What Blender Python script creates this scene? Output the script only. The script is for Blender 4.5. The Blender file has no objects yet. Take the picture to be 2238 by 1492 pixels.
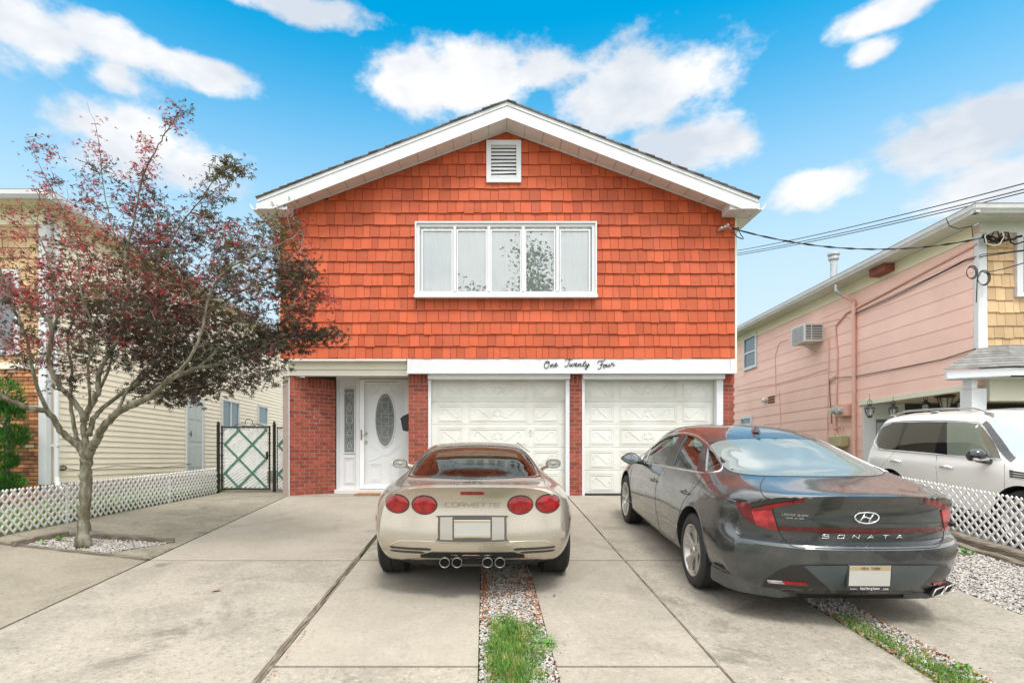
import bpy, bmesh, math, random
import numpy as np
from mathutils import Vector, Matrix, Euler
from mathutils.bvhtree import BVHTree
from mathutils.geometry import delaunay_2d_cdt

scene = bpy.context.scene
R = math.radians
PI = math.pi
# ------------------------------------------------------------------ camera
FPX = 1243.0                       # focal length in pixels of the 2238 px wide photograph (20 mm)
VPX, VPY = 1060.0, 1000.0          # level line of sight in that photograph
CAMZ = 0.69
cam_data = bpy.data.cameras.new("camera")
cam_data.sensor_width = 36.0
cam_data.lens = 36.0 * FPX / 2238.0
cam_data.shift_x = (1119.0 - VPX) / 2238.0
cam_data.shift_y = (VPY - 746.0) / 2238.0
cam_data.clip_start = 0.05
cam_data.clip_end = 2000.0
cam = bpy.data.objects.new("camera", cam_data)
cam.location = (0, 0, CAMZ)
cam.rotation_euler = (R(90), 0, 0)
scene.collection.objects.link(cam)
scene.camera = cam

# ------------------------------------------------------------------ exposure
scene.view_settings.view_transform = 'Standard'
scene.view_settings.look = 'None'
scene.view_settings.exposure = 1.05
scene.view_settings.gamma = 1.0
SUN_EL, SUN_AZ = R(62), R(166)     # azimuth measured clockwise from +Y: behind the camera, a little to the left

# ------------------------------------------------------------------ sun
sl = bpy.data.lights.new("sun", 'SUN')
sl.energy = 1.3
sl.angle = R(15)
sl.color = (1.0, 0.955, 0.89)
so = bpy.data.objects.new("sun", sl)
sd = Vector((math.sin(SUN_AZ) * math.cos(SUN_EL), math.cos(SUN_AZ) * math.cos(SUN_EL), math.sin(SUN_EL)))
so.rotation_euler = (-sd).to_track_quat('-Z', 'Y').to_euler()
so.location = sd * 60
scene.collection.objects.link(so)

# ------------------------------------------------------------------ world: Nishita sky with drifting cloud
world = bpy.data.worlds.new("World")
scene.world = world
world.use_nodes = True
def build_world():
    nt = world.node_tree; N = nt.nodes; L = nt.links
    N.clear()
    def math_(op, a, b=None, c=None, clamp=False):
        n = N.new('ShaderNodeMath'); n.operation = op; n.use_clamp = clamp
        for i, v in enumerate((a, b, c)):
            if v is None: continue
            if isinstance(v, (int, float)): n.inputs[i].default_value = v
            else: L.new(v, n.inputs[i])
        return n.outputs[0]
    out = N.new('ShaderNodeOutputWorld'); bg = N.new('ShaderNodeBackground')
    sky = N.new('ShaderNodeTexSky'); sky.sky_type = 'NISHITA'; sky.sun_disc = False
    sky.sun_elevation = SUN_EL; sky.sun_rotation = SUN_AZ
    sky.altitude = 0; sky.air_density = 1.0; sky.dust_density = 0.6; sky.ozone_density = 1.6
    tc = N.new('ShaderNodeTexCoord'); sep = N.new('ShaderNodeSeparateXYZ'); L.new(tc.outputs['Generated'], sep.inputs[0])
    X, Y, Z = sep.outputs
    az = math_('ARCTAN2', X, Y)
    hor = math_('SQRT', math_('ADD', math_('MULTIPLY', X, X), math_('MULTIPLY', Y, Y)))
    el = math_('ARCTAN2', Z, hor)
    # billow noise in sky directions
    def noise(scale, detail, rough, off, stretch=2.0):
        mp = N.new('ShaderNodeMapping'); mp.inputs['Location'].default_value = off
        mp.inputs['Scale'].default_value = (1, 1, stretch)
        L.new(tc.outputs['Generated'], mp.inputs[0])
        n = N.new('ShaderNodeTexNoise'); n.inputs['Scale'].default_value = scale
        n.inputs['Detail'].default_value = detail; n.inputs['Roughness'].default_value = rough
        L.new(mp.outputs[0], n.inputs['Vector']); return n.outputs['Fac']
    n1 = noise(5.5, 8, 0.56, (3.1, 1.7, 0.4)); n2 = noise(17, 6, 0.6, (0.3, 5.2, 2.0), 1.6)
    nn = math_('SUBTRACT', math_('ADD', math_('MULTIPLY', n1, 0.6), math_('MULTIPLY', n2, 0.4)), 0.5)
    # cloud banks: centre (azimuth, elevation), radii, weight
    banks = []
    def bank(px, py, rx, ry, w=1.0):
        dx, dz = (px - VPX) / FPX, (VPY - py) / FPX
        a = math.atan2(dx, 1); e = math.atan2(dz, math.hypot(1, dx))
        k = math.cos(a)
        banks.append((a, e, max(.02, 1.08 * rx / FPX * k * k), max(.02, 1.08 * ry / FPX * k * math.cos(e) ** 2), w))
    for b in CLOUDS: bank(*b)
    dens = None
    wob = math_('MULTIPLY', nn, 0.16)
    for a, e, ra, re, w in banks:
        da = math_('DIVIDE', math_('SUBTRACT', az, a), ra)
        de = math_('DIVIDE', math_('SUBTRACT', el, e), re)
        r2 = math_('SQRT', math_('ADD', math_('MULTIPLY', da, da), math_('MULTIPLY', de, de)))
        d = math_('MULTIPLY', math_('SUBTRACT', 1.0, r2), w)
        dens = d if dens is None else math_('SMOOTH_MAX', dens, d, 0.25)
    dens = math_('ADD', dens, math_('MULTIPLY', nn, 3.0))
    mr = N.new('ShaderNodeMapRange'); mr.interpolation_type = 'SMOOTHSTEP'
    mr.inputs['From Min'].default_value = -0.12; mr.inputs['From Max'].default_value = 0.44
    L.new(dens, mr.inputs['Value'])
    front = mr.outputs[0]
    # bright cloud deck added out of view, for fill light and white reflections
    mb = N.new('ShaderNodeMapRange'); mb.interpolation_type = 'SMOOTHSTEP'
    mb.inputs['From Min'].default_value = 0.80; mb.inputs['From Max'].default_value = 1.15
    L.new(math_('ADD', math_('ABSOLUTE', az), math_('MULTIPLY', nn, 0.06)), mb.inputs['Value'])
    mz = N.new('ShaderNodeMapRange'); mz.interpolation_type = 'SMOOTHSTEP'
    mz.inputs['From Min'].default_value = 0.86; mz.inputs['From Max'].default_value = 1.02    # the added deck starts just above the view
    L.new(math_('ADD', math_('DIVIDE', Z, math_('MAXIMUM', Y, 0.01)), math_('MULTIPLY', nn, 0.15)), mz.inputs['Value'])
    back = math_('MULTIPLY', math_('MAXIMUM', mb.outputs[0], mz.outputs[0]), math_('ADD', 0.88, math_('MULTIPLY', nn, 1.2)), clamp=True)
    # haze towards the horizon
    hz = N.new('ShaderNodeMapRange'); hz.interpolation_type = 'SMOOTHSTEP'
    hz.inputs['From Min'].default_value = 0.66; hz.inputs['From Max'].default_value = 0.20
    L.new(el, hz.inputs['Value'])
    hazef = math_('MULTIPLY', hz.outputs[0], 0.93)
    hs = N.new('ShaderNodeHueSaturation'); hs.inputs['Saturation'].default_value = SKY_SAT
    hs.inputs['Value'].default_value = SKY_VAL; hs.inputs['Hue'].default_value = SKY_HUE
    L.new(sky.outputs[0], hs.inputs['Color'])
    def mix(f, a, b):
        m = N.new('ShaderNodeMix'); m.data_type = 'RGBA'
        if isinstance(f, (int, float)): m.inputs[0].default_value = f
        else: L.new(f, m.inputs[0])
        for i, v in ((6, a), (7, b)):
            if isinstance(v, tuple): m.inputs[i].default_value = (*v, 1)
            else: L.new(v, m.inputs[i])
        return m.outputs[2]
    S = 1.0 / WORLD_STRENGTH
    c = mix(hazef, hs.outputs[0], tuple(v * S for v in HAZE_COL))
    # cloud shading: whiter rims, faintly blue-grey bodies
    shade = N.new('ShaderNodeMapRange'); shade.inputs['From Min'].default_value = 0.40; shade.inputs['From Max'].default_value = 0.58
    L.new(noise(4.0, 5, 0.55, (7.7, 2.2, 9.1)), shade.inputs['Value'])
    cc = mix(shade.outputs[0], tuple(v * S for v in CLOUD_LO), tuple(v * S for v in CLOUD_HI))
    c = mix(front, c, cc)
    dk = N.new('ShaderNodeVectorMath'); dk.operation = 'SCALE'; dk.inputs[0].default_value = tuple(v * S for v in FILL_DECK_COL)
    L.new(math_('ADD', 0.78, math_('MULTIPLY', math_('MAXIMUM', Z, 0.0), 0.50)), dk.inputs['Scale'])     # the added deck is brightest overhead
    c = mix(back, c, dk.outputs[0])
    L.new(c, bg.inputs['Color']); bg.inputs['Strength'].default_value = WORLD_STRENGTH
    L.new(bg.outputs[0], out.inputs['Surface'])
WORLD_STRENGTH = 0.10
SKY_VAL = 1.38
SKY_SAT, SKY_HUE = 2.9, 0.472
HAZE_COL = (0.36, 0.43, 0.47)
CLOUD_HI = (0.50, 0.50, 0.505)
CLOUD_LO = (0.335, 0.37, 0.415)
FILL_DECK_COL = (1.02, 1.02, 1.02)
CLOUDS = [(60, 60, 150, 90), (250, 90, 170, 50), (430, 150, 150, 45), (620, 10, 160, 40), (250, 170, 70, 30, .8),
          (1000, 190, 170, 75), (1400, 190, 210, 110), (1230, 150, 140, 50, .8), (1500, 320, 160, 70), (1040, 130, 120, 40, .8),
          (290, 310, 140, 80), (430, 360, 120, 60, .9), (1920, 30, 120, 45), (1910, 118, 70, 18, .8), (2150, 270, 230, 85), (2050, 310, 120, 50, .8),
          (1770, 410, 110, 45), (2200, 400, 160, 50, .7)]
build_world()

# ------------------------------------------------------------------ helpers
def px(x, y, D):
    """point at depth D seen at pixel x, y of the photograph"""
    return Vector(((x - VPX) * D / FPX, D, CAMZ + (VPY - y) * D / FPX))

def tag(o, label=None, cat=None, group=None, kind=None):
    if label: o["label"] = label
    if cat: o["category"] = cat
    if group: o["group"] = group
    if kind: o["kind"] = kind
    return o

def thing(name, loc=(0, 0, 0), label=None, cat=None, group=None, rot=None):
    o = bpy.data.objects.new(name, None)
    o.empty_display_size = 0.2
    o.location = loc
    if rot: o.rotation_euler = rot
    scene.collection.objects.link(o)
    return tag(o, label, cat, group)

def root_offset(p):
    v = Vector((0, 0, 0))
    while p is not None:
        v += p.location; p = p.parent
    return v

class MB:
    def __init__(s):
        s.v = []; s.f = []; s.r = []; s.m = []; s.cur = 0
    def add(s, vs, fs, rnd=None, mi=None):
        o = len(s.v)
        s.v.extend([tuple(p) for p in vs])
        for f in fs:
            s.f.append(tuple(i + o for i in f)); s.r.append(random.random() if rnd is None else rnd); s.m.append(s.cur if mi is None else mi)
    def box(s, x0, x1, y0, y1, z0, z1, rnd=None, mi=None):
        vs = [(x, y, z) for z in (z0, z1) for y in (y0, y1) for x in (x0, x1)]
        rnd = random.random() if rnd is None else rnd
        s.add(vs, [(0, 2, 3, 1), (4, 5, 7, 6), (0, 1, 5, 4), (2, 6, 7, 3), (0, 4, 6, 2), (1, 3, 7, 5)], rnd, mi)
    def bbox(s, x0, x1, y0, y1, z0, z1, b=.004, rnd=None, mi=None):
        """box with bevelled edges"""
        bm = bmesh.new(); bmesh.ops.create_cube(bm, size=1)
        for v in bm.verts:
            v.co = Vector(((x0 + x1) / 2 + v.co.x * (x1 - x0), (y0 + y1) / 2 + v.co.y * (y1 - y0), (z0 + z1) / 2 + v.co.z * (z1 - z0)))
        b = min(b, abs(x1 - x0) * .45, abs(y1 - y0) * .45, abs(z1 - z0) * .45)
        bmesh.ops.bevel(bm, geom=bm.edges[:], offset=b, segments=1, affect='EDGES')
        s.bm(bm, rnd, mi)
    def bm(s, bm, rnd=None, mi=None, mat=None):
        bm.verts.index_update()
        rnd = random.random() if rnd is None else rnd
        s.add([(mat @ v.co if mat else v.co) for v in bm.verts], [[v.index for v in f.verts] for f in bm.faces], rnd, mi)
        bm.free()
    def bar(s, p0, p1, w, h, up=(0, 0, 1), rnd=None, mi=None, ext=0):
        """rectangular bar from p0 to p1, w across, h along up"""
        p0 = Vector(p0); p1 = Vector(p1); d = (p1 - p0); l = d.length; d.normalize()
        u = Vector(up); a = d.cross(u)
        if a.length < 1e-5: a = d.cross(Vector((1, 0, 0)))
        a.normalize(); u = a.cross(d).normalized()
        p0 = p0 - d * ext; p1 = p1 + d * ext
        vs = []
        for p in (p0, p1):
            for i, j in ((-1, -1), (1, -1), (1, 1), (-1, 1)):
                vs.append(p + a * (i * w / 2) + u * (j * h / 2))
        rnd = random.random() if rnd is None else rnd
        s.add(vs, [(0, 1, 2, 3), (7, 6, 5, 4), (0, 4, 5, 1), (1, 5, 6, 2), (2, 6, 7, 3), (3, 7, 4, 0)], rnd, mi)
    def tube(s, pts, rad, seg=8, rnd=None, mi=None, cap=True, closed=False):
        pts = [Vector(p) for p in pts]; n = len(pts)
        if isinstance(rad, (int, float)): rad = [rad] * n
        rnd = random.random() if rnd is None else rnd
        vs = []; prev = None
        for i, p in enumerate(pts):
            if closed: d = pts[(i + 1) % n] - pts[i - 1]
            else: d = pts[min(i + 1, n - 1)] - pts[max(i - 1, 0)]
            if d.length < 1e-9: d = Vector((0, 0, 1))
            d.normalize()
            if prev is None:
                a = d.cross(Vector((0, 0, 1)))
                if a.length < 1e-3: a = d.cross(Vector((1, 0, 0)))
            else:
                a = prev - d * prev.dot(d)
                if a.length < 1e-4: a = d.cross(Vector((1, 0, 0)))
            a.normalize(); prev = a; b = d.cross(a)
            for k in range(seg):
                t = 2 * PI * k / seg
                vs.append(p + (a * math.cos(t) + b * math.sin(t)) * rad[i])
        fs = []
        for i in range(n if closed else n - 1):
            j = (i + 1) % n
            for k in range(seg):
                k2 = (k + 1) % seg
                fs.append((i * seg + k, i * seg + k2, j * seg + k2, j * seg + k))
        if cap and not closed:
            fs.append(tuple(range(seg - 1, -1, -1))); fs.append(tuple((n - 1) * seg + k for k in range(seg)))
        s.add(vs, fs, rnd, mi)
    def cyl(s, p0, p1, r, r2=None, seg=16, rnd=None, mi=None):
        s.tube([p0, p1], [r, r if r2 is None else r2], seg, rnd, mi)
    def lathe(s, prof, origin=(0, 0, 0), axis='z', seg=20, rnd=None, mi=None, cap=True):
        """prof: list of (radius, height along the axis)"""
        o = Vector(origin); vs = []
        for r, h in prof:
            for k in range(seg):
                t = 2 * PI * k / seg; a, b = r * math.cos(t), r * math.sin(t)
                vs.append(o + {'z': Vector((a, b, h)), 'y': Vector((a, h, -b)), 'x': Vector((h, a, b))}[axis])
        fs = []
        for i in range(len(prof) - 1):
            for k in range(seg):
                k2 = (k + 1) % seg
                fs.append((i * seg + k, i * seg + k2, (i + 1) * seg + k2, (i + 1) * seg + k))
        if cap:
            if prof[0][0] > 1e-5: fs.append(tuple(range(seg - 1, -1, -1)))
            if prof[-1][0] > 1e-5: fs.append(tuple((len(prof) - 1) * seg + k for k in range(seg)))
        s.add(vs, fs, random.random() if rnd is None else rnd, mi)
    def sphere(s, c, r, u=12, v=8, sc=(1, 1, 1), rnd=None, mi=None):
        prof = [(max(1e-4, r * math.sin(PI * i / v)), -r * math.cos(PI * i / v)) for i in range(v + 1)]
        o = len(s.v); s.lathe(prof, (0, 0, 0), 'z', u, rnd, mi, cap=False)
        for i in range(o, len(s.v)):
            p = s.v[i]; s.v[i] = (p[0] * sc[0] + c[0], p[1] * sc[1] + c[1], p[2] * sc[2] + c[2])
    def prism(s, poly, d, rnd=None, mi=None):
        """closed prism: 3D polygon extruded by vector d"""
        n = len(poly); d = Vector(d); poly = [Vector(p) for p in poly]
        nrm = Vector((0, 0, 0))
        for i in range(n): nrm += poly[i].cross(poly[(i + 1) % n])
        if nrm.dot(d) > 0: poly = poly[::-1]
        vs = poly + [p + d for p in poly]
        fs = [tuple(range(n)), tuple(range(2 * n - 1, n - 1, -1))] + [(i, i + n, (i + 1) % n + n, (i + 1) % n) for i in range(n)]
        s.add(vs, fs, random.random() if rnd is None else rnd, mi)
    def frame(s, x0, x1, z0, z1, y0, y1, w, rnd=0.5, mi=None, wb=None):
        """picture frame in the xz plane, butted corners"""
        wb = w if wb is None else wb
        s.box(x0, x1, y0, y1, z1 - w, z1, rnd, mi); s.box(x0, x1, y0, y1, z0, z0 + wb, rnd, mi)
        s.box(x0, x0 + w, y0, y1, z0 + wb, z1 - w, rnd, mi); s.box(x1 - w, x1, y0, y1, z0 + wb, z1 - w, rnd, mi)
    def xf(s, M, start=0):
        for i in range(start, len(s.v)): s.v[i] = tuple(M @ Vector(s.v[i]))
    def build(s, name, mat, parent=None, smooth=False, local=False, angle=None):
        me = bpy.data.meshes.new(name)
        off = Vector((0, 0, 0)) if (local or parent is None) else root_offset(parent)
        vs = np.array(s.v, dtype=np.float64).reshape(-1, 3) - np.array(off)
        lens = np.array([len(f) for f in s.f], dtype=np.int32)
        loops = np.fromiter((i for f in s.f for i in f), dtype=np.int32)
        me.vertices.add(len(vs)); me.vertices.foreach_set("co", vs.ravel().astype(np.float32))
        me.loops.add(len(loops)); me.loops.foreach_set("vertex_index", loops)
        me.polygons.add(len(lens))
        me.polygons.foreach_set("loop_start", np.concatenate(([0], np.cumsum(lens)[:-1])).astype(np.int32))
        me.polygons.foreach_set("loop_total", lens)
        mats = mat if isinstance(mat, (list, tuple)) else [mat]
        for m in mats: me.materials.append(m)
        me.update(calc_edges=True)
        me.polygons.foreach_set("material_index", np.array(s.m, dtype=np.int32))
        a = me.attributes.new("rnd", 'FLOAT', 'FACE'); a.data.foreach_set("value", np.array(s.r, dtype=np.float32))
        me.polygons.foreach_set("use_smooth", np.full(len(lens), bool(smooth or angle), dtype=bool))
        if smooth or angle:
            if angle: me.set_sharp_from_angle(angle=R(angle))
        me.validate(); me.update()
        o = bpy.data.objects.new(name, me)
        scene.collection.objects.link(o)
        if parent is not None: o.parent = parent
        return o

def np_mesh(name, V, F, mat, rnd=None, parent=None, smooth=False, mi=None):
    """many copies of one small form in one mesh. V: (N, k, 3) points, F: (m, c) faces of one form"""
    N, k, _ = V.shape; F = np.asarray(F); m, c = F.shape
    me = bpy.data.meshes.new(name)
    off = root_offset(parent) if parent is not None else Vector((0, 0, 0))
    me.vertices.add(N * k); me.vertices.foreach_set("co", (V.reshape(-1, 3) - np.array(off)).ravel().astype(np.float32))
    L = (F[None] + (np.arange(N) * k)[:, None, None]).reshape(-1).astype(np.int32)
    me.loops.add(len(L)); me.loops.foreach_set("vertex_index", L)
    me.polygons.add(N * m); me.polygons.foreach_set("loop_start", (np.arange(N * m) * c).astype(np.int32))
    me.polygons.foreach_set("loop_total", np.full(N * m, c, dtype=np.int32))
    for q in (mat if isinstance(mat, (list, tuple)) else [mat]): me.materials.append(q)
    me.update(calc_edges=True)
    me.polygons.foreach_set("use_smooth", np.full(N * m, smooth, dtype=bool))
    if mi is not None: me.polygons.foreach_set("material_index", np.repeat(np.asarray(mi), m).astype(np.int32))
    a = me.attributes.new("rnd", 'FLOAT', 'FACE')
    r = np.random.rand(N) if rnd is None else np.asarray(rnd)
    a.data.foreach_set("value", np.repeat(r, m).astype(np.float32))
    o = bpy.data.objects.new(name, me); scene.collection.objects.link(o)
    if parent is not None: o.parent = parent
    return o
def rotmats(yaw, pitch, roll):
    cy, sy, cp, sp, cr, sr = np.cos(yaw), np.sin(yaw), np.cos(pitch), np.sin(pitch), np.cos(roll), np.sin(roll)
    z = np.zeros_like(cy); o = np.ones_like(cy)
    Rz = np.stack([cy, -sy, z, sy, cy, z, z, z, o], -1).reshape(-1, 3, 3)
    Rx = np.stack([o, z, z, z, cp, -sp, z, sp, cp], -1).reshape(-1, 3, 3)
    Ry = np.stack([cr, z, sr, z, o, z, -sr, z, cr], -1).reshape(-1, 3, 3)
    return Rz @ Rx @ Ry
def place(base, P, Rm, S):
    """base (k,3) -> (N,k,3)"""
    return np.einsum('nij,nkj->nki', Rm, base[None] * S[:, None, :]) + P[:, None, :]

def children(o): return [c for c in scene.objects if c.parent == o]
def copy_tree(o, parent=None, kids=None):
    c = o.copy(); scene.collection.objects.link(c)
    if parent is not None: c.parent = parent
    for ch in children(o):
        if ch is c: continue
        copy_tree(ch, c)
    return c

# ------------------------------------------------------------------ materials
MATS = {}
def hexs(r, g, b):
    f = lambda c: ((c / 255) / 12.92 if c / 255 <= .04045 else ((c / 255 + .055) / 1.055) ** 2.4)
    return (f(r), f(g), f(b))
class NT:
    def __init__(s, m):
        s.t = m.node_tree; s.N = s.t.nodes; s.L = s.t.links
    def n(s, typ, **kw):
        nd = s.N.new(typ)
        for k, v in kw.items(): setattr(nd, k, v)
        return nd
    def set(s, sock, v):
        if isinstance(v, bpy.types.NodeSocket): s.L.new(v, sock)
        elif isinstance(v, tuple) and len(v) == 3 and sock.type == 'RGBA': sock.default_value = (*v, 1)
        else: sock.default_value = v
    def math(s, op, a, b=0.0, clamp=False):
        nd = s.n('ShaderNodeMath', operation=op, use_clamp=clamp); s.set(nd.inputs[0], a); s.set(nd.inputs[1], b); return nd.outputs[0]
    def mix(s, f, a, b, blend='MIX'):
        nd = s.n('ShaderNodeMix', data_type='RGBA', blend_type=blend); s.set(nd.inputs[0], f); s.set(nd.inputs[6], a); s.set(nd.inputs[7], b); return nd.outputs[2]
    def coord(s, kind='Object', scale=(1, 1, 1), rot=(0, 0, 0), loc=(0, 0, 0)):
        c = s.n('ShaderNodeTexCoord'); m = s.n('ShaderNodeMapping')
        m.inputs['Scale'].default_value = scale; m.inputs['Rotation'].default_value = rot; m.inputs['Location'].default_value = loc
        s.L.new(c.outputs[kind], m.inputs[0]); return m.outputs[0]
    def noise(s, vec, scale, detail=4, rough=.55, dist=0):
        nd = s.n('ShaderNodeTexNoise'); s.set(nd.inputs['Vector'], vec); nd.inputs['Scale'].default_value = scale
        nd.inputs['Detail'].default_value = detail; nd.inputs['Roughness'].default_value = rough; nd.inputs['Distortion'].default_value = dist
        return nd.outputs['Fac']
    def ramp(s, v, lo, hi, a=0.0, b=1.0, smooth=True):
        nd = s.n('ShaderNodeMapRange', interpolation_type='SMOOTHSTEP' if smooth else 'LINEAR')
        s.set(nd.inputs['Value'], v); nd.inputs['From Min'].default_value = lo; nd.inputs['From Max'].default_value = hi
        nd.inputs['To Min'].default_value = a; nd.inputs['To Max'].default_value = b; return nd.outputs[0]
    def attr(s, name='rnd'):
        nd = s.n('ShaderNodeAttribute'); nd.attribute_name = name; return nd.outputs['Fac']
    def bump(s, h, strength=.3, dist=.01):
        nd = s.n('ShaderNodeBump'); nd.inputs['Strength'].default_value = strength; nd.inputs['Distance'].default_value = dist
        s.set(nd.inputs['Height'], h); return nd.outputs[0]
def new_mat(name):
    m = bpy.data.materials.new(name); m.use_nodes = True
    t = NT(m); p = t.N['Principled BSDF']; return m, t, p
def pm(name, col, rough=.5, metal=0, var=.12, vscale=4, bump=0, bscale=60, bdist=.004, rnd=0, coat=0, spec=.5, col2=None, c2s=(.45, .65), c2scale=3, stretch=(1, 1, 1), rough_var=0):
    """plain surface with soft tone variation, fine bump and a per-piece tone"""
    if name in MATS: return MATS[name]
    m, t, p = new_mat(name)
    vec = t.coord(scale=stretch)
    c = col
    if col2: c = t.mix(t.ramp(t.noise(vec, c2scale, 6, .6), *c2s), col, col2)
    if var:
        f = t.ramp(t.noise(vec, vscale, 5, .6), .25, .75, 1 - var, 1 + var, False)
        v = t.n('ShaderNodeVectorMath', operation='SCALE'); t.set(v.inputs[0], c if not isinstance(c, tuple) else c); t.set(v.inputs['Scale'], f)
        c = v.outputs[0]
    if rnd:
        f = t.ramp(t.attr(), 0, 1, 1 - rnd, 1 + rnd, False)
        v = t.n('ShaderNodeVectorMath', operation='SCALE'); t.set(v.inputs[0], c); t.set(v.inputs['Scale'], f); c = v.outputs[0]
    t.set(p.inputs['Base Color'], c)
    if rough_var: t.set(p.inputs['Roughness'], t.ramp(t.noise(vec, vscale * 3, 5), .3, .7, rough - rough_var, rough + rough_var, False))
    else: p.inputs['Roughness'].default_value = rough
    p.inputs['Metallic'].default_value = metal
    p.inputs['Coat Weight'].default_value = coat; p.inputs['Coat Roughness'].default_value = .03
    p.inputs['Specular IOR Level'].default_value = spec
    if bump: t.L.new(t.bump(t.noise(vec, bscale, 5, .6), bump, bdist), p.inputs['Normal'])
    MATS[name] = m
    return m
def glass(name, tint=(.75, .86, .84), trans=.75, refl_rough=.02, ior=1.5, boost=1.0, dust_or_sheen=0.0):
    """thin sheet: tinted transparency plus a Fresnel mirror"""
    m = bpy.data.materials.new(name); m.use_nodes = True; t = NT(m); t.N.clear()
    out = t.n('ShaderNodeOutputMaterial'); tr = t.n('ShaderNodeBsdfTransparent'); gl = t.n('ShaderNodeBsdfGlossy'); mx = t.n('ShaderNodeMixShader')
    tr.inputs[0].default_value = (*[c * trans for c in tint], 1); gl.inputs['Roughness'].default_value = refl_rough
    fr = t.n('ShaderNodeFresnel'); ge = t.n('ShaderNodeNewGeometry')
    t.L.new(t.math('ADD', ior, t.math('MULTIPLY', ge.outputs['Backfacing'], 1 / ior - ior)), fr.inputs[0])   # a sheet mirrors alike from both sides
    t.L.new(t.math('MULTIPLY', fr.outputs[0], boost, True), mx.inputs[0]); 
    base = tr.outputs[0]
    if dust_or_sheen:       # pale veil painted into the pane in place of reflected white sky
        df = t.n('ShaderNodeBsdfDiffuse'); df.inputs[0].default_value = (.60, .70, .68, 1); m2 = t.n('ShaderNodeMixShader'); m2.inputs[0].default_value = dust_or_sheen
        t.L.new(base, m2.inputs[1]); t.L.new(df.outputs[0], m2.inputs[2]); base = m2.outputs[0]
    t.L.new(base, mx.inputs[1]); t.L.new(gl.outputs[0], mx.inputs[2])
    t.L.new(mx.outputs[0], out.inputs[0]); return m
# ------------------------------------------------------------------ ground
def clamp(v, a=0.0, b=1.0): return max(a, min(b, v))
def gz(x, d):
    """height of the ground: the drive climbs to the garages, the left side strip is flatter, the right neighbour lies lower"""
    dm = clamp(d, -1.0, 10.45)
    z = -.094 * (10.45 - dm)
    dl = clamp(d, 6.3, 14)
    zf = -.03 - .03 * (11.3 - dl)
    diff = zf - (-.094 * (10.45 - clamp(d, 6.3, 10.45)))
    if d < 6.3: diff *= clamp((d - 1.5) / 4.8)
    z += diff * clamp((-3.61 - x) / 1.79)
    if x > 5.6: z -= .2 * clamp((x - 5.6) / .4) * clamp((d - 1.5) / 4)
    return z

def resample(poly, step):
    out = []
    for i, p in enumerate(poly):
        q = poly[(i + 1) % len(poly)]; n = max(1, int(math.ceil(math.dist(p, q) / step)))
        for k in range(n): out.append((p[0] + (q[0] - p[0]) * k / n, p[1] + (q[1] - p[1]) * k / n))
    return out
def inside(p, poly):
    x, y = p; c = False
    for i in range(len(poly)):
        x0, y0 = poly[i - 1]; x1, y1 = poly[i]
        if (y0 > y) != (y1 > y) and x < (x1 - x0) * (y - y0) / (y1 - y0) + x0: c = not c
    return c
def fill2d(poly, step, bstep=None):
    """polygon -> (points, triangles, number of boundary points)"""
    b = resample(poly, bstep or step); n = len(b)
    xs = [p[0] for p in b]; ys = [p[1] for p in b]
    pts = list(b); m = step * .45
    def near(p):
        for i in range(len(poly)):
            a, c = poly[i - 1], poly[i]; dx, dy = c[0] - a[0], c[1] - a[1]; l2 = dx * dx + dy * dy
            t = clamp(((p[0] - a[0]) * dx + (p[1] - a[1]) * dy) / l2) if l2 else 0
            if (p[0] - a[0] - dx * t) ** 2 + (p[1] - a[1] - dy * t) ** 2 < m * m: return True
        return False
    x = min(xs) + step / 2
    while x < max(xs):
        y = min(ys) + step / 2
        while y < max(ys):
            if inside((x, y), poly) and not near((x, y)): pts.append((x, y))
            y += step
        x += step
    r = delaunay_2d_cdt([Vector(p) for p in pts], [(i, (i + 1) % n) for i in range(n)], [list(range(n))], 1, 1e-6)
    return [tuple(v) for v in r[0]], [tuple(f) for f in r[2]], n
def slab(mb, poly, top=0.0, thick=.08, step=.4, zf=gz, rnd=None):
    v, f, n = fill2d(poly, step)
    rnd = random.random() if rnd is None else rnd
    P = [(x, y, zf(x, y) + top) for x, y in v]
    f2 = []
    for t in f:
        a, b, c = (Vector(P[i]) for i in t)
        f2.append(t if (b - a).cross(c - a).z > 0 else t[::-1])
    mb.add(P, f2, rnd)
    b = resample(poly, step)
    area = sum(b[i - 1][0] * b[i][1] - b[i][0] * b[i - 1][1] for i in range(len(b)))
    if area < 0: b = b[::-1]
    T = [(x, y, zf(x, y) + top) for x, y in b]; B = [(x, y, z - thick) for x, y, z in T]; k = len(b)
    mb.add(T + B, [(i, i + k, (i + 1) % k + k, (i + 1) % k) for i in range(k)], rnd)

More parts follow.
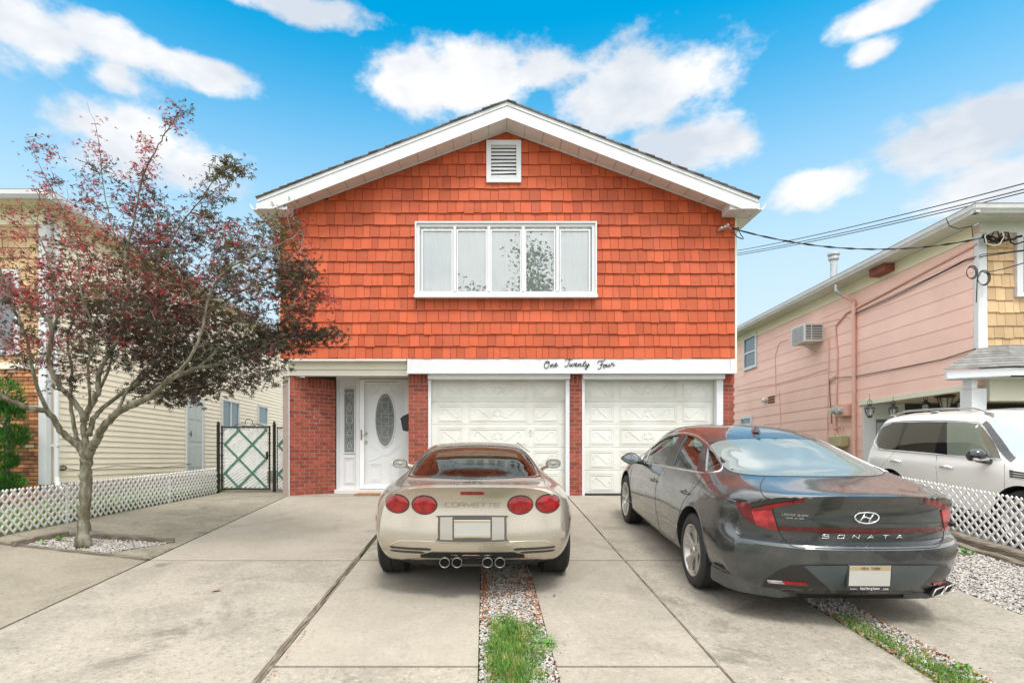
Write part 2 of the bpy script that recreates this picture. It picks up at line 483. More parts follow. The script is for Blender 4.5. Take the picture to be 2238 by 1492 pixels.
def concrete_mat(name, base, warm, dark, seed, pit=1.0):
    m, t, p = new_mat(name)
    v = t.coord(loc=(seed, seed * 2, 0))
    big = t.ramp(t.noise(v, .55, 5, .6), .35, .68)
    mid = t.ramp(t.noise(v, 1.9, 7, .7, .4), .40, .62)
    c = t.mix(big, base, warm)
    c = t.mix(t.math('MULTIPLY', mid, .55), c, dark)
    # exposed sand grains
    fine = t.noise(v, 190, 4, .7)
    c = t.mix(t.ramp(fine, .50, .66, 0, .6), c, tuple(x * .42 for x in dark))
    c = t.mix(t.ramp(t.noise(v, 120, 3, .6), .55, .70, 0, .45), c, tuple(min(1, x * 1.45) for x in base))
    c = t.mix(t.ramp(t.noise(v, 30, 6, .8), .50, .66, 0, .62), c, tuple(x * .45 for x in dark))
    c = t.mix(t.ramp(t.noise(v, 22, 5, .75), .54, .68, 0, .45), c, tuple(min(1, x * 1.4) for x in base))
    # pitted, streaky patches
    sv = t.coord(scale=(1, 2.6, 1), loc=(seed, 0, 0))
    pits = t.math('MULTIPLY', t.ramp(t.noise(sv, 34, 6, .7), .57, .72), t.ramp(t.noise(v, .8, 3), .45, .62))
    c = t.mix(t.math('MULTIPLY', pits, .8 * pit), c, tuple(x * .45 for x in dark))
    bl = t.n('ShaderNodeTexVoronoi'); t.set(bl.inputs['Vector'], t.coord(loc=(seed * 5, 3, 0))); bl.inputs['Scale'].default_value = .9; bl.inputs['Randomness'].default_value = 1
    drip = t.math('MULTIPLY', t.ramp(t.math('ADD', bl.outputs['Distance'], t.math('MULTIPLY', t.noise(v, 14, 5, .7), .12)), .09, .16, 1, 0), .55)
    c = t.mix(drip, c, tuple(x * .45 for x in dark))
    # damp grey-green stains
    st = t.math('MULTIPLY', t.ramp(t.noise(v, .8, 8, .75, .8), .52, .68), .85)
    hair = t.n('ShaderNodeTexVoronoi', feature='DISTANCE_TO_EDGE'); t.set(hair.inputs['Vector'], t.coord(loc=(seed * 3, 0, 0), scale=(.55, .35, 1))); hair.inputs['Scale'].default_value = 1.0
    wv = t.n('ShaderNodeVectorMath', operation='ADD'); nz = t.n('ShaderNodeTexNoise'); nz.inputs['Scale'].default_value = 3.0; nz.inputs['Detail'].default_value = 6
    t.set(nz.inputs['Vector'], v); sc_ = t.n('ShaderNodeVectorMath', operation='SCALE'); t.L.new(nz.outputs['Color'], sc_.inputs[0]); sc_.inputs['Scale'].default_value = .45
    t.set(wv.inputs[0], t.coord(loc=(seed * 3, 0, 0), scale=(.55, .35, 1))); t.L.new(sc_.outputs[0], wv.inputs[1]); t.L.new(wv.outputs[0], hair.inputs['Vector'])
    crack = t.math('MULTIPLY', t.ramp(hair.outputs['Distance'], .0, .0035, 1, 0), t.ramp(t.noise(v, .7, 3), .52, .60))
    c = t.mix(t.math('MULTIPLY', crack, .40), c, tuple(x * .35 for x in dark))
    c = t.mix(st, c, tuple(x * .6 for x in dark))
    t.set(p.inputs['Base Color'], t.mix(t.ramp(t.attr(), 0, 1, 0, .5), c, tuple(x * .93 for x in warm)))
    p.inputs['Roughness'].default_value = .88; p.inputs['Specular IOR Level'].default_value = .25
    h = t.math('ADD', t.math('MULTIPLY', fine, .5), t.math('MULTIPLY', pits, -1.2 * pit))
    t.L.new(t.bump(h, .55, .004), p.inputs['Normal'])
    return m
M_conc = concrete_mat('concrete', (.355, .322, .262), (.372, .332, .268), (.225, .204, .165), 0)
M_conc2 = concrete_mat('old_concrete', (.285, .255, .195), (.315, .28, .215), (.16, .147, .11), 7, .8)
M_dirt = pm('dirt', (.06, .045, .03), .95, var=.4, vscale=9, bump=.8, bscale=60, bdist=.02)
M_ground = pm('ground', (.10, .105, .05), .95, var=.35, vscale=2, bump=.6, bscale=30, bdist=.02, col2=(.05, .09, .025))
M_asphalt = pm('asphalt', (.055, .055, .057), .9, var=.2, vscale=3, bump=.8, bscale=160, bdist=.006)
M_wood = pm('weathered_wood', (.15, .118, .082), .85, var=.35, vscale=6, bump=.8, bscale=26, bdist=.01, col2=(.27, .24, .195), c2scale=7, stretch=(6, .6, 6), rnd=.2)
M_woodx = pm('weathered_wood_across', (.13, .11, .075), .85, var=.35, vscale=6, bump=.8, bscale=26, bdist=.01, col2=(.22, .20, .155), c2scale=7, stretch=(.6, 6, 6), rnd=.2)

def build_ground():
    xs = [-600, -200, -80, -40, -25] + [-16 + .6 * i for i in range(60)] + [28, 45, 90, 220, 600]
    ys = [-600, -200, -80, -40, -25] + [-16 + .6 * i for i in range(80)] + [45, 70, 120, 260, 700]
    mb = MB(); vs = [(x, y, gz(x, y) - .055 - (.0 if abs(x) < 30 else 0)) for y in ys for x in xs]; n = len(xs)
    mb.add(vs, [(j * n + i, j * n + i + 1, (j + 1) * n + i + 1, (j + 1) * n + i) for j in range(len(ys) - 1) for i in range(n - 1)], .5)
    tag(mb.build('ground', M_ground, smooth=True), kind='structure')
    # main concrete drive
    g = .013
    mb = MB()
    for x0, x1, segs in ((-3.60, -1.408, [(-.9, 3.05), (3.05, 6.1), (6.1, 10.38)]), (-1.350, -.045, [(-.9, 3.63), (3.63, 6.1), (6.1, 10.38)]),
                         (.455, 1.486, [(-.9, 3.63), (3.63, 6.1), (6.1, 10.45)]), (1.508, 2.72, [(-.9, 6.1), (6.1, 10.45)]),
                         (3.07, 4.26, [(-.9, 6.1), (6.1, 10.45)])):
        for d0, d1 in segs:
            slab(mb, [(x0, d0 + g), (x1, d0 + g), (x1, d1 - g), (x0, d1 - g)], 0, .09, .45)
    slab(mb, [(-.03, 7.2), (.44, 7.2), (.44, 10.4), (-.03, 10.4)], -.004, .06)
    slab(mb, [(2.735, 8.8), (3.055, 8.8), (3.055, 10.44), (2.735, 10.44)], -.004, .06)
    slab(mb, [(-3.60, 10.39), (-1.3, 10.39), (-1.3, 11.1), (-3.0, 11.1), (-3.2, 10.9)], .004, .05)
    tag(mb.build('driveway', M_conc), kind='structure')
    # side path, darker old concrete, round the tree pit
    mb = MB()
    pit = [(-5.02, 6.12), (-4.18, 6.12), (-3.80, 6.80), (-4.87, 6.62)]
    slab(mb, [(-5.38, -.9), (-3.625, -.9), (-3.625, 6.09), (-5.38, 6.09)], 0, .08)
    slab(mb, [(-5.38, 6.11), (-5.05, 6.11), (-4.9, 6.65), (-3.74, 6.84), (-4.12, 6.11), (-3.625, 6.11), (-3.625, 14.5), (-5.38, 14.5)], 0, .08, .3)
    slab(mb, [(-5.38, 14.52), (-3.75, 14.52), (-3.75, 24), (-5.38, 24)], 0, .08, 1.0)
    tag(mb.build('side_path', M_conc2), kind='structure')
    # neighbour's drive
    mb = MB()
    slab(mb, [(6.05, -.9), (9.0, -.9), (9.0, 13.4), (6.05, 13.4)], .0, .05, .6)
    slab(mb, [(9.02, 9.8), (14, 9.8), (14, 13.4), (9.02, 13.4)], .0, .05, .6)
    tag(mb.build('neighbour_driveway', M_conc2), kind='structure')
    mb = MB(); slab(mb, [(-40, -3.2), (40, -3.2), (40, -.93), (-40, -.93)], .004, .1, 1.5)
    tag(mb.build('pavement', M_conc), kind='structure')
    mb = MB(); slab(mb, [(-60, -13), (60, -13), (60, -3.6), (-60, -3.6)], -.12, .1, 3)
    slab(mb, [(-60, -3.6), (60, -3.6), (60, -3.2), (-60, -3.2)], -.0, .2, 3)
    tag(mb.build('road', M_asphalt), kind='structure')
build_ground()

def wobble_bar(mb, p0, p1, w, h, n=14, amp=.006, zf=gz, top=.0, rnd=None):
    """an old timber following the ground"""
    p0 = Vector(p0); p1 = Vector(p1); d = (p1 - p0).normalized(); a = Vector((d.y, -d.x))
    rnd = random.random() if rnd is None else rnd; vs = []
    for i in range(n + 1):
        t = i / n; q = p0.lerp(p1, t) + a * random.uniform(-amp, amp)
        ww = w * random.uniform(.85, 1.08); hh = h + random.uniform(-amp, amp)
        z = zf(q.x, q.y)
        for s_, u in ((-1, -.08), (-1, hh * .75 + top), (-.8, hh + top), (.8, hh + top), (1, hh * .75 + top), (1, -.08)):
            vs.append((q.x + a.x * ww / 2 * s_, q.y + a.y * ww / 2 * s_, z + u))
    fs = [(i * 6 + k, i * 6 + (k + 1) % 6, (i + 1) * 6 + (k + 1) % 6, (i + 1) * 6 + k) for i in range(n) for k in range(6)]
    fs = [f[::-1] for f in fs] + [tuple(range(6)), tuple(range(n * 6 + 5, n * 6 - 1, -1))]
    mb.add(vs, fs, rnd)

def build_timbers():
    random.seed(4)
    mb = MB(); wobble_bar(mb, (-1.392, .6), (-1.392, 6.6), .030, .008, 40, .004); wobble_bar(mb, (-1.364, .6), (-1.364, 6.2), .022, .003, 40, .005)
    tag(mb.build('joint_board', M_wood), 'weathered wooden expansion board running along the drive left of the silver coupe', 'joint board')
    mb = MB(); wobble_bar(mb, (1.491, .6), (1.491, 10.3), .008, -.001, 50, .004); wobble_bar(mb, (1.501, .6), (1.501, 7.2), .007, .001, 50, .003)
    tag(mb.build('joint_board', M_wood), 'thin wooden expansion board running up the drive between the two cars', 'joint board')
    mb = MB(); wobble_bar(mb, (-5.6, 6.10), (-3.62, 6.10), .05, .022, 16, .006)
    tag(mb.build('edging_board', M_woodx), 'weathered edging board along the front of the tree pit', 'edging board')
    mb = MB(); wobble_bar(mb, (-5.02, 6.05), (-4.885, 6.66), .05, .055, 8, .004)
    tag(mb.build('edging_board', M_wood), 'short mossy edging board on the left side of the tree pit', 'edging board')
    mb = MB(); wobble_bar(mb, (-4.86, 6.66), (-3.74, 6.84), .05, .05, 12, .003)
    tag(mb.build('edging_board', M_woodx), 'dark edging board behind the trunk with a broken right end', 'edging board')
    mb = MB(); wobble_bar(mb, (5.62, 1.2), (5.62, 6.9), .17, .035, 26, .012, lambda x, y: gz(5.6, y))
    tag(mb.build('landscape_timber', M_wood), 'lower grey cracked timber beside the white gravel', 'landscape timber', 'stacked timbers beside the white gravel')
    mb = MB(); wobble_bar(mb, (5.70, 1.2), (5.70, 9.6), .15, .09, 30, .010, lambda x, y: gz(5.6, y) + .025)
    tag(mb.build('landscape_timber', M_wood), 'upper grey cracked timber at the foot of the right lattice fence', 'landscape timber', 'stacked timbers beside the white gravel')
build_timbers()
# ------------------------------------------------------------------ our house
def X(p, D): return (p - VPX) * D / FPX
def Z(p, D): return CAMZ + (VPY - p) * D / FPX
M_shingle = None
def shingle_mat(name, col, col2, groove=.6):
    m, t, p = new_mat(name)
    v = t.coord(scale=(34, 1, 1.6)); v2 = t.coord()
    grain = t.noise(v, 5, 4, .6)
    f = t.ramp(t.attr(), 0, 1, .78, 1.12, False)
    c = t.mix(t.ramp(t.noise(v2, 1.3, 5, .6), .35, .7), col, col2)
    streak = t.ramp(t.noise(t.coord(scale=(5, 1, .5)), 2.2, 6, .7), .52, .72)
    c = t.mix(t.math('MULTIPLY', streak, .5), c, tuple(x * .70 + .05 for x in col))
    c = t.mix(t.math('MULTIPLY', t.ramp(t.noise(v2, .7, 4), .5, .7), .25), c, tuple(min(1, x * 1.12 + .035) for x in col))
    c = t.mix(t.ramp(grain, .35, .62, .22, 0), c, tuple(x * .72 for x in col))
    sp = t.math('MULTIPLY', t.ramp(t.noise(v2, 26, 4, .7), .70, .78), t.ramp(t.noise(v2, .9, 2), .5, .65))
    c = t.mix(t.math('MULTIPLY', sp, .25), c, (.8, .6, .55))
    sc = t.n('ShaderNodeVectorMath', operation='SCALE'); t.set(sc.inputs[0], c); t.set(sc.inputs['Scale'], f)
    t.set(p.inputs['Base Color'], sc.outputs[0]); p.inputs['Roughness'].default_value = .62; p.inputs['Specular IOR Level'].default_value = .3
    t.L.new(t.bump(grain, groove, .006), p.inputs['Normal'])
    return m
M_orange = shingle_mat('orange_shingle', (.555, .110, .040), (.48, .088, .033))
M_tan = shingle_mat('tan_shingle', (.64, .45, .25), (.54, .37, .20))
M_white = pm('white_trim', (.66, .67, .68), .42, var=.03, vscale=3, bump=.05, bscale=30)
M_cream = pm('cream_trim', (.72, .70, .58), .5, var=.04, vscale=3)
M_soffit = pm('soffit', (.66, .62, .58), .6, var=.04, vscale=3)
M_garage = pm('garage_paint', (.70, .70, .65), .5, var=.05, vscale=2.5, bump=.06, bscale=40, col2=(.64, .635, .57), c2scale=1.5)
M_groove = pm('dark_gap', (.05, .047, .043), .9, var=0)
M_roof = pm('roof_shingle', (.14, .13, .125), .9, var=.25, vscale=8, bump=.7, bscale=120, rnd=.25)
M_roof2 = pm('grey_roof_shingle', (.23, .225, .215), .9, var=.25, vscale=8, bump=.7, bscale=120, rnd=.22)
M_mortar = pm('mortar', (.38, .30, .26), .9, var=.12, vscale=12, bump=.4, bscale=90)
M_brick = pm('red_brick', (.29, .064, .034), .8, var=.2, vscale=24, bump=.5, bscale=70, rnd=.26, col2=(.22, .040, .026), c2scale=9)
M_black = pm('black_metal', (.018, .018, .02), .4, var=.1, metal=.3)
M_steel = pm('brushed_metal', (.55, .53, .50), .3, metal=1, var=.05)
M_galv = pm('galvanised', (.50, .52, .52), .45, metal=.7, var=.15, vscale=9)
M_leadglass = pm('leaded_glass', (.16, .18, .175), .08, var=.45, vscale=14, bump=.7, bscale=55, bdist=.02, coat=.4)
M_lead = pm('lead_came', (.60, .61, .60), .35, metal=.5, var=.1)
M_pane = glass('window_glass', (.90, .95, .93), .92, .0, 1.5, 9.0)
M_curtain = pm('curtain', (.66, .70, .68), .8, var=.05)
M_mat = pm('coir', (.36, .17, .06), .95, var=.3, vscale=30, bump=.8, bscale=120)
M_rubber = pm('rubber', (.02, .02, .021), .75, var=.2, vscale=20)

DW = 10.30                                 # shingled storey
DG = 10.45                                 # brick piers
WX0, WX1 = -3.70, 4.515
ZB = Z(783, DW)
PKX = .385
def ztop(x):                               # wall top under the rake soffit
    return 6.60 - .366 * abs(x - PKX)
house = thing('house', (0.4, 10.45, 0), 'two storey house with orange shingled upper floor above two white garage doors', 'house')

def brick_run(mb, p0, p1, z0, z1, L=.195, H=.0712, g=.009, dep=.035, nrm=None, soldier=True, mi=0, zf=None):
    """courses of single bricks standing 4 mm proud of the mortar, from p0 to p1 (x, y)"""
    p0 = Vector((*p0, 0)); p1 = Vector((*p1, 0)); d = p1 - p0; W = d.length; d.normalize()
    n = Vector((d.y, -d.x, 0)) if nrm is None else Vector(nrm)
    def brick(a, b, c, e):
        if b - a < .015: return
        w = random.uniform(-.0015, .0015); q = p0 + d * a; r = p0 + d * b
        P = [q + Vector((0, 0, c)), r + Vector((0, 0, c)), r + Vector((0, 0, e)), q + Vector((0, 0, e))]
        P = [v + n * (.004 + w) for v in P]
        mb.prism(P, -n * dep, None, mi)
    top = z1
    if soldier:
        top = z1 - .20; x = 0
        while x < W: brick(x, min(W, x + H - g), top + g, z1); x += H
    k = 0; z = top
    while z > z0 + .01:
        zz = max(z0, z - H + g); x = -(L / 2 if k % 2 else 0)
        while x < W: brick(max(0, x), min(W, x + L - g), zz, z); x += L
        z -= H; k += 1

def build_house():
    random.seed(11)
    # ---- shingled wall
    mb = MB(); E = .2192; row = 0; z = ZB - .004
    wx0, wx1, wz0, wz1 = X(907, 10.22), X(1304, 10.22), Z(650, 10.22), Z(485, 10.22)
    vx0, vx1, vz0, vz1 = X(1063, 10.24), X(1139, 10.24), Z(398, 10.24), Z(306, 10.24)
    holes = [(wx0 + .01, wx1 - .01, wz0 + .01, wz1 - .01), (vx0 + .01, vx1 - .01, vz0 + .01, vz1 - .01)]
    while z < 6.62:
        x = WX0 - random.uniform(0, .1)
        while x < WX1:
            w = random.choice((.115, .145, .165, .185, .205)) * random.uniform(.93, 1.07)
            a, b = max(x, WX0), min(x + w - .006, WX1); x += w
            if b - a < .02: continue
            zb = z + (random.uniform(-.003, .003) if random.random() < .55 else random.uniform(-.011, .008)); zt = z + E + .03
            if zb > min(ztop(a), ztop(b)) - .01: continue
            segs = [(a, b, zb, zt)]
            for hx0, hx1, hz0, hz1 in holes:
                ns = []
                for (p, q, r, s_) in segs:
                    if q <= hx0 or p >= hx1 or s_ <= hz0 or r >= hz1: ns.append((p, q, r, s_)); continue
                    if p < hx0: ns.append((p, hx0, r, s_))
                    if q > hx1: ns.append((hx1, q, r, s_))
                    if r < hz0: ns.append((max(p, hx0), min(q, hx1), r, hz0))
                    elif s_ > hz1 + .03: ns.append((max(p, hx0), min(q, hx1), hz1, s_))
                segs = ns
            rn = random.random()
            t0 = .030 + random.uniform(-.004, .004)
            sk = random.uniform(-.004, .004)
            for (p, q, r, s_) in segs:
                if q - p < .01: continue
                ta, tb = min(s_, ztop(p)), min(s_, ztop(q))
                if ta <= r + .004 or tb <= r + .004: continue
                fa = .003 + (t0 - .003) * (1 - (ta - z) / (E + .03)); fb = .003 + (t0 - .003) * (1 - (tb - z) / (E + .03)); f0 = .003 + (t0 - .003) * (1 - (r - z) / (E + .03))
                vs = [(p, DW - f0, r), (q, DW - f0, r + sk), (q, DW - fb, tb), (p, DW - fa, ta), (p, DW, r), (q, DW, r + sk), (q, DW, tb), (p, DW, ta)]
                mb.add(vs, [(0, 1, 2, 3), (5, 4, 7, 6), (0, 4, 5, 1), (1, 5, 6, 2), (3, 2, 6, 7), (4, 0, 3, 7)], rn)
        z += E
    mb.build('shingle_wall', M_orange, house)
    # ---- carcass behind it
    mb = MB()
    mb.prism([(WX0, DW + .003, ZB - .01), (WX1, DW + .003, ZB - .01), (WX1, DW + .003, ztop(WX1)), (PKX, DW + .003, 6.59), (WX0, DW + .003, ztop(WX0))], (0, 11.5, 0), .5)
    mb.build('upper_storey', M_groove, house)
    mb = MB(); mb.box(WX1 + .001, WX1 + .035, DW - .03, DW + 11.5, Z(815, DW), 5.1, .5); mb.build('side_wall', M_cream, house)
    mb = MB(); mb.box(WX0 - .035, WX0 - .001, DW + .01, DW + 11.5, ZB, 5.1, .5); mb.build('side_wall', M_cream, house)
    mb = MB(); mb.box(WX0 + .12, WX1 - .05, 11.3, DW + 11.4, 0, ZB - .015, .5); mb.build('lower_storey', M_groove, house)
    # ---- roof
    DF = 9.90
    px0, px1, pzk = -3.955, 4.75, Z(223, DF)
    sl_ = .387
    def zr(x): return pzk - sl_ * abs(x - PKX)
    mb = MB()
    for sgn, xe in ((-1, px0 - .02), (1, px1 + .02)):
        # under-deck plus shingle courses stepping down the slope
        a = PKX; b = xe
        mb.prism([(a, DF - .03, zr(a) + .001), (b, DF - .03, zr(b) + .001), (b, DF - .03, zr(b) + .018), (a, DF - .03, zr(a) + .018)], (0, 12.3, 0), .5)
        n = int(abs(b - a) / .14); 
        for i in range(n):
            x0 = a + (b - a) * i / n; x1 = a + (b - a) * (i + 1.12) / n
            if i == n - 1: x1 = b + .01 * sgn
            j = random.uniform(-.012, .012); h = .020 + random.uniform(-.003, .004)
            mb.prism([(x0, DF - .035 + j, zr(x0) + .014), (x1, DF - .035 + j, zr(x1) + .019), (x1, DF - .035 + j, zr(x1) + .019 + h), (x0, DF - .035 + j, zr(x0) + .022)], (0, 12.3 - j, 0))
    mb.build('roof', M_roof, house)
    # rake boards
    mb = MB(); H = .275
    for sgn, xe in ((-1, px0), (1, px1)):
        zb_end = Z(456, DF)
        xi = PKX + sgn * 1e-4
        xk = PKX + sgn * (pzk - H - zb_end) / sl_
        mb.prism([(xi, DF, zr(xi) - .001), (xe, DF, zr(xe) - .001), (xe, DF, zb_end), (xk, DF, zb_end), (xi, DF, zr(xi) - H)], (0, .03, 0), .5)
        mb.prism([(xi, DF - .012, zr(xi) - .001), (xe, DF - .012, zr(xe) - .001), (xe, DF - .012, zr(xe) - .062), (xi, DF - .012, zr(xi) - .062)], (0, .010, 0), .5)
    mb.build('rake_board', M_white, house)
    # rake soffit with panel seams
    for sgn, xe in ((-1, WX0 - .02), (1, WX1 + .02)):
        mb = MB(); n = 13
        for i in range(n):
            x0 = PKX + (xe - PKX) * (i + (.0 if i == 0 else .0)) / n + sgn * .003; x1 = PKX + (xe - PKX) * (i + 1) / n - sgn * .003
            zz = lambda x: pzk - H + .012 - sl_ * abs(x - PKX) + 0
            y1 = DW - .004
            # slopes a touch down to the wall
            P = [(x0, DF + .031, zz(x0)), (x1, DF + .031, zz(x1)), (x1, y1, ztop(x1) - .012), (x0, y1, ztop(x0) - .012)]
            mb.prism(P, (0, 0, .012), .5)
            mb.prism([(x1 + sgn * .012 - sgn * .006, DF + .031, zz(x1) - .004), (x1 + sgn * .012, DF + .031, zz(x1) - .004), (x1 + sgn * .012, y1, ztop(x1) - .018), (x1 + sgn * .006, y1, ztop(x1) - .018)], (0, 0, .01), .5)
        mb.build('soffit', M_soffit, house)
        mb = MB(); x0 = PKX
        mb.prism([(x0, DW - .045, ztop(x0) - .030), (xe, DW - .045, ztop(xe) - .030), (xe, DW - .045, ztop(xe) - .012), (x0, DW - .045, ztop(x0) - .012)], (0, .02, 0), .5)
        mb.build('soffit_trim', M_white, house)
    # eave boxes, side soffits and gutters
    for sgn in (-1, 1):
        xw = WX0 if sgn < 0 else WX1; xo = px0 if sgn < 0 else px1
        zb_end = Z(456, DF)
        mb = MB(); a, b = sorted((xo - sgn * .001, xw - sgn * .24)); mb.box(a, b, DF + .031, DW - .03, zb_end, zb_end + .17, .5)
        mb.build('eave_box', M_white, house)
        mb = MB(); a, b = sorted((xw + sgn * .036, xo)); mb.box(a, b, DW - .028, DW + 11.4, zb_end - .02, zb_end, .5)
        for k in range(36): mb.box(a, b, DW + .1 + k * .3, DW + .11 + k * .3, zb_end - .024, zb_end - .0205, .5)
        mb.build('eave_soffit', M_cream, house)
        mb = MB(); a, b = sorted((xo, xo + sgn * .025)); mb.box(a, b, DF, DW + 11.4, zb_end - .01, zb_end + .09, .5); mb.build('fascia', M_white, house)
        mb = MB(); g0 = xo + sgn * .027; prof = [(0, .075), (0, -.03), (.07, -.03), (.115, .03), (.125, .08), (.115, .08), (.10, .03), (.06, -.018), (.012, -.018), (.012, .075)]
        mb.prism([(g0 + sgn * u, DF + .02, zb_end + .02 + w) for u, w in prof], (0, 11.7, 0), .5); mb.build('gutter', M_white, house)
    # ---- header band over the garages
    hx0, hx1 = X(892, DW), X(1606, DW)
    zh0, zh1 = Z(815, DW), ZB - .012
    mb = MB(); mb.box(hx0, hx1, DW - .02, DW + .14, zh0, zh1, .5)
    mb.box(hx0 - .02, hx1 + .012, DW - .034, DW - .0205, zh0 - .012, zh0 + .032, .5)
    mb.box(hx0 - .012, hx0 + .05, DW - .028, DW - .021, zh0 + .033, zh1, .5)
    mb.box(hx1 - .09, hx1 + .004, DW - .028, DW - .021, zh0 + .033, zh1, .5)
    mb.build('header_band', M_white, house)
    # entry soffit and frieze
    mb = MB(); mb.box(WX0, hx0 - .025, DW - .015, 11.3, ZB - .028, ZB - .012, .5)
    for k in range(7): mb.box(WX0 + .3 * k + .15, WX0 + .3 * k + .162, DW - .012, 10.44, ZB - .033, ZB - .0285, .5)
    mb.box(WX0, hx0 - .025, DW - .03, DW - .016, ZB - .05, ZB - .014, .5)
    mb.build('entry_soffit', M_soffit, house)
    ex0, ex1 = X(635, DG), X(893, DG)
    mb = MB(); mb.box(ex0 - .03, ex1, DG - .06, DG + .02, Z(808, DG), ZB - .03, .5)
    mb.box(ex0 - .02, ex1, DG - .035, DG + .10, Z(821, DG), Z(808, DG) - .002, .5)
    mb.build('entry_frieze', M_cream, house)
    # ---- brickwork
    zt = Z(816, DG)
    def pier(x0, x1, top):
        mb = MB(); brick_run(mb, (x0, DG - .0), (x1, DG), -.03, top, soldier=True, mi=0)
        mb.cur = 1; mb.box(x0 + .002, x1 - .002, DG, DG + .5, -.05, top, .5, 1)
        mb.build('brick_pier', [M_brick, M_mortar], house)
    pier(X(893, DG), X(935.5, DG), zt); pier(X(1245, DG), X(1271.5, DG), zt); pier(X(1580.5, DG), X(1607, DG) - .015, zt)
    random.seed(5)
    mb = MB(); p0, p1 = (ex0, DG - .05), (X(733, 11.02), 11.02)
    brick_run(mb, p0, p1, -.12, Z(822, DG), soldier=True)
    d = Vector((p1[0] - p0[0], p1[1] - p0[1])).normalized(); n = Vector((d.y, -d.x))
    mb.prism([(*p0, -.12), (*p1, -.12), (*p1, Z(822, DG)), (*p0, Z(822, DG))], (-n.x * .3, -n.y * .3, 0), .5, 1)
    mb.build('brick_wall', [M_brick, M_mortar], house)
    # bits of old paint and mortar on the splayed brick
    mb = MB()
    for k in range(16):
        t = .57 + random.uniform(-.08, .12); q = Vector(p0).lerp(Vector(p1), t); zc = Z(905 + random.uniform(-18, 24), 10.7)
        r = random.uniform(.003, .009); c = Vector((q.x, q.y, zc)) + Vector((n.x, n.y, 0)) * .006
        mb.prism([c + Vector((d.x, d.y, 0)) * (r * math.cos(a) * random.uniform(.6, 1)) + Vector((0, 0, r * 1.5 * math.sin(a))) for a in [i * 1.05 for i in range(6)]], (n.x * .003, n.y * .003, 0), .5)
    mb.build('paint_fleck', M_white, house)['kind'] = 'stuff'
    mb = MB(); mb.box(ex0 - .014, ex0 - .002, DG - .055, DG - .02, -.12, Z(821, DG), .5); mb.build('corner_bead', M_white, house)
    # ---- picture window
    mb = MB(); D1 = 10.22
    mb.frame(wx0, wx1, wz0, wz1, D1 - .03, DW + .0, .028, .5, wb=.05)
    mb.box(wx0 - .012, wx1 + .012, D1 - .06, D1 - .031, wz0 - .01, wz0 + .045, .5)
    ix0, ix1, iz0, iz1 = wx0 + .028, wx1 - .028, wz0 + .05, wz1 - .028
    mb.frame(ix0 + .001, ix1 - .001, iz0 + .001, iz1 - .001, D1, DW - .001, .055, .5)
    win = mb.build('window', M_white, house)
    cols = [(924, 987), (1001, 1062), (1075, 1137), (1150, 1211), (1226, 1287)]
    y0, y1 = Z(637, D1), Z(504, D1)
    mb = MB()
    for k in range(4):
        a, b = X(cols[k][1], D1) + .018, X(cols[k + 1][0], D1) - .018
        c = (a + b) / 2; mb.box(c - .026, c + .026, D1 - .012, DW - .002, iz0 + .058, iz1 - .058, .5)
    mb.build('mullion', M_white, win)
    random.seed(3)
    for k, (a, b) in enumerate(cols):
        a, b = X(a, D1), X(b, D1)
        mb = MB(); mb.frame(a - .026, b + .026, y0 - .026, y1 + .026, D1 + .004, DW - .003, .028, .5); mb.build('sash', M_white, win)
        mb = MB(); mb.add([(a, D1 + .03, y0), (b, D1 + .03, y0), (b, D1 + .03, y1), (a, D1 + .03, y1)], [(0, 1, 2, 3)], .5); mb.build('pane', M_pane, win)
    mb = MB(); n = 260; a, b = ix0 + .05, ix1 - .05; vs = []
    for i in range(n + 1):
        x = a + (b - a) * i / n
        f = .0115 * math.sin(x * 44 + 2.5 * math.sin(x * 5)) + .005 * math.sin(x * 101 + 1.3) 
        vs += [(x, DW - .026 + f * .8, iz0), (x, DW - .026 + f, iz1)]
    mb.add(vs, [(2 * i, 2 * i + 2, 2 * i + 3, 2 * i + 1) for i in range(n)], .5); mb.build('curtain', M_curtain, win, smooth=True)
    # ---- gable vent
    mb = MB(); mb.frame(vx0, vx1, vz0, vz1, 10.24, DW - .001, .085, .5)
    v = mb.build('gable_vent', M_white, house)
    mb = MB(); zz = vz0 + .1
    k = 0
    while zz < vz1 - .11:
        s_ = random.uniform(-.012, .012) if k in (1, 2, 4) else 0
        mb.prism([(vx0 + .086, 10.262, zz + s_), (vx1 - .086, 10.262, zz - s_), (vx1 - .086, 10.262, zz + .008 - s_), (vx0 + .086, 10.262, zz + .008 + s_)], (0, .03, .052), .5)
        zz += .066; k += 1
    mb.build('louvre', M_white, v)
    # ---- garage doors
    def garage(pxa, pxb, jl, jr, nm):
        D2 = DG + .14; rev = DG + .0
        xa, xb = X(pxa, DG), X(pxb, DG)
        zt2 = Z(830, DG) + .0
        mb = MB()
        mb.box(X(jl, DG), X(jr, DG), DW + .05, DG + .11, Z(829, DG), zt - .006, .5)                # head trim
        mb.box(X(jl, DG), xa, DG - .01, DG + .13, -.01, Z(829, DG) - .002, .5); mb.box(xb, X(jr, DG), DG - .01, DG + .13, -.01, Z(829, DG) - .002, .5)
        fr = mb.build('garage_door_frame', M_white, house)
        mb = MB(); dx0, dx1 = xa - .03, xb + .03; hts = .427; top = 2.16
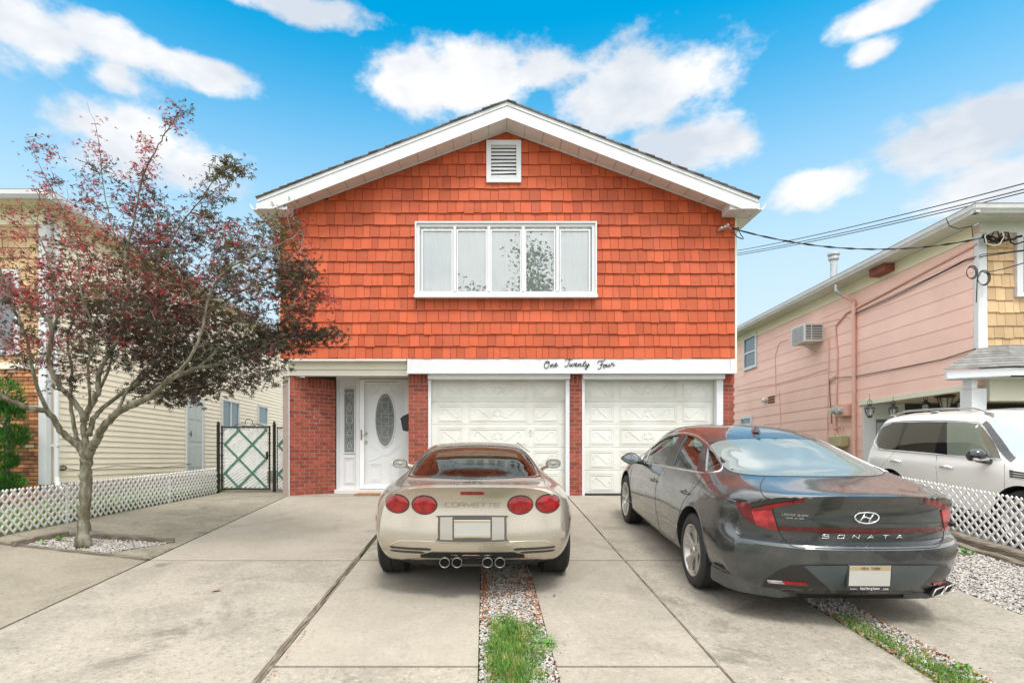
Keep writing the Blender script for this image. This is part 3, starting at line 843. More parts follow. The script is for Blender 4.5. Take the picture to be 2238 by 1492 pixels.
        for r_ in range(5):
            z0 = top - (r_ + 1) * hts + .004; z1 = top - r_ * hts - .002
            mb.bbox(dx0, dx1, D2 + .0, D2 + .04, z0, z1, .006, .5)
            W = xb - xa
            for c0, c1 in ((.045, .235), (.275, .72), (.76, .955)):
                a, b = xa + W * c0, xa + W * c1
                e = z0 + .045; f = z1 - .045
                # raised moulding round a sunk field
                for q, (w, th) in enumerate(((0, .006), (.030, .009))):
                    mb.frame(a + w, b - w, e + w, f - w, D2 - th, D2 - .0005, .012 if q == 0 else .014, .5)
                mb.bbox(a + .05, b - .05, e + .05, f - .05, D2 - .004, D2 - .0005, .002, .5)
                cx, cz = (a + b) / 2, (e + f) / 2
                def scroll(cx, cz, w, h, flip=1):
                    P = []
                    r = h * .30
                    for i in range(13):
                        t = -PI * .55 + i / 12 * PI * 1.45
                        P.append((cx - w / 2 + r - r * math.cos(t + PI * .0) , cz + h * .18 + r * math.sin(t)))
                    P = P[2:]
                    Q = [(2 * cx - x, 2 * cz - z) for x, z in P][::-1]
                    S = [(x, z) for x, z in P] + [(x, z) for x, z in Q]
                    if flip < 0: S = [(2 * cx - x, z) for x, z in S]
                    mb.tube([(x, D2 - .002, z) for x, z in S], .0060, 6, .5)
                if c1 - c0 > .3:
                    w = (b - a)
                    scroll(cx - w * .235, cz, w * .30, .17, 1); scroll(cx + w * .235, cz, w * .30, .17, -1)
                    P = []
                    for i in range(12):
                        t = PI / 2 + i * PI / 6; r = .085 if i % 2 == 0 else .052
                        P.append((cx + r * math.cos(t), D2 - .002, cz + r * math.sin(t)))
                    mb.tube(P, .006, 6, .5, closed=True)
                else: scroll(cx, cz, (b - a) * .68, .17, 1 if c0 < .5 else -1)
        mb.box(dx0 + .01, dx1 - .01, D2 + .012, D2 + .036, .02, top - .01, .5)
        g = mb.build('garage_door', M_garage, house)
        mb = MB(); mb.box(dx0, dx1, D2 - .004, D2 + .03, .0, .014, .5); mb.build('weather_strip', M_rubber, g)
        if nm:
            mb = MB(); hx, hz = X(1161, DG), Z(938, DG)
            mb.tube([(hx - .045, D2 - .035, hz), (hx + .045, D2 - .035, hz)], .007, 8, .5); mb.cyl((hx, D2 - .001, hz), (hx, D2 - .036, hz), .01, seg=10)
            mb.cyl((hx, D2 - .001, hz - .11), (hx, D2 - .012, hz - .11), .013, seg=12); mb.build('handle', M_steel, g)
    garage(942, 1236.5, 936, 1244.5, True)
    garage(1278, 1566, 1272, 1580, False)
    # ---- entrance
    DE = 11.07
    x0, x1, z0, z1 = X(735, DE), X(893, DE) + .02, Z(1071, DE), Z(822, DE)
    mb = MB(); sx = X(778, DE); dx0 = X(786, DE)
    mb.box(x0, x1, DE, DE + .1, z1 - .05, z1, .5); mb.box(x0, x0 + .05, DE, DE + .1, z0, z1 - .05, .5)
    mb.box(sx, dx0, DE - .01, DE + .1, z0 + .02, z1 - .05, .5); mb.box(x0 + .05, x1, DE, DE + .1, z0 - .02, z0 + .02, .5)
    mb.box(x0 - .02, x1, DE + .03, DE + .2, z1 - .001, z1 + .3, .5)
    mb.build('door_frame', M_white, house)
    # sidelight
    gx0, gx1, gz0, gz1 = X(752, DE), X(774, DE), Z(988, DE), Z(849, DE)
    mb = MB(); mb.box(x0 + .051, sx - .001, DE + .03, DE + .06, z0 + .021, gz0 - .03, .5); mb.box(x0 + .051, sx - .001, DE + .03, DE + .06, gz1 + .03, z1 - .051, .5)
    mb.box(x0 + .051, gx0 - .0, DE + .03, DE + .06, gz0 - .03, gz1 + .03, .5); mb.box(gx1, sx - .001, DE + .03, DE + .06, gz0 - .03, gz1 + .03, .5)
    mb.frame(gx0 - .02, gx1 + .02, gz0 - .02, gz1 + .02, DE + .012, DE + .03, .022, .5)
    mb.frame(gx0 - .01, gx1 + .01, z0 + .12, gz0 - .09, DE + .018, DE + .0295, .015, .5)
    mb.frame(gx0 + .02, gx1 - .02, z0 + .15, gz0 - .12, DE + .02, DE + .0295, .012, .5)
    s_ = mb.build('sidelight', M_white, house)
    mb = MB(); mb.box(gx0, gx1, DE + .035, DE + .05, gz0 - .029, gz1 + .029, .5); mb.build('pane', M_leadglass, s_)
    mb = MB(); cx = (gx0 + gx1) / 2; yy = DE + .032
    for k in range(5):
        zc = gz0 + .12 + k * (gz1 - gz0 - .24) / 4; h = .11 if k == 2 else .085; w = .045 if k == 2 else .03
        P = [(cx + w * math.sin(t) * (1 - .35 * math.cos(2 * t)), yy, zc + h * math.cos(t)) for t in [i * PI / 8 for i in range(16)]]
        mb.tube(P, .0035, 5, .5, closed=True)
        mb.tube([(x, y, zc + (z - zc) * .5) for x, y, z in P], .003, 5, .5, closed=True)
    for zz in (gz0 + .06, gz0 + .34, (gz0 + gz1) / 2 + .1, gz1 - .09): mb.tube([(gx0, yy, zz), (gx1, yy, zz)], .003, 5, .5)
    mb.tube([(gx0 + (gx1 - gx0) * i / 8, yy, gz1 - .10 + .03 * math.sin(PI * i / 8)) for i in range(9)], .004, 5, .5)
    for xx in (gx0 + .03, gx1 - .03): mb.tube([(xx, yy, gz0), (xx, yy, gz1)], .0025, 5, .5)
    mb.build('leading', M_lead, s_)
    # storm door over the panelled door
    D3 = DE + .02
    a, b, c, e = dx0 + .006, X(893, DE) + .01, z0 + .03, Z(829, DE)
    mb = MB(); mb.frame(a, b, c, e, DE - .022, DE + .01, .085, .5); mb.box(a + .12, b - .12, DE - .03, DE - .022, e - .075, e - .05, .5)
    M_door = pm('door_white', (.82, .83, .84), .4, var=.02)
    st = mb.build('storm_door', M_door, house)
    mb = MB(); mb.add([(a + .085, DE - .01, c + .085), (b - .085, DE - .01, c + .085), (b - .085, DE - .01, e - .085), (a + .085, DE - .01, e - .085)], [(0, 1, 2, 3)], .5)
    mb.build('pane', glass('storm_glass', (.97, .98, .98), .97, 0, 1.4, 1.0), st)
    mb = MB(); hx, hz = X(789, DE) + .012, Z(950, DE)
    mb.bbox(hx - .014, hx + .014, DE - .034, DE - .0225, hz - .10, hz + .10, .005, .5); mb.tube([(hx, DE - .034, hz - .01), (hx, DE - .06, hz - .01), (hx + .05, DE - .064, hz - .014), (hx + .10, DE - .06, hz - .002)], .008, 8, .5)
    mb.build('handle', pm('brass', (.40, .33, .20), .35, metal=1, var=.1), st)
    mb = MB(); mb.cyl((a + .10, DE - .035, e - .064), (b - .22, DE - .035, e - .064), .011, seg=10, rnd=.5); mb.build('door_closer', M_steel, st)
    mb = MB(); mb.bbox(a + .02, b - .02, D3 + .02, D3 + .06, c + .01, e - .02, .004, .5)
    ox, oz, rx, rz = X(841, DE), Z(917, DE), .185, .515
    # oval moulding, curved reliefs above and below, two lower panels
    def oval(rx, rz, r, dy=0): mb.tube([(ox + rx * math.sin(t), D3 + .018 - dy, oz + rz * math.cos(t)) for t in [i * PI / 24 for i in range(48)]], r, 8, .5, closed=True)
    oval(rx + .012, rz + .012, .016)
    def relief(pts, r=.007): mb.tube([(x, D3 + .018, z) for x, z in pts], r, 6, .5)
    for o_, sc in ((0, 1), (.03, .92)):
        relief([(ox + t * .33 * sc, oz + .56 - o_ + .07 * math.cos(t * PI) + .05 * (abs(t) < .4)) for t in [i / 12 - 1 for i in range(25)]])
        relief([(ox + t * .33 * sc, oz - .60 + o_ - .10 * math.cos(t * PI * .9) ) for t in [i / 12 - 1 for i in range(25)]])
    for sg in (-1, 1):
        xx0, xx1 = sorted((ox + sg * .07, ox + sg * .31))
        for w in (0, .035): mb.frame(xx0 + w, xx1 - w, c + .14 + w, c + .50 - w, D3 + .012, D3 + .0195, .012, .5)
        relief([(ox + sg * (.05 + .27 * t), c + .54 + .10 * (1 - t) ** 2 * (3 - 2 * (1 - t))) for t in [i / 10 for i in range(11)]])
    dr = mb.build('front_door', M_door, house, angle=40)
    mb = MB(); mb.prism([(ox + rx * math.sin(t), D3 + .012, oz + rz * math.cos(t)) for t in [i * PI / 24 for i in range(48)]], (0, .006, 0), .5); mb.build('oval_pane', M_leadglass, dr)
    mb = MB(); yy = D3 + .010
    def ell(k, zc=0, xc=0, kx=None): mb.tube([(ox + xc + rx * (kx or k) * math.sin(t), yy, oz + zc + rz * k * math.cos(t)) for t in [i * PI / 16 for i in range(32)]], .0035, 5, .5, closed=True)
    ell(.9); ell(.30, .0, 0, .42); ell(.18, .26, 0, .3); ell(.18, -.26, 0, .3); ell(.12, .0, 0, .8)
    for k in (-.34, -.12, .12, .34):
        w = rx * math.sqrt(1 - (k / rz) ** 2) * .9; mb.tube([(ox - w, yy, oz + k), (ox + w, yy, oz + k)], .003, 5, .5)
    for k in (-.07, .07): mb.tube([(ox + k, yy, oz - .42), (ox + k, yy, oz + .42)], .003, 5, .5)
    mb.build('leading', M_lead, dr)
    mb = MB(); 
    for zz in (.03, -.13): mb.cyl((a + .115, D3 + .02, hz + zz), (a + .115, D3 - .01, hz + zz), .026, seg=14)
    mb.build('lock', M_steel, dr)
    mb = MB(); mb.bbox(x0 - .01, x1 - .05, DE - .12, DE - .001, z0 - .06, z0 + .018, .006, .5); mb.build('door_sill', M_soffit, house)
    # ---- script lettering on the band
    # each stroke drawn by hand in a 0..1 letter box
    L = {
     'O': [[(.45,.95),(.2,.8),(.08,.45),(.15,.1),(.4,-.05),(.68,.15),(.78,.5),(.68,.85),(.45,.95),(.3,.88),(.36,.72),(.6,.72),(.85,.8)]],
     'n': [[(0,.05),(.12,.45),(.14,.05),(.3,.38),(.45,.42),(.42,.1),(.55,.04),(.7,.2)]],
     'e': [[(0,.15),(.25,.25),(.38,.42),(.25,.52),(.1,.35),(.14,.1),(.32,.02),(.6,.2)]],
     'T': [[(.0,.72),(.05,.95),(.3,.98),(.6,.9),(.95,1.05)],[(.52,.9),(.5,.5),(.4,.12),(.2,-.02),(.03,.1)]],
     'w': [[(0,.1),(.12,.45),(.1,.12),(.22,.03),(.36,.3),(.42,.45),(.38,.12),(.5,.03),(.66,.3),(.66,.48),(.82,.4)]],
     't': [[(0,.1),(.22,.4),(.38,.85),(.22,.25),(.28,.05),(.45,.08),(.6,.25)],[(.1,.6),(.55,.68)]],
     'y': [[(0,.15),(.12,.45),(.14,.15),(.3,.08),(.48,.45),(.4,-.1),(.22,-.42),(.05,-.35),(.2,-.1),(.65,.25)]],
     'F': [[(.0,.7),(.05,.95),(.35,.98),(.7,.9),(1.0,1.05)],[(.55,.9),(.5,.45),(.38,.05),(.15,-.08),(.0,.08)],[(.28,.48),(.5,.52),(.75,.5)]],
     'o': [[(.22,.45),(.05,.3),(.1,.05),(.3,.05),(.4,.28),(.28,.45),(.2,.4),(.4,.36),(.6,.4)]],
     'u': [[(0,.12),(.12,.45),(.12,.1),(.26,.04),(.42,.3),(.46,.45),(.44,.1),(.56,.04),(.7,.2)]],
     'r': [[(0,.1),(.18,.5),(.24,.38),(.42,.42),(.38,.1),(.5,.04),(.68,.18)]],
    }
    def spline(P, n=6):
        out = []
        for i in range(len(P) - 1):
            p0 = P[max(i - 1, 0)]; p1 = P[i]; p2 = P[i + 1]; p3 = P[min(i + 2, len(P) - 1)]
            for k in range(n):
                t = k / n
                out.append(tuple(.5 * ((2 * b) + (-a + c_) * t + (2 * a - 5 * b + 4 * c_ - d) * t * t + (-a + 3 * b - 3 * c_ + d) * t ** 3) for a, b, c_, d in zip(p0, p1, p2, p3)))
        out.append(P[-1]); return out
    def word(chars, pxs, py, sc, rotd):
        mb = MB(); yy = DW - .030
        ox_, oz_ = X(pxs, DW), Z(py, DW); ca, sa = math.cos(R(rotd)), math.sin(R(rotd)); adv = 0
        for ch, wd, k in chars:
            for st_ in L[ch]:
                P = [(adv + x * k + .18 * y * k, y * k) for x, y in spline(st_)]
                P = [(ox_ + (x * ca - y * sa) * sc, yy, oz_ + (x * sa + y * ca) * sc) for x, y in P]
                mb.tube(P, .0062, 6, .5)
            adv += wd * k
        return mb.build('house_number', M_black, house)
    word([('O', .95, 1), ('n', .62, .95), ('e', .5, .95)], 1188, 805, .125, 8)
    word([('T', .62, 1.1), ('w', .78, .95), ('e', .52, .95), ('n', .64, .95), ('t', .5, .95), ('y', .6, .95)], 1233, 801, .125, 0)
    word([('F', .68, 1.1), ('o', .52, .95), ('u', .66, .95), ('r', .5, .95)], 1306, 806, .125, 10)
    # service-drop anchor on the shingles
    mb = MB(); q = px(1583, 497, 10.2)
    for k, (dx, dz) in enumerate(((0, 0), (-.06, -.02), (.05, .03))):
        c0 = q + Vector((dx, 0, dz)); mb.lathe([(.001, -.05), (.022, -.045), (.03, -.02), (.016, -.01), (.03, .01), (.022, .035), (.001, .04)], c0, 'y', 10)
    mb.tube([q + Vector((-.1, .04, -.04)), q + Vector((.1, .03, .04))], .008, 6); mb.tube([q + Vector((.02, 0, .02)), px(1600, 500, 10.2)], .006, 6)
    mb.build('wire_anchor', M_galv, house)
build_house()

def build_small():
    # mailbox on the left face of the pier beside the door
    t = thing('mailbox', (X(893, DG) - .01, DG + .12, Z(922, DG)), 'black wall mailbox hanging beside the front door on the brick pier', 'mailbox')
    xr = X(893, DG) - .012; z = Z(922, DG)
    mb = MB(); prof = [(0, -.165), (-.10, -.15), (-.125, -.03), (-.135, .06), (-.09, .10), (-.0, .15)]
    mb.prism([(xr + a, DG + .02, z + b) for a, b in prof], (0, .36, 0), .5)
    mb.build('box', M_black, t)
    mb = MB(); prof = [(.0, .155), (-.095, .108), (-.145, .06), (-.142, .04), (-.138, .05), (-.09, .098), (.0, .145)]
    mb.prism([(xr + a, DG + .008, z + b + .003) for a, b in prof], (0, .384, 0), .5); mb.build('lid', M_black, t)
    # doormat
    z = gz(-2, 10.3)
    mb = MB(); mb.bbox(-2.42, -1.80, 10.50, 10.86, .006, .026, .006, .5)
    m = mb.build('doormat', M_mat); tag(m, 'brown coir doormat lying before the white front door', 'doormat')
build_small()
# ------------------------------------------------------------------ neighbouring houses
M_vinyl = pm('cream_siding', (.95, .83, .665), .5, var=.05, vscale=1.5, bump=.05, bscale=60)
M_pink = pm('pink_siding', (.88, .585, .50), .7, var=.06, vscale=1.2, bump=.15, bscale=90, col2=(.85, .55, .465), c2scale=.8, rnd=.03)
M_pinkpipe = pm('pink_pipe', (.74, .44, .36), .6, var=.08)
M_obrick = pm('ochre_brick', (.46, .20, .075), .8, var=.2, vscale=20, bump=.4, bscale=70, rnd=.5, col2=(.30, .12, .05), c2scale=6)
M_cbrick = pm('cream_brick', (.60, .46, .30), .8, var=.15, vscale=20, rnd=.2)
M_darkmortar = pm('dark_mortar', (.06, .055, .05), .9)
M_found = pm('foundation', (.36, .31, .24), .9, var=.2, vscale=3, bump=.4, bscale=60)
M_shadeglass = pm('window_dark_glass', (.10, .13, .14), .05, var=.15, coat=.5)
M_yel = pm('pale_yellow_trim', (.84, .80, .60), .5, var=.04)
M_grn = pm('green_white_trim', (.66, .68, .60), .5, var=.04)
M_gut = pm('grey_gutter', (.60, .61, .60), .5, var=.12, vscale=5)
M_wallglass = pm('wall_window_glass', (.13, .16, .17), .04, var=.1, coat=.6)

def siding(mb, xw, sgn, d0, d1, z0, z1, E, proud=.014, cuts=()):
    """lapped boards on a wall facing sgn*X, with gaps (da, db, za, zb) left free"""
    z = z0
    while z < z1 - .01:
        zt = min(z + E, z1); segs = [(d0, d1)]
        for a, b, c, e in cuts:
            if zt <= c or z >= e: continue
            ns = []
            for p, q in segs:
                if q <= a or p >= b: ns.append((p, q)); continue
                if p < a: ns.append((p, a))
                if q > b: ns.append((b, q))
            segs = ns
        for p, q in segs:
            P = [(xw, p, z), (xw + sgn * proud, p, z), (xw + sgn * .002, p, zt + .004), (xw, p, zt + .004)]
            mb.prism(P, (0, q - p, 0))
        z += E

def left_house():
    random.seed(21)
    XW, D0, D1 = -8.0, 10.36, 24.0
    h = thing('house', (-12, 10.4, 0), 'cream sided house with ochre brick front behind the red maple', 'house')
    zg = -.1; zt = 5.22
    mb = MB(); mb.box(-18, XW - .003, D0 + .003, D1, .22, zt, .5); mb.build('storey_wall', M_vinyl, h)
    mb = MB(); mb.box(-18.02, XW + .02, D0 + .04, D1, -.4, .219, .5); mb.build('foundation', M_found, h)
    dr = (15.25, 16.04, .34, 2.22)
    cuts = [(dr[0] - .1, dr[1] + .1, dr[2] - .03, dr[3] + .1), (17.2, 18.5, 1.55, 2.5), (19.95, 20.9, 1.85, 2.55)]
    mb = MB(); siding(mb, XW, 1, D0 + .19, D1, .22, zt - .2, .118, .016, cuts); mb.build('siding', M_vinyl, h)
    mb = MB(); mb.box(XW + .001, XW + .022, D0 - .02, D0 + .10, .2, zt, .5); mb.box(XW - .12, XW + .0005, D0 - .02, D0 + .0025, .2, zt, .5); mb.build('corner_board', M_white, h)
    mb = MB(); mb.tube([(XW + .09, D0 + .14, 5.05), (XW + .09, D0 + .14, .35), (XW + .12, D0 + .12, .22), (XW + .24, D0 + .02, .10)], .045, 10, .5)
    for z in (.9, 2.6, 4.2): mb.box(XW + .02, XW + .14, D0 + .10, D0 + .18, z, z + .03, .5)
    mb.build('downspout', M_white, h)
    mb = MB(); mb.box(XW + .001, XW + .03, D0 + .1, D1, zt - .2, zt, .5); mb.box(-18, XW - .0, D0 - .03, D0 - .001, zt - .3, zt, .5); mb.build('frieze', M_yel, h)
    # eaves
    mb = MB(); mb.box(XW - .001, XW + .30, D0 - .35, D1, zt + .001, zt + .02, .5); mb.box(-18, XW - .002, D0 - .35, D0, zt + .001, zt + .02, .5); mb.build('soffit', M_yel, h)
    mb = MB(); prof = [(0, .0), (.08, .0), (.12, .06), (.125, .13), (.11, .13), (0, .14)]
    mb.prism([(XW + .301 + a, D0 - .36, zt + .0 + b) for a, b in prof], (0, D1 - D0 + .3, 0), .5)
    mb.build('gutter', M_white, h)
    mb = MB(); mb.prism([(-18, D0 - .351 - a, zt + b) for a, b in prof], (18 + XW + .36, 0, 0), .5); mb.build('gutter', M_white, h)
    mb = MB(); ex = XW + .38; ey = D0 - .42; zr = zt + .125
    A = [(ex, ey, zr), (ex, D1, zr), (-13, D1, zr + 1.9), (-13, ey + 5.4, zr + 1.9)]; B = [(ex, ey, zr), (-13, ey + 5.4, zr + 1.9), (-18, ey + 5.4, zr + 1.9), (-18, ey, zr)]
    for P in (A, B): mb.prism(P, (0, 0, .05), .5)
    mb.build('roof', M_roof2, h)
    # front face: brick below, tan shingles above
    mb = MB(); zs = 2.30
    for c in range(int((zs + .3) / .072)):
        x = -11.6 - (.1 if c % 2 else 0); z = -.28 + c * .072
        while x < XW - .125:
            b = min(x + .19, XW - .125); mb.box(x, b, D0 - .014 + random.uniform(-.003, .003), D0 + .002, z, z + .058, None, 1 if random.random() < .10 else 0); x += .20
    mb.box(-18, XW - .125, D0 - .004, D0 + .0, -.4, zs, .5, 2)
    mb.build('brick_front', [M_obrick, M_cbrick, M_darkmortar], h)
    mb = MB(); z = zs + .12
    while z < zt - .3:
        x = -11.6
        while x < XW - .13:
            w = random.uniform(.10, .2); b = min(x + w - .006, XW - .13)
            if b - x > .02: mb.prism([(x, D0 - .024, z + random.uniform(-.01, .01)), (x, D0, z), (x, D0, z + .2), (x, D0 - .006, z + .2)], (b - x, 0, 0))
            x += w
        z += .19
    mb.build('shingle_front', M_tan, h)
    mb = MB(); mb.box(-18, XW - .13, D0 - .05, D0 - .001, zs, zs + .115, .5); mb.build('belt_trim', M_cream, h)
    mb = MB(); mb.frame(-10.2, -8.45, 2.55, 4.1, D0 - .06, D0 - .002, .09, .5); w = mb.build('window', M_white, h)
    mb = MB(); mb.box(-10.1, -8.55, D0 - .03, D0 - .001, 2.65, 4.0, .5); mb.build('pane', M_wallglass, w)
    # side door
    a, b, c, e = dr
    mb = MB(); mb.box(XW + .001, XW + .05, a - .09, a, c - .03, e + .09, .5); mb.box(XW + .001, XW + .05, b, b + .09, c - .03, e + .09, .5); mb.box(XW + .001, XW + .05, a, b, e, e + .09, .5)
    fr = mb.build('door', M_white, h)
    mb = MB(); mb.box(XW + .001, XW + .02, a + .001, b - .001, c, e, .5)
    for u0, u1, w0, w1 in ((.08, .36, .1, .7), (.44, .72, .1, .7), (.08, .36, .8, 1.3), (.44, .72, .8, 1.3), (.08, .36, 1.4, 1.75), (.44, .72, 1.4, 1.75)):
        mb.bbox(XW + .0205, XW + .028, a + u0, a + u1, c + w0, c + w1, .005, .5)
    mb.build('panel', pm('door_grey', (.58, .61, .60), .5, var=.04), fr)
    mb = MB(); mb.tube([(XW + .07, a + .1, c + .92), (XW + .07, a + .1, c + 1.08)], .012, 8); mb.cyl((XW + .02, a + .1, c + 1.0), (XW + .07, a + .1, c + 1.0), .014); mb.build('handle', M_black, fr)
    # side windows
    for a, b, c, e, two in ((17.3, 18.4, 1.62, 2.43, True), (20.05, 20.8, 1.92, 2.49, False)):
        mb = MB()
        for y0, y1, z0, z1 in ((a - .06, a, c - .06, e + .06), (b, b + .06, c - .06, e + .06), (a, b, c - .06, c), (a, b, e, e + .06)): mb.box(XW + .001, XW + .045, y0, y1, z0, z1, .5)
        if two: mb.box(XW + .001, XW + .04, (a + b) / 2 - .035, (a + b) / 2 + .035, c, e, .5)
        w = mb.build('window', M_white, h)
        mb = MB(); mb.box(XW + .001, XW + .012, a, b, c, e, .5); mb.build('pane', M_wallglass, w)
    # coiled cable at the corner
    mb = MB(); q = Vector((XW + .05, D0 + .35, .50))
    for k in range(3): mb.tube([q + Vector((.01 * k, (.10 - .02 * k) * math.cos(t), (.045 - .01 * k) * math.sin(t))) for t in [i * PI / 8 for i in range(16)]], .006, 5, closed=True)
    mb.tube([q, q + Vector((0, .5, -.06)), q + Vector((0, 1.6, .02)), q + Vector((0, 3.2, -.05)), q + Vector((0, 4.7, .03))], .006, 5)
    tag(mb.build('coiled_cable', M_black), 'thin dark cable coiled low on the cream siding by the downspout', 'cable')
left_house()

XP = 9.2
def WP(x, y, off=0):
    """point on the pink wall"""
    xx = XP - off; D = xx * FPX / (x - VPX); return Vector((xx, D, CAMZ + (VPY - y) * D / FPX))

def right_house():
    random.seed(33)
    D0, D1 = 10.6, 26.0; zb, zt = 2.06, 4.80
    h = thing('house', (12, 12, -.3), 'pink sided house with tan shingled front and open carport beneath', 'house')
    DC = 13.86
    mb = MB(); mb.box(XP + .003, 17, D0 + .003, D1, zb - .02, 5.05, .5); mb.box(XP + .003, 17, DC, D1, -.6, zb - .021, .5); mb.build('storey_wall', M_pink, h)
    wn = [WP(1630, 738), WP(1653, 800)]
    cuts = [(WP(1655, 740).y - .0, WP(1628, 740).y, WP(1640, 806).z, WP(1640, 733).z)]
    mb = MB(); siding(mb, XP, -1, D0 + .1, D1, zb, zt - .01, .303, .012, cuts); siding(mb, XP, -1, DC, D1, -.35, zb - .02, .303, .012); mb.build('siding', M_pink, h)
    mb = MB(); mb.box(XP - .02, XP + .001, D0 + .1, D1, zt, 5.05, .5); mb.build('frieze', M_yel, h)
    mb = MB(); mb.box(XP - .40, XP + .0, D0 - .4, D1, 5.06, 5.075, .5)
    k = D0 - .35
    while k < 22: mb.box(XP - .39, XP - .0, k, k + .012, 5.054, 5.0595, .5); k += .13
    mb.box(XP + .001, 17, D0 - .4, D0 - .0, 5.06, 5.075, .5)
    k = XP + .1
    while k < 13: mb.box(k, k + .012, D0 - .39, D0 - .03, 5.054, 5.0595, .5); k += .13
    mb.build('soffit', M_grn, h)
    prof = [(0, -.01), (.07, -.01), (.09, .03), (.115, .06), (.12, .125), (.105, .125), (0, .13)]
    mb = MB(); mb.prism([(XP - .401 - a, D0 - .5, 5.06 + b) for a, b in prof], (0, D1 - D0 + .5, 0), .5); mb.build('gutter', M_gut, h)
    mb = MB(); mb.prism([(XP - .5, D0 - .401 - a, 5.06 + b) for a, b in prof], (8, 0, 0), .5); mb.build('gutter', M_gut, h)
    mb = MB(); ex, ey, zr = XP - .50, D0 - .50, 5.185
    n = 34
    for i in range(n):   # shingle courses on the hip
        t0, t1 = i / n, (i + 1.1) / n; f = lambda t, lift: (ex + 3.6 * t, ey + 3.6 * t, zr + 1.55 * t + lift)
        a, b = f(t0, .012), f(min(t1, 1), .0)
        mb.prism([a, (a[0], D1, a[2]), (b[0], D1, b[2]), b], (0, 0, .022)); mb.prism([a, b, (17, b[1], b[2]), (17, a[1], a[2])], (0, 0, .022))
    mb.build('roof', M_roof2, h)
    # corner trim and tan shingles
    mb = MB()
    mb.prism([(XP - .03, D0 - .03, 2.62), (XP + .15, D0 - .03, 2.58), (XP + .12, D0 - .03, 4.86), (XP - .03, D0 - .03, 4.86)], (0, .10, 0), .5)
    mb.build('corner_board', M_white, h)
    mb = MB(); mb.box(XP + .0, 17, D0 - .05, D0 - .0, 4.86, 5.06, .5); mb.build('front_frieze', M_grn, h)
    mb = MB(); z = 2.2; wx0 = X(2216, D0); wz0, wz1 = Z(650, D0), 4.855
    while z < 4.8:
        x = XP + .15
        while x < 13.5:
            w = random.uniform(.11, .22)
            if z + .1 > wz0:
                if wx0 - .03 < x < wx0 + 1.58: x = wx0 + 1.6
                if x < wx0: w = min(w, wx0 - x + .005)
            j = random.uniform(-.012, .012)
            mb.prism([(x, D0 - .03, z + j), (x, D0, z + j), (x, D0, z + .24), (x, D0 - .008, z + .24)], (w - .007, 0, 0)); x += w
        z += .238
    mb.build('shingle_front', M_tan, h)
    mb = MB(); mb.box(wx0, wx0 + .11, D0 - .07, D0, wz0, wz1, .5); mb.box(wx0 + .11, wx0 + 1.6, D0 - .07, D0, wz0, wz0 + .08, .5); mb.box(wx0 + .11, wx0 + 1.6, D0 - .07, D0, wz1 - .08, wz1, .5); mb.box(wx0 + 1.49, wx0 + 1.6, D0 - .07, D0, wz0 + .08, wz1 - .08, .5)
    w = mb.build('window', M_white, h)
    mb = MB(); mb.box(wx0 + .11, wx0 + 1.49, D0 - .03, D0, wz0 + .08, wz1 - .08, .5); mb.build('pane', M_wallglass, w)
    # carport
    mb = MB(); mb.box(XP - .04, XP + .12, D0 + .1, DC + .1, zb - .09, zb + .02, .5); mb.box(XP + .121, 17, D0 - .1, D0 + .12, zb - .32, zb + .1, .5); mb.build('beam', M_cream, h)
    mb = MB(); mb.box(8.92, 9.19, 10.42, 10.68, -.5, zb - .1, .5); mb.box(8.90, 9.0, 10.40, 10.6, zb - .10, zb + .1, .5); mb.build('post', M_white, h)
    mb = MB(); mb.box(XP + .13, 17, D0 + .13, DC - .0, zb - .05, zb - .021, .5); mb.build('carport_ceiling', M_cream, h)
    mb = MB(); mb.box(XP - .0, XP + 1.0, DC - .04, DC - .001, -.5, zb - .06, .5); mb.box(XP + .2, XP + .95, DC - .07, DC - .041, -.4, 1.75, .5); dr = mb.build('carport_door', M_white, h)
    mb = MB(); mb.box(XP + .28, XP + .87, DC - .09, DC - .071, 1.1, 1.62, .5); mb.build('pane', M_wallglass, dr)
    mb = MB(); x = XP + 1.03; zc = 1.72
    while x < 14: mb.box(x, x + .062, DC - .06, DC - .03, zc - .21, zc + .0, None, 1 if random.random() < .3 else 0); x += .072
    for c in range(28):
        x = XP + 1.03 - (.1 if c % 2 else 0); z = zc - .22 - (c + 1) * .072
        while x < 14: mb.box(max(x, XP + 1.02), x + .19, DC - .06, DC - .03, z, z + .06, None, 1 if random.random() < .12 else 0); x += .20
    mb.box(XP + 1.01, 14, DC - .032, DC - .002, -.5, zb - .06, .5, 2)
    mb.build('carport_brick', [M_obrick, M_cbrick, M_darkmortar], h)
    # porch canopy
    P0, P1, P2 = (8.50, 10.46), (9.32, 10.08), (14, 10.08); z0, z1 = 2.13, 2.29
    mb = MB()
    for a, b in ((P0, P1), (P1, P2)): mb.prism([(*a, z0), (*b, z0), (*b, z1), (*a, z1)], (0, .05, 0), .5)
    mb.prism([(*P0, z0 + .0), (*P1, z0), (*P2, z0), (14, 10.59, z0), (8.55, 10.59, z0)], (0, 0, .02), .5)
    mb.build('canopy_fascia', M_white, h)
    mb = MB(); n = 9
    top0, top1 = (9.35, 10.6), (9.75, 10.6)
    for i in range(n):
        t0, t1 = i / n, min(1, (i + 1.15) / n); zz0, zz1 = z1 + .50 * t0 + .018, z1 + .50 * t1
        L = lambda a, b, t: (a[0] + (b[0] - a[0]) * t, a[1] + (b[1] - a[1]) * t)
        A0, A1 = (8.42, 10.50), (8.42, 10.58); e0 = (8.42, 10.46); c0 = (9.33, 10.04); r0 = (14, 10.04)
        e, c, r = L(e0, top0, t0), L(c0, top1, t0), L(r0, (14, 10.6), t0); e_, c_, r_ = L(e0, top0, t1), L(c0, top1, t1), L(r0, (14, 10.6), t1)
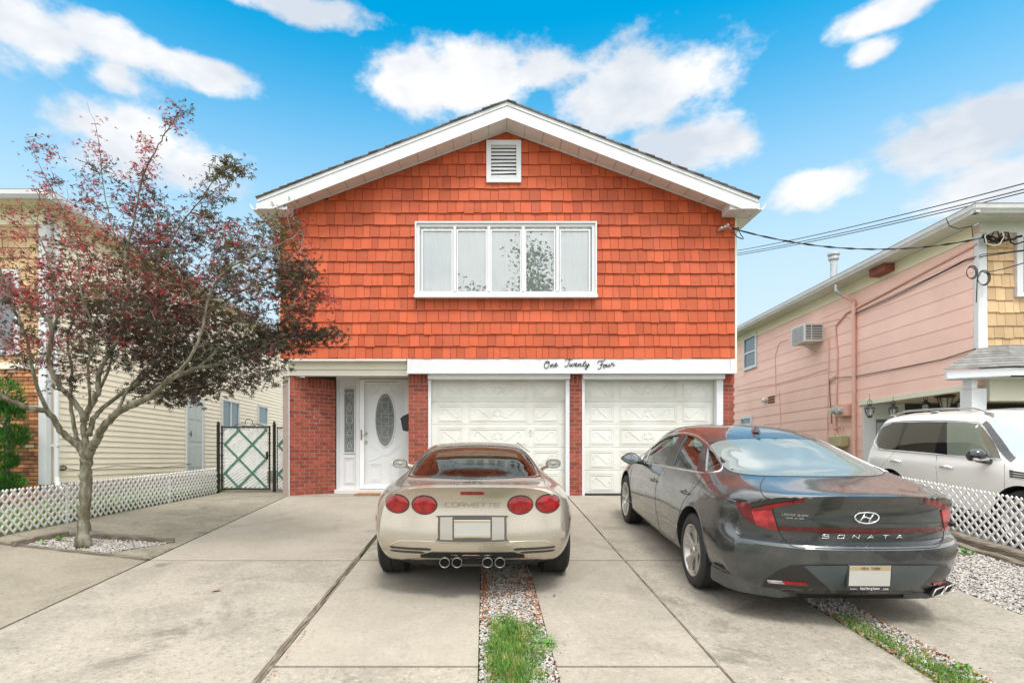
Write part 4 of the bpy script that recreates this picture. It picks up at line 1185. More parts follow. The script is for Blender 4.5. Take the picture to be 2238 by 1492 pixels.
        for a, b, b2, a2 in ((e, c, c_, e_), (c, r, r_, c_)):
            m_ = int(max(1, math.dist(a, b) / .28))
            for k in range(m_):
                u0, u1 = k / m_, (k + 1) / m_; p, q = L(a, b, u0), L(a, b, u1); p2, q2 = L(a2, b2, u0), L(a2, b2, u1)
                mb.prism([(*p, zz0), (*q, zz0), (*q2, zz1), (*p2, zz1)], (0, 0, .016))
    mb.build('canopy_roof', M_roof2, h)
    # far little window, basement window
    def wallwin(x0, x1, y0, y1, rail=True):
        a, b = WP(x1, (y0 + y1) / 2), WP(x0, (y0 + y1) / 2); d0, d1 = a.y, b.y; z0, z1 = WP((x0 + x1) / 2, y1).z, WP((x0 + x1) / 2, y0).z
        mb = MB(); w = .09
        for p, q, r, s_ in ((d0, d1, z1 - w, z1), (d0, d1, z0, z0 + w), (d0, d0 + w, z0 + w, z1 - w), (d1 - w, d1, z0 + w, z1 - w)): mb.box(XP - .06, XP, p, q, r, s_, .5)
        if rail: mb.box(XP - .05, XP, d0 + w, d1 - w, (z0 + z1) / 2 - .03, (z0 + z1) / 2 + .03, .5)
        o = mb.build('window', M_white, h)
        mb = MB(); mb.box(XP - .02, XP - .001, d0 + w, d1 - w, z0 + w, z1 - w, .5); mb.build('pane', M_wallglass, o)
    wallwin(1627, 1656, 733, 806); wallwin(1620, 1646, 909, 931, False)
    # downspout with its galvanised elbow
    mb = MB(); g = WP(1828, 622, .42); a = WP(1866, 662, .07)
    mb.tube([g, g + Vector((0, 0, -.16)), g.lerp(a, .35) + Vector((0, 0, -.1))], .045, 10, .5); mb.build('downspout_elbow', M_galv, h)
    mb = MB(); mb.tube([g.lerp(a, .33) + Vector((0, 0, -.1)), a + Vector((0, 0, .04)), a + Vector((0, 0, -.06)), Vector((a.x, a.y, -.4))], .045, 10, .5); mb.build('downspout', M_pinkpipe, h)
    # conduit, pipes
    mb = MB(); o = .035
    p1, p2, p3 = WP(2135, 533, o), WP(1925, 645, o), WP(1850, 684, o)
    mb.tube([p1, p2, p3, WP(1826, 712, o), WP(1827, 740, o), WP(1830, 770, o), Vector((XP - o, WP(1828, 800).y, .6))], .022, 8, .5)
    mb.build('conduit', M_pinkpipe, h)
    mb = MB(); mb.tube([WP(1810, 740, o), WP(1811, 765, o), Vector((XP - o, WP(1811, 800).y, 1.0))], .013, 6, .5); mb.build('conduit', M_pinkpipe, h)
    mb = MB(); mb.tube([WP(1722, 742, .02), WP(1703, 749, .02), WP(1694, 778, .02), WP(1696, 868, .02)], .009, 6, .5); mb.build('conduit', M_pinkpipe, h)
    mb = MB(); mb.tube([WP(1703, 852, .02), WP(1707, 935, .02)], .009, 6, .5); mb.build('conduit', M_pinkpipe, h)
    # red box under the eave
    mb = MB(); c = WP(1938, 588); mb.bbox(XP - .26, XP - .0205, WP(1958, 588).y, WP(1930, 588).y + .1, c.z - .13, 5.05, .01, .5); mb.build('vent_box', pm('rust_box', (.27, .085, .06), .7, var=.2), h)
    # flue
    mb = MB(); q = Vector((X(1822, 15.2), 15.2, 0)); z0 = Z(608, 15.2)
    mb.lathe([(.085, z0 - .8), (.085, z0 + .45), (.13, z0 + .5), (.13, z0 + .55), (.115, z0 + .57), (.15, z0 + .62), (.15, z0 + .66), (.05, z0 + .70)], q, 'z', 16, .5); mb.build('flue', M_galv, h)
    # dryer vent, louvre
    mb = MB(); c = WP(1670, 874, .08); mb.sphere(c, .09, 12, 8, (.9, 1, 1)); mb.build('dryer_vent', M_white, h)
    mb = MB(); c = WP(1687, 872, .0)
    for k in range(3): mb.box(XP - .03, XP - .012, c.y - .2, c.y + .2, c.z - .12 + k * .085, c.z - .07 + k * .085, .5)
    mb.build('vent', pm('rust', (.16, .06, .04), .8, var=.2), h)

    # things hung on the wall
    t = thing('air_conditioner', WP(1762, 740), 'white window air conditioner sticking out of the pink wall', 'air conditioner')
    a, b = WP(1800, 735), WP(1752, 735); z0, z1 = WP(1776, 757).z + .04, WP(1776, 714).z - .02
    x0 = XP - .52
    mb = MB(); mb.bbox(x0, XP, a.y, a.y + .68, z0, z1, .01, .5); mb.build('casing', pm('ac_white', (.66, .67, .64), .5, var=.06), t)
    dk = pm('ac_grille', (.16, .17, .17), .6)
    for f0, f1 in ((.08, .34), (.4, .92)):
        mb = MB(); mb.box(x0 + .52 * f0, x0 + .52 * f1, a.y - .006, a.y - .001, z0 + .06, z1 - .05, .5)
        g = mb.build('side_grille', dk, t)
        mb = MB()
        for k in range(5): zz = z0 + .09 + k * (z1 - z0 - .16) / 5; mb.box(x0 + .52 * f0, x0 + .52 * f1, a.y - .010, a.y - .0065, zz, zz + .018, .5)
        mb.build('slat', M_white, g)
    mb = MB(); mb.box(x0 - .006, x0 - .001, a.y + .06, a.y + .62, z0 + .04, z1 - .04, .5); g = mb.build('rear_grille', dk, t)
    mb = MB()
    for k in range(9): yy = a.y + .08 + k * .063; mb.box(x0 - .012, x0 - .0065, yy, yy + .012, z0 + .04, z1 - .04, .5)
    for k in range(6): zz = z0 + .06 + k * (z1 - z0 - .12) / 5.5; mb.box(x0 - .0155, x0 - .0125, a.y + .06, a.y + .62, zz, zz + .012, .5)
    mb.build('bar', M_white, g)
    mb = MB(); mb.bar((x0 + .1, a.y + .3, z0 - .01), (XP, a.y + .3, z0 - .25), .03, .03); mb.build('bracket', M_galv, t)
    # meters
    t = thing('gas_meter', WP(1845, 898), 'pair of round utility meters on a pink box beside the downspout', 'meter')
    mb = MB(); a, b = WP(1865, 897), WP(1838, 897); mb.bbox(XP - .16, XP - .013, a.y, b.y, a.z - .13, a.z + .16, .01, .5); mb.build('box', M_pinkpipe, t)
    mg = pm('meter_glass', (.42, .46, .44), .15, var=.25, vscale=20, coat=.5)
    for xx in (1828, 1841):
        c = WP(xx, 897, .12); mb = MB(); mb.lathe([(.001, -.15), (.075, -.145), (.085, -.12), (.085, -.03), (.11, -.02), (.11, .04)], c, 'x', 18, .5); mb.build('meter_dial', mg, t)
    mb = MB(); c = WP(1836, 960, .1); mb.bbox(XP - .26, XP - .013, c.y - .25, c.y + .25, c.z - .2, c.z + .1, .03, .5)
    mb.build('regulator', pm('meter_khaki', (.42, .40, .22), .6), t)
    mb = MB(); mb.tube([WP(1812, 905, .06), WP(1815, 925, .06), WP(1822, 940, .06), c + Vector((0, .1, .1))], .016, 6); mb.tube([WP(1842, 940, .06), WP(1838, 930, .06), WP(1822, 938, .06)], .016, 6); mb.build('pipe', M_pinkpipe, t)
right_house()

def lanterns():
    gl = pm('lantern_glass', (.42, .42, .36), .15, var=.2, coat=.4)
    spots = [(1901, 893, 11.7, 'black cage lantern hanging at the back corner of the carport opening', 1.0), (1952, 893, 12.2, 'black hooded lantern hanging second from the back under the carport', .95),
             (2023, 884, 12.0, 'black hooded lantern hanging third from the back, left of the bronze fixture', 1.05), (2100, 880, 11.4, 'black hooded lantern hanging close beside the white carport post', .95)]
    for x, y, D, lab, sc in spots:
        c = px(x, y, D); t = thing('hanging_lantern', c, lab, 'lantern', 'lanterns hanging under the carport beam')
        mb = MB(); mb.lathe([(.001, .105), (.03, .10), (.035, .06), (.085, .025), (.095, .01), (.06, .005)], c, 'z', 14, .5)
        mb.tube([c + Vector((.045 * math.sin(a), 0, .10 + .06 * math.cos(a) + .02)) for a in [-2 + i * .5 for i in range(9)]], .005, 5); mb.cyl(c + Vector((0, 0, .10)), (c.x, c.y, 2.0), .004, seg=5)
        mb.build('hood', M_black, t)
        mb = MB(); mb.lathe([(.04, .005), (.058, -.05), (.05, -.13), (.035, -.145)], c, 'z', 14, .5); mb.build('globe', gl, t)
        mb = MB()
        for k in range(8):
            a0 = k * PI / 4; mb.tube([c + Vector((math.cos(a0) * r, math.sin(a0) * r, z)) for r, z in ((.085, .01), (.082, -.05), (.06, -.12), (.035, -.155))], .0045, 5)
        mb.tube([c + Vector((.082 * math.cos(a), .082 * math.sin(a), -.055)) for a in [i * PI / 8 for i in range(16)]], .0045, 5, closed=True)
        mb.lathe([(.045, -.15), (.05, -.165), (.02, -.185), (.001, -.19)], c, 'z', 12); mb.build('cage', M_black, t)
    c = px(2066, 876, 11.9); t = thing('pendant_lamp', c, 'wide bronze pendant lamp with ribbed tapering glass under the carport', 'lamp')
    br = pm('bronze', (.10, .065, .04), .45, metal=.6, var=.15)
    mb = MB(); mb.lathe([(.001, .13), (.12, .12), (.19, .105), (.19, .085), (.13, .06)], c, 'z', 20, .5); mb.build('canopy', br, t)
    mb = MB(); mb.lathe([(.115, .06), (.10, -.02), (.075, -.12), (.06, -.16)], c, 'z', 20, .5); mb.build('globe', gl, t)
    mb = MB()
    for k in range(6): a0 = k * PI / 3 + .2; mb.tube([c + Vector((math.cos(a0) * r, math.sin(a0) * r, z)) for r, z in ((.14, .08), (.12, 0), (.08, -.13), (.05, -.19))], .008, 5)
    mb.lathe([(.075, -.15), (.07, -.18), (.001, -.22)], c, 'z', 14); mb.build('frame', br, t)
lanterns()

# ------------------------------------------------------------------ overhead cables and wall wires
def catenary(a, b, sag, n=24): return [a.lerp(b, i / n) - Vector((0, 0, sag * 4 * (i / n) * (1 - i / n))) for i in range(n + 1)]
def cables():
    random.seed(9)
    a = px(1600, 499, 10.2); b = px(2160, 517, 10.45)
    mb = MB(); P = catenary(a, b, .30)
    mb.tube(P, .009, 6); mb.tube([p + Vector((0, .012 * math.sin(i * 1.7), .012 * math.cos(i * 1.7))) for i, p in enumerate(P)], .007, 5)
    mb.tube([p + Vector((0, -.012 * math.sin(i * 1.7), -.012 * math.cos(i * 1.7))) for i, p in enumerate(P)], .007, 5)
    P = [a + Vector(v) for v in ((.12, 0, 0), (.02, -.05, -.02), (-.0, -.06, -.10), (.06, -.05, -.17), (.15, -.05, -.21), (.19, -.04, -.20), (.14, -.03, -.12), (.10, -.02, -.02))]
    mb.tube(P, .008, 6); mb.tube([p + Vector((.01, .02, .012)) for p in P[:5]], .008, 6)
    tag(mb.build('service_cable', M_black), 'twisted black service cable sagging from the orange shingles to the pink house', 'cable')
    # three lines crossing high behind the service drop
    for k, (y0, y1, r, lab) in enumerate(((547, 367, .010, 'topmost of the three overhead lines crossing the sky right of the gable'), (553, 381, .010, 'middle one of the three overhead lines crossing the sky right of the gable'), (557, 389, .010, 'lowest of the three overhead lines crossing the sky right of the gable'))):
        a, b = px(1590, y0 + 3.5, 19 + k * .3), px(2260, y1 - 5, 9.0 + k * .3)
        d = b - a; mb = MB(); P = catenary(a - d * .02, b + d * .7, .25, 30)
        mb.tube(P, r, 6); tag(mb.build('overhead_line', M_black), lab, 'power line', 'overhead lines right of the gable')
    # cluster at the pink corner
    mb = MB(); c = px(2165, 520, 10.45)
    for k in range(6):
        P = [c + Vector((random.uniform(-.15, .35), random.uniform(-.05, .05), random.uniform(-.10, .08))) for _ in range(5)]
        P.sort(key=lambda p: p.x); mb.tube(P, .012, 6)
    mb.tube([c + Vector((.0, 0, -.02)), c + Vector((.05, 0, .10)), c + Vector((.13, 0, .12)), c + Vector((.17, 0, -.02))], .012, 6)
    mb.tube([c + Vector((.14, 0, 0)), c + Vector((.22, 0, .10)), c + Vector((.32, 0, .10)), c + Vector((.37, 0, -.08)), c + Vector((.45, 0, -.12)), c + Vector((.75, -.1, -.03)), c + Vector((3, -1.5, .3))], .014, 6)
    for k in range(4): q = c + Vector((.12 + k * .11, -.02, random.uniform(-.08, .02))); mb.tube([q, q + Vector((.10, 0, .02))], .022, 8)
    tag(mb.build('splice_cluster', M_black), 'knot of black cable splices at the corner of the pink house', 'cable splices')
    mb = MB(); mb.tube([c + Vector(v) for v in ((-.06, -.04, .08), (-.15, -.05, .02), (-.12, -.05, -.12), (.0, -.05, -.16), (.12, -.05, -.14), (.20, -.05, .0), (.17, -.05, .10))], .010, 6)
    tag(mb.build('white_cable', M_cream), 'cream cable looped over the black splices', 'cable')
    mb = MB()
    P = [px(1965, 640, 9.8), ]
    P = [WP(1866, 688, .05), WP(1960, 645, .05), WP(2050, 600, .05), WP(2110, 570, .06), px(2150, 560, 10.5), px(2200, 553, 10.0), px(2300, 540, 8.5)]
    mb.tube(P, .010, 6); mb.tube([p + Vector((-.01, 0, .02 + .015 * math.sin(i * 2))) for i, p in enumerate(P)], .008, 5)
    tag(mb.build('wall_cable', M_black), 'pair of black cables running along the upper pink wall to the street', 'cable')
    mb = MB(); P = [WP(1813, 836, .04), WP(1830, 825, .05), WP(1870, 822, .04), WP(1960, 805, .04), WP(2060, 785, .04), WP(2132, 762, .04)]
    mb.tube(P, .009, 6); mb.tube([WP(1830, 820, .03), WP(1813, 830, .03), WP(1814, 870, .03), WP(1818, 925, .03)], .009, 6)
    tag(mb.build('wall_cable', M_black), 'black cable drooping across the middle of the pink wall to the meters', 'cable')
    mb = MB(); P = [WP(1776, 712, .03), WP(1800, 705, .03), WP(1855, 692, .03)]; mb.tube(P, .007, 5)
    tag(mb.build('wall_cable', M_pinkpipe), 'short painted cable running from the air conditioner to the downspout', 'cable')
    mb = MB(); P = [WP(1612, 853, .02), WP(1700, 838, .02), WP(1760, 822, .02), WP(1808, 806, .02)]; mb.tube(P, .007, 5)
    tag(mb.build('wall_cable', M_pinkpipe), 'thin painted wire sagging below the air conditioner', 'cable')
    for x, y, r, lab in ((2122, 596, .085, 'coil of black cable hanging on the pink siding at the corner'), (2148, 608, .10, 'loose coil of black cable over the white corner board')):
        c = px(x, y, 10.48); mb = MB()
        for k in range(4): mb.tube([c + Vector(((r + .006 * k) * math.cos(a), -.01 * k, (r + .008 * k) * math.sin(a) * 1.15)) for a in [i * PI / 12 for i in range(24)]], .005, 5, closed=True)
        if x > 2130: mb.tube([c + Vector((0, -.03, .09)), c + Vector((.3, -.1, .14)), c + Vector((1.2, -1, .35))], .010, 6); mb.tube([c + Vector((-.06, -.02, .08)), c + Vector((-.12, -.02, -.02)), c + Vector((-.12, 0, -.45))], .008, 6)
        tag(mb.build('cable_coil', M_black), lab, 'cable coil')
    mb = MB(); mb.tube([px(2068, 478, 10.25), px(2075, 494, 10.2), px(2095, 500, 10.3), px(2124, 494, 10.4), px(2126, 518, 10.45)], .008, 6)
    tag(mb.build('gutter_wire', M_black), 'thin black wire looping down from the grey gutter', 'cable')
cables()
# ------------------------------------------------------------------ fences and gate
M_lattice = pm('white_lattice', (.74, .73, .71), .5, var=.05, vscale=6)
def clipseg(p, q, x0, x1, y0, y1):
    dx, dy = q[0] - p[0], q[1] - p[1]; t0, t1 = 0., 1.
    for a, b in ((-dx, p[0] - x0), (dx, x1 - p[0]), (-dy, p[1] - y0), (dy, y1 - p[1])):
        if abs(a) < 1e-9:
            if b < 0: return None
        else:
            r = b / a
            if a < 0: t0 = max(t0, r)
            else: t1 = min(t1, r)
    if t0 >= t1: return None
    return (p[0] + dx * t0, p[1] + dy * t0), (p[0] + dx * t1, p[1] + dy * t1)
def lattice(name, label, xf, d0, d1, zf, side, H=.5, pitch=.1145, w=.025, t=.006, sec=2.4):
    root = thing(name, (xf, (d0 + d1) / 2, zf((d0 + d1) / 2)), label, 'fence')
    d = d0
    while d < d1 - .1:
        e = min(d + sec, d1); L = e - d
        for s_, lay in ((1, 0), (-1, 1)):
            if lay == 0: mb = MB()
            k = -H - pitch
            while k < L + pitch + (H if s_ < 0 else 0):
                sg = clipseg((k, 0), (k + s_ * H, H), 0, L - .01, 0, H)
                if sg and math.dist(*sg) > .02:
                    (u0, v0), (u1, v1) = sg
                    P = [Vector((xf + (t if lay else -t) * side, d + u, zf(d + u) + v)) for u, v in ((u0, v0), (u1, v1))]
                    mb.bar(P[0], P[1], w, t * 1.8, up=(1, 0, 0), rnd=random.random(), ext=.0)
                k += pitch
        mb.build('lattice_panel', M_lattice, root)
        mb = MB(); mb.box(xf - .012, xf + .012, d - .012, d + .012, zf(d) - .15, zf(d) + H * .96, .5); mb.build('stake', M_white, root)
        d = e
    return root
lattice('lattice_fence', 'long low white lattice fence between the grass strip and the left side path', -5.44, 2.6, 11.55, lambda d: gz(-5.4, d) - .0, 1)
lattice('lattice_fence', 'low white lattice fence on the timbers before the white suv', 5.86, 2.4, 10.2, lambda d: gz(5.6, d) + .09, -1, H=.56)

def gate():
    D = 11.6; g0 = gz(-4.8, D)
    def U(p): return X(p, D)
    t = thing('chain_link_gate', (U(540), D, g0), 'black framed chain link gate woven with white and green slats', 'gate')
    zt, zb = Z(932, D), Z(1070, D)
    m_w = pm('white_slat', (.70, .70, .68), .6, var=.12, vscale=6, rnd=.1); m_g = pm('green_slat', (.035, .16, .085), .55, var=.15, vscale=6)
    def post(par, x, r, zt):
        mb = MB(); mb.cyl((x, D, g0 - .1), (x, D, zt), r, seg=12, rnd=.5); mb.lathe([(r * 1.15, zt - .0), (r * 1.25, zt + .015), (r * .7, zt + .03), (r * 1.0, zt + .05), (r * .6, zt + .085), (.001, zt + .095)], (x, D, 0), 'z', 12, .5); return mb.build('post', M_black, par)
    def panel(par, x0, x1, z0, z1):
        mb = MB(); k = -3
        while k < 3:                                   # white slats run up to the right
            s_ = clipseg((x0 + k, z0), (x0 + k + 2.6, z0 + 1.75), x0, x1, z0, z1)
            if s_: a, b = s_; mb.bar((a[0], D + .006, a[1]), (b[0], D + .006, b[1]), .044, .004, up=(0, 1, 0))
            k += .096
        mb.build('white_slats', m_w, par)
        mb = MB()
        for sg in (1, -1):
            k = -3.07
            while k < 4:
                s_ = clipseg((x0 + k, z0), (x0 + k + sg * 2.4, z0 + 2.5), x0, x1, z0, z1)
                if s_: a, b = s_; mb.bar((a[0], D - .004 - .004 * sg, a[1]), (b[0], D - .004 - .004 * sg, b[1]), .042, .004, up=(0, 1, 0))
                k += .56
        mb.build('green_slats', m_g, par)
        mb = MB()
        for sg in (1, -1):
            k = -3
            while k < 4:
                s_ = clipseg((x0 + k, z0), (x0 + k + sg * 2, z0 + 2), x0 - .02, x1 + .02, z0 - .02, z1 + .02)
                if s_: a, b = s_; mb.tube([(a[0], D - .014, a[1]), (b[0], D - .014, b[1])], .0016, 3)
                k += .075
        mb.build('chain_link', M_galv, par)
    post(t, U(477), .032, zt + .02); post(t, U(599.5), .032, zt + .02)
    mb = MB(); x0, x1 = U(485), U(589); r = .018
    mb.tube([(x0, D, zb + .0), (x0, D, zt + .02)], r, 10, .5); mb.tube([(x1, D, zb), (x1, D, zt + .02)], r, 10, .5)
    mb.tube([(x0, D, zt - .01), (x1, D, zt - .01)], r, 10, .5); mb.tube([(x0, D, zb + .02), (x1, D, zb + .02)], r, 10, .5)
    fr = mb.build('gate_frame', M_black, t)
    mb = MB()
    for z in (zb + .2, zb + .45, zb + .7, zb + .95, zb + 1.15):
        for x in (x0, x1, U(599.5)): mb.cyl((x - .03, D - .02, z), (x + .03, D - .02, z), .008, seg=6); mb.box(x - .024, x + .024, D - .026, D + .02, z - .01, z + .01, .5)
    mb.build('tension_band', M_black, t)
    mb = MB(); cx = U(544)
    mb.tube([(cx + .075 * math.cos(a), D, zt + .085 + .075 * math.sin(a)) for a in [i * PI / 10 for i in range(20)]], .006, 6, closed=True)
    for sg in (-1, 1):
        mb.tube([(cx + sg * u, D, zt + v) for u, v in ((.30, .015), (.24, .05), (.16, .055), (.10, .02), (.06, .01))], .006, 6)
        mb.tube([(cx + sg * (.13 + .035 * math.cos(a)), D, zt + .045 + .035 * math.sin(a)) for a in [i * PI / 8 for i in range(14)]], .005, 6)
    mb.build('scroll_crest', M_black, t)
    panel(t, x0 + .05, x1 - .05, zb + .05, zt - .04)
    mb = MB(); mb.bbox(x1 - .06, x1 - .02, D - .05, D - .01, zb + .62, zb + .78, .008, .5); mb.build('latch', M_black, t)
    t2 = thing('chain_link_fence', (U(620), D, g0), 'narrow chain link panel with green slats between gate and brick corner', 'fence')
    mb = MB(); mb.tube([(U(606), D, zb), (U(606), D, zt)], .01, 8, .5); mb.tube([(U(606), D, zt - .02), (-3.68, D, zt - .02)], .015, 8, .5); mb.build('rail', M_black, t2)
    panel(t2, U(607), -3.67, zb + .03, zt - .03)
gate()

# ------------------------------------------------------------------ gravel, grass, litter
M_stone = pm('white_stone', (.42, .395, .36), .8, var=.15, vscale=30, rnd=.28, bump=.3, bscale=80)
M_leafbrown = pm('dead_leaf', (.33, .13, .045), .8, var=.3, vscale=30, rnd=.45)
M_grass = pm('grass_blade', (.095, .215, .022), .55, var=.3, vscale=5, rnd=.5, col2=(.24, .28, .07), c2scale=9, c2s=(.48, .62))
M_weed = pm('weed_leaf', (.12, .30, .04), .5, var=.2, vscale=12, rnd=.3)
rng = np.random.default_rng(7)
def gzv(xs, ys): return np.array([gz(float(a), float(b)) for a, b in zip(xs, ys)])
ICO = None
def ico_base():
    bm = bmesh.new(); bmesh.ops.create_icosphere(bm, subdivisions=1, radius=1); bm.verts.index_update()
    V = np.array([v.co[:] for v in bm.verts]); F = np.array([[v.index for v in f.verts] for f in bm.faces]); bm.free(); return V, F
def sample_poly(poly, n):
    xs = [p[0] for p in poly]; ys = [p[1] for p in poly]; out = []
    while len(out) < n:
        p = (rng.uniform(min(xs), max(xs)), rng.uniform(min(ys), max(ys)))
        if inside(p, poly): out.append(p)
    return np.array(out)
def gravel(name, polys, dens, label, size=(.008, .02), lift=0.0):
    V, F = ico_base(); allV = []
    for poly in polys:
        A = abs(sum(poly[i - 1][0] * poly[i][1] - poly[i][0] * poly[i - 1][1] for i in range(len(poly)))) / 2
        n = int(A * dens); P2 = sample_poly(poly, n)
        z = gzv(P2[:, 0], P2[:, 1]) + lift + rng.uniform(-.012, .012, n)
        S = rng.uniform(size[0], size[1], (n, 1)) * rng.uniform(.6, 1.25, (n, 3)); S[:, 2] *= .65
        Rm = rotmats(rng.uniform(0, 6.3, n), rng.normal(0, .4, n), rng.normal(0, .4, n))
        B = np.repeat((V * 1.0)[None], n, 0) * (1 + rng.normal(0, .13, (n, len(V), 1)))
        W = np.einsum('nij,nkj->nki', Rm, B * S[:, None, :]) + np.column_stack([P2, z])[:, None, :]
        allV.append(W)
    V3 = np.concatenate(allV)
    o = np_mesh(name, V3, F, M_stone, rng.beta(2.2, 1.4, len(V3)))
    tag(o, label, 'gravel', kind='stuff'); return o
def soil(name, polys, lift=-.03):
    mb = MB()
    for p in polys: slab(mb, p, lift, .03, .3)
    tag(mb.build(name, M_dirt, smooth=False), kind='structure')
STRIP = [(-.04, -.9), (.45, -.9), (.45, 7.15), (-.04, 7.15)]
PIT = [(-5.0, 6.13), (-4.16, 6.13), (-3.80, 6.80), (-4.87, 6.62)]
RBED = [(4.27, 1.5), (5.53, 1.5), (5.53, 9.6), (4.27, 9.6)]
RSTRIP = [(2.73, -.9), (3.06, -.9), (3.06, 8.75), (2.73, 8.75)]
soil('soil', [STRIP, PIT, RBED, RSTRIP])
gravel('gravel', [[(-.035, 2.2), (.445, 2.2), (.445, 7.0), (-.035, 7.0)]], 7000, 'white gravel in the narrow strip behind the silver coupe', (.005, .0125))
gravel('gravel', [PIT], 6500, 'white gravel round the maple trunk', (.006, .014), -.008)
gravel('gravel', [[(4.27, 2.6), (5.53, 2.6), (5.53, 8.6), (4.27, 8.6)]], 4200, 'broad bed of white gravel right of the grey sedan', (.006, .015), -.010)
gravel('gravel', [[(2.735, 2.2), (3.055, 2.2), (3.055, 6.2), (2.735, 6.2)]], 7000, 'white gravel in the strip under the grey sedan', (.005, .0125))

def blades(name, label, P2, h, w=.004, lean=.5, parent=None, mat=M_grass, zlift=-.02, kind='stuff', cat='grass'):
    n = len(P2); L = 4
    hh = rng.uniform(.5, 1.1, n) * h; yaw = rng.uniform(0, 6.3, n); ln = np.abs(rng.normal(0, lean, n))
    z = gzv(P2[:, 0], P2[:, 1]) + zlift
    V = np.zeros((n, 2 * L - 1, 3)); cy, sy = np.cos(yaw), np.sin(yaw)
    for i in range(L):
        t = i / (L - 1); ww = w * (1 - t ** 1.6) * rng.uniform(.8, 1.2, n)
        rad = hh * ln * t ** 2 * .9; zz = z + hh * (t - .35 * np.clip(ln, 0, 1.2) * t * t)
        cx = P2[:, 0] + cy * rad; cyy = P2[:, 1] + sy * rad
        if i < L - 1:
            V[:, 2 * i] = np.column_stack([cx - sy * ww, cyy + cy * ww, zz]); V[:, 2 * i + 1] = np.column_stack([cx + sy * ww, cyy - cy * ww, zz])
        else: V[:, 2 * L - 2] = np.column_stack([cx, cyy, zz])
    F = [(0, 1, 3), (0, 3, 2), (2, 3, 5), (2, 5, 4), (4, 5, 6)]
    o = np_mesh(name, V, F, mat, rng.random(n)); return tag(o, label, cat, kind=kind)
# tuft in the middle strip: dense towards its middle, ragged at the rim
def tuft(cx, cy, rx, ry, n):
    P = []
    while len(P) < n:
        a = rng.uniform(0, 6.283); r = rng.beta(1.6, 1.2) * (1 + .25 * math.sin(3 * a + cx * 9))
        P.append((cx + rx * r * math.cos(a), cy + ry * r * math.sin(a)))
    P = np.array(P); P[:, 0] = np.clip(P[:, 0], -.045, .455) if cx < 1 else P[:, 0]; return P
P = np.concatenate([tuft(.19, 4.16, .19, .30, 2600), tuft(.16, 3.75, .20, .26, 2400), tuft(.22, 3.98, .22, .34, 1700)])
blades('grass', 'bright green tuft of grass growing in the gravel strip behind the silver coupe', P, .085, .0032, .8)
P = np.concatenate([tuft(.17, 3.50, .18, .22, 2400), tuft(.2, 3.2, .17, .2, 900)])
blades('grass', 'lower clump of grass at the near end of the middle gravel strip', P, .085, .0032, .8)
P = np.concatenate([np.column_stack([np.clip(rng.normal(2.83, .07, 2200), 2.72, 3.05), rng.uniform(2.6, 4.5, 2200)]), tuft(2.84, 3.3, .12, .45, 2600), tuft(2.80, 4.0, .06, .5, 1200), tuft(2.95, 3.1, .1, .2, 900)])
blades('grass', 'ragged grass and weeds in the right hand gravel strip', P, .075, .0033, .9)
P = np.column_stack([-5.46 - np.abs(rng.normal(0, .7, 15000)), rng.uniform(3.2, 12, 15000)])
blades('grass', 'strip of lawn behind the left lattice fence', P, .10, .006, .6, zlift=0)
P = np.column_stack([-5.45 - np.abs(rng.normal(0, .05, 1500)), rng.uniform(7.5, 11.4, 1500)])
blades('grass', 'taller grass growing through the far end of the left lattice fence', P, .22, .005, .4, zlift=0)

def leaf_litter(name, label, P2, size, kind='stuff', lift=.004, cat='fallen leaves'):
    n = len(P2); a = np.linspace(0, 2 * PI, 8, endpoint=False); rad = np.array([1, .45, .8, .5, .95, .5, .8, .45])
    base = np.column_stack([np.cos(a) * rad, np.sin(a) * rad * .7, .25 * np.cos(2 * a)]); base = np.vstack([[0, 0, -.05], base])
    F = [(0, i + 1, (i + 1) % 8 + 1) for i in range(8)]
    z = gzv(P2[:, 0], P2[:, 1]) + lift; S = rng.uniform(.5, 1.2, (n, 1)) * size * np.ones((1, 3))
    V = place(base, np.column_stack([P2, z]), rotmats(rng.uniform(0, 6.3, n), rng.normal(0, .35, n), rng.normal(0, .35, n)), S)
    return tag(np_mesh(name, V, F, M_leafbrown, rng.random(n)), label, cat, kind=kind)
def edgy(n, x0, x1, y0, y1):
    u = rng.random(n); e = np.where(rng.random(n) < .65, np.where(rng.random(n) < .5, rng.exponential(.05, n), 1 - rng.exponential(.05, n)), u)
    return np.column_stack([x0 + (x1 - x0) * np.clip(e * 1, 0, 1), rng.uniform(y0, y1, n)])
P = np.concatenate([edgy(1100, -.03, .44, 4.3, 6.0), edgy(700, -.02, .43, 4.9, 5.5), tuft(.2, 3.7, .23, .8, 160)])
leaf_litter('leaf_litter', 'brown leaf litter gathered along the edges of the middle gravel strip', P, .019, lift=.010)
P = np.concatenate([edgy(420, 2.73, 3.05, 2.7, 4.6), tuft(2.9, 3.5, .14, .6, 60)])
leaf_litter('leaf_litter', 'brown leaf litter in the right hand gravel strip', P, .022, lift=.012)
leaf_litter('leaf_litter', 'scattered brown leaves on the broad white gravel bed', np.column_stack([rng.uniform(4.3, 5.5, 70), rng.uniform(3.6, 8, 70)]), .022, lift=.012)
leaf_litter('leaf_litter', 'russet leaves lying round the maple trunk', sample_poly(PIT, 60), .022, lift=.008)
leaf_litter('leaf_litter', 'crumbled leaves along the weathered joint board', np.column_stack([-1.33 + rng.exponential(.02, 90), rng.uniform(3.1, 4.2, 90)]), .009, lift=.004)
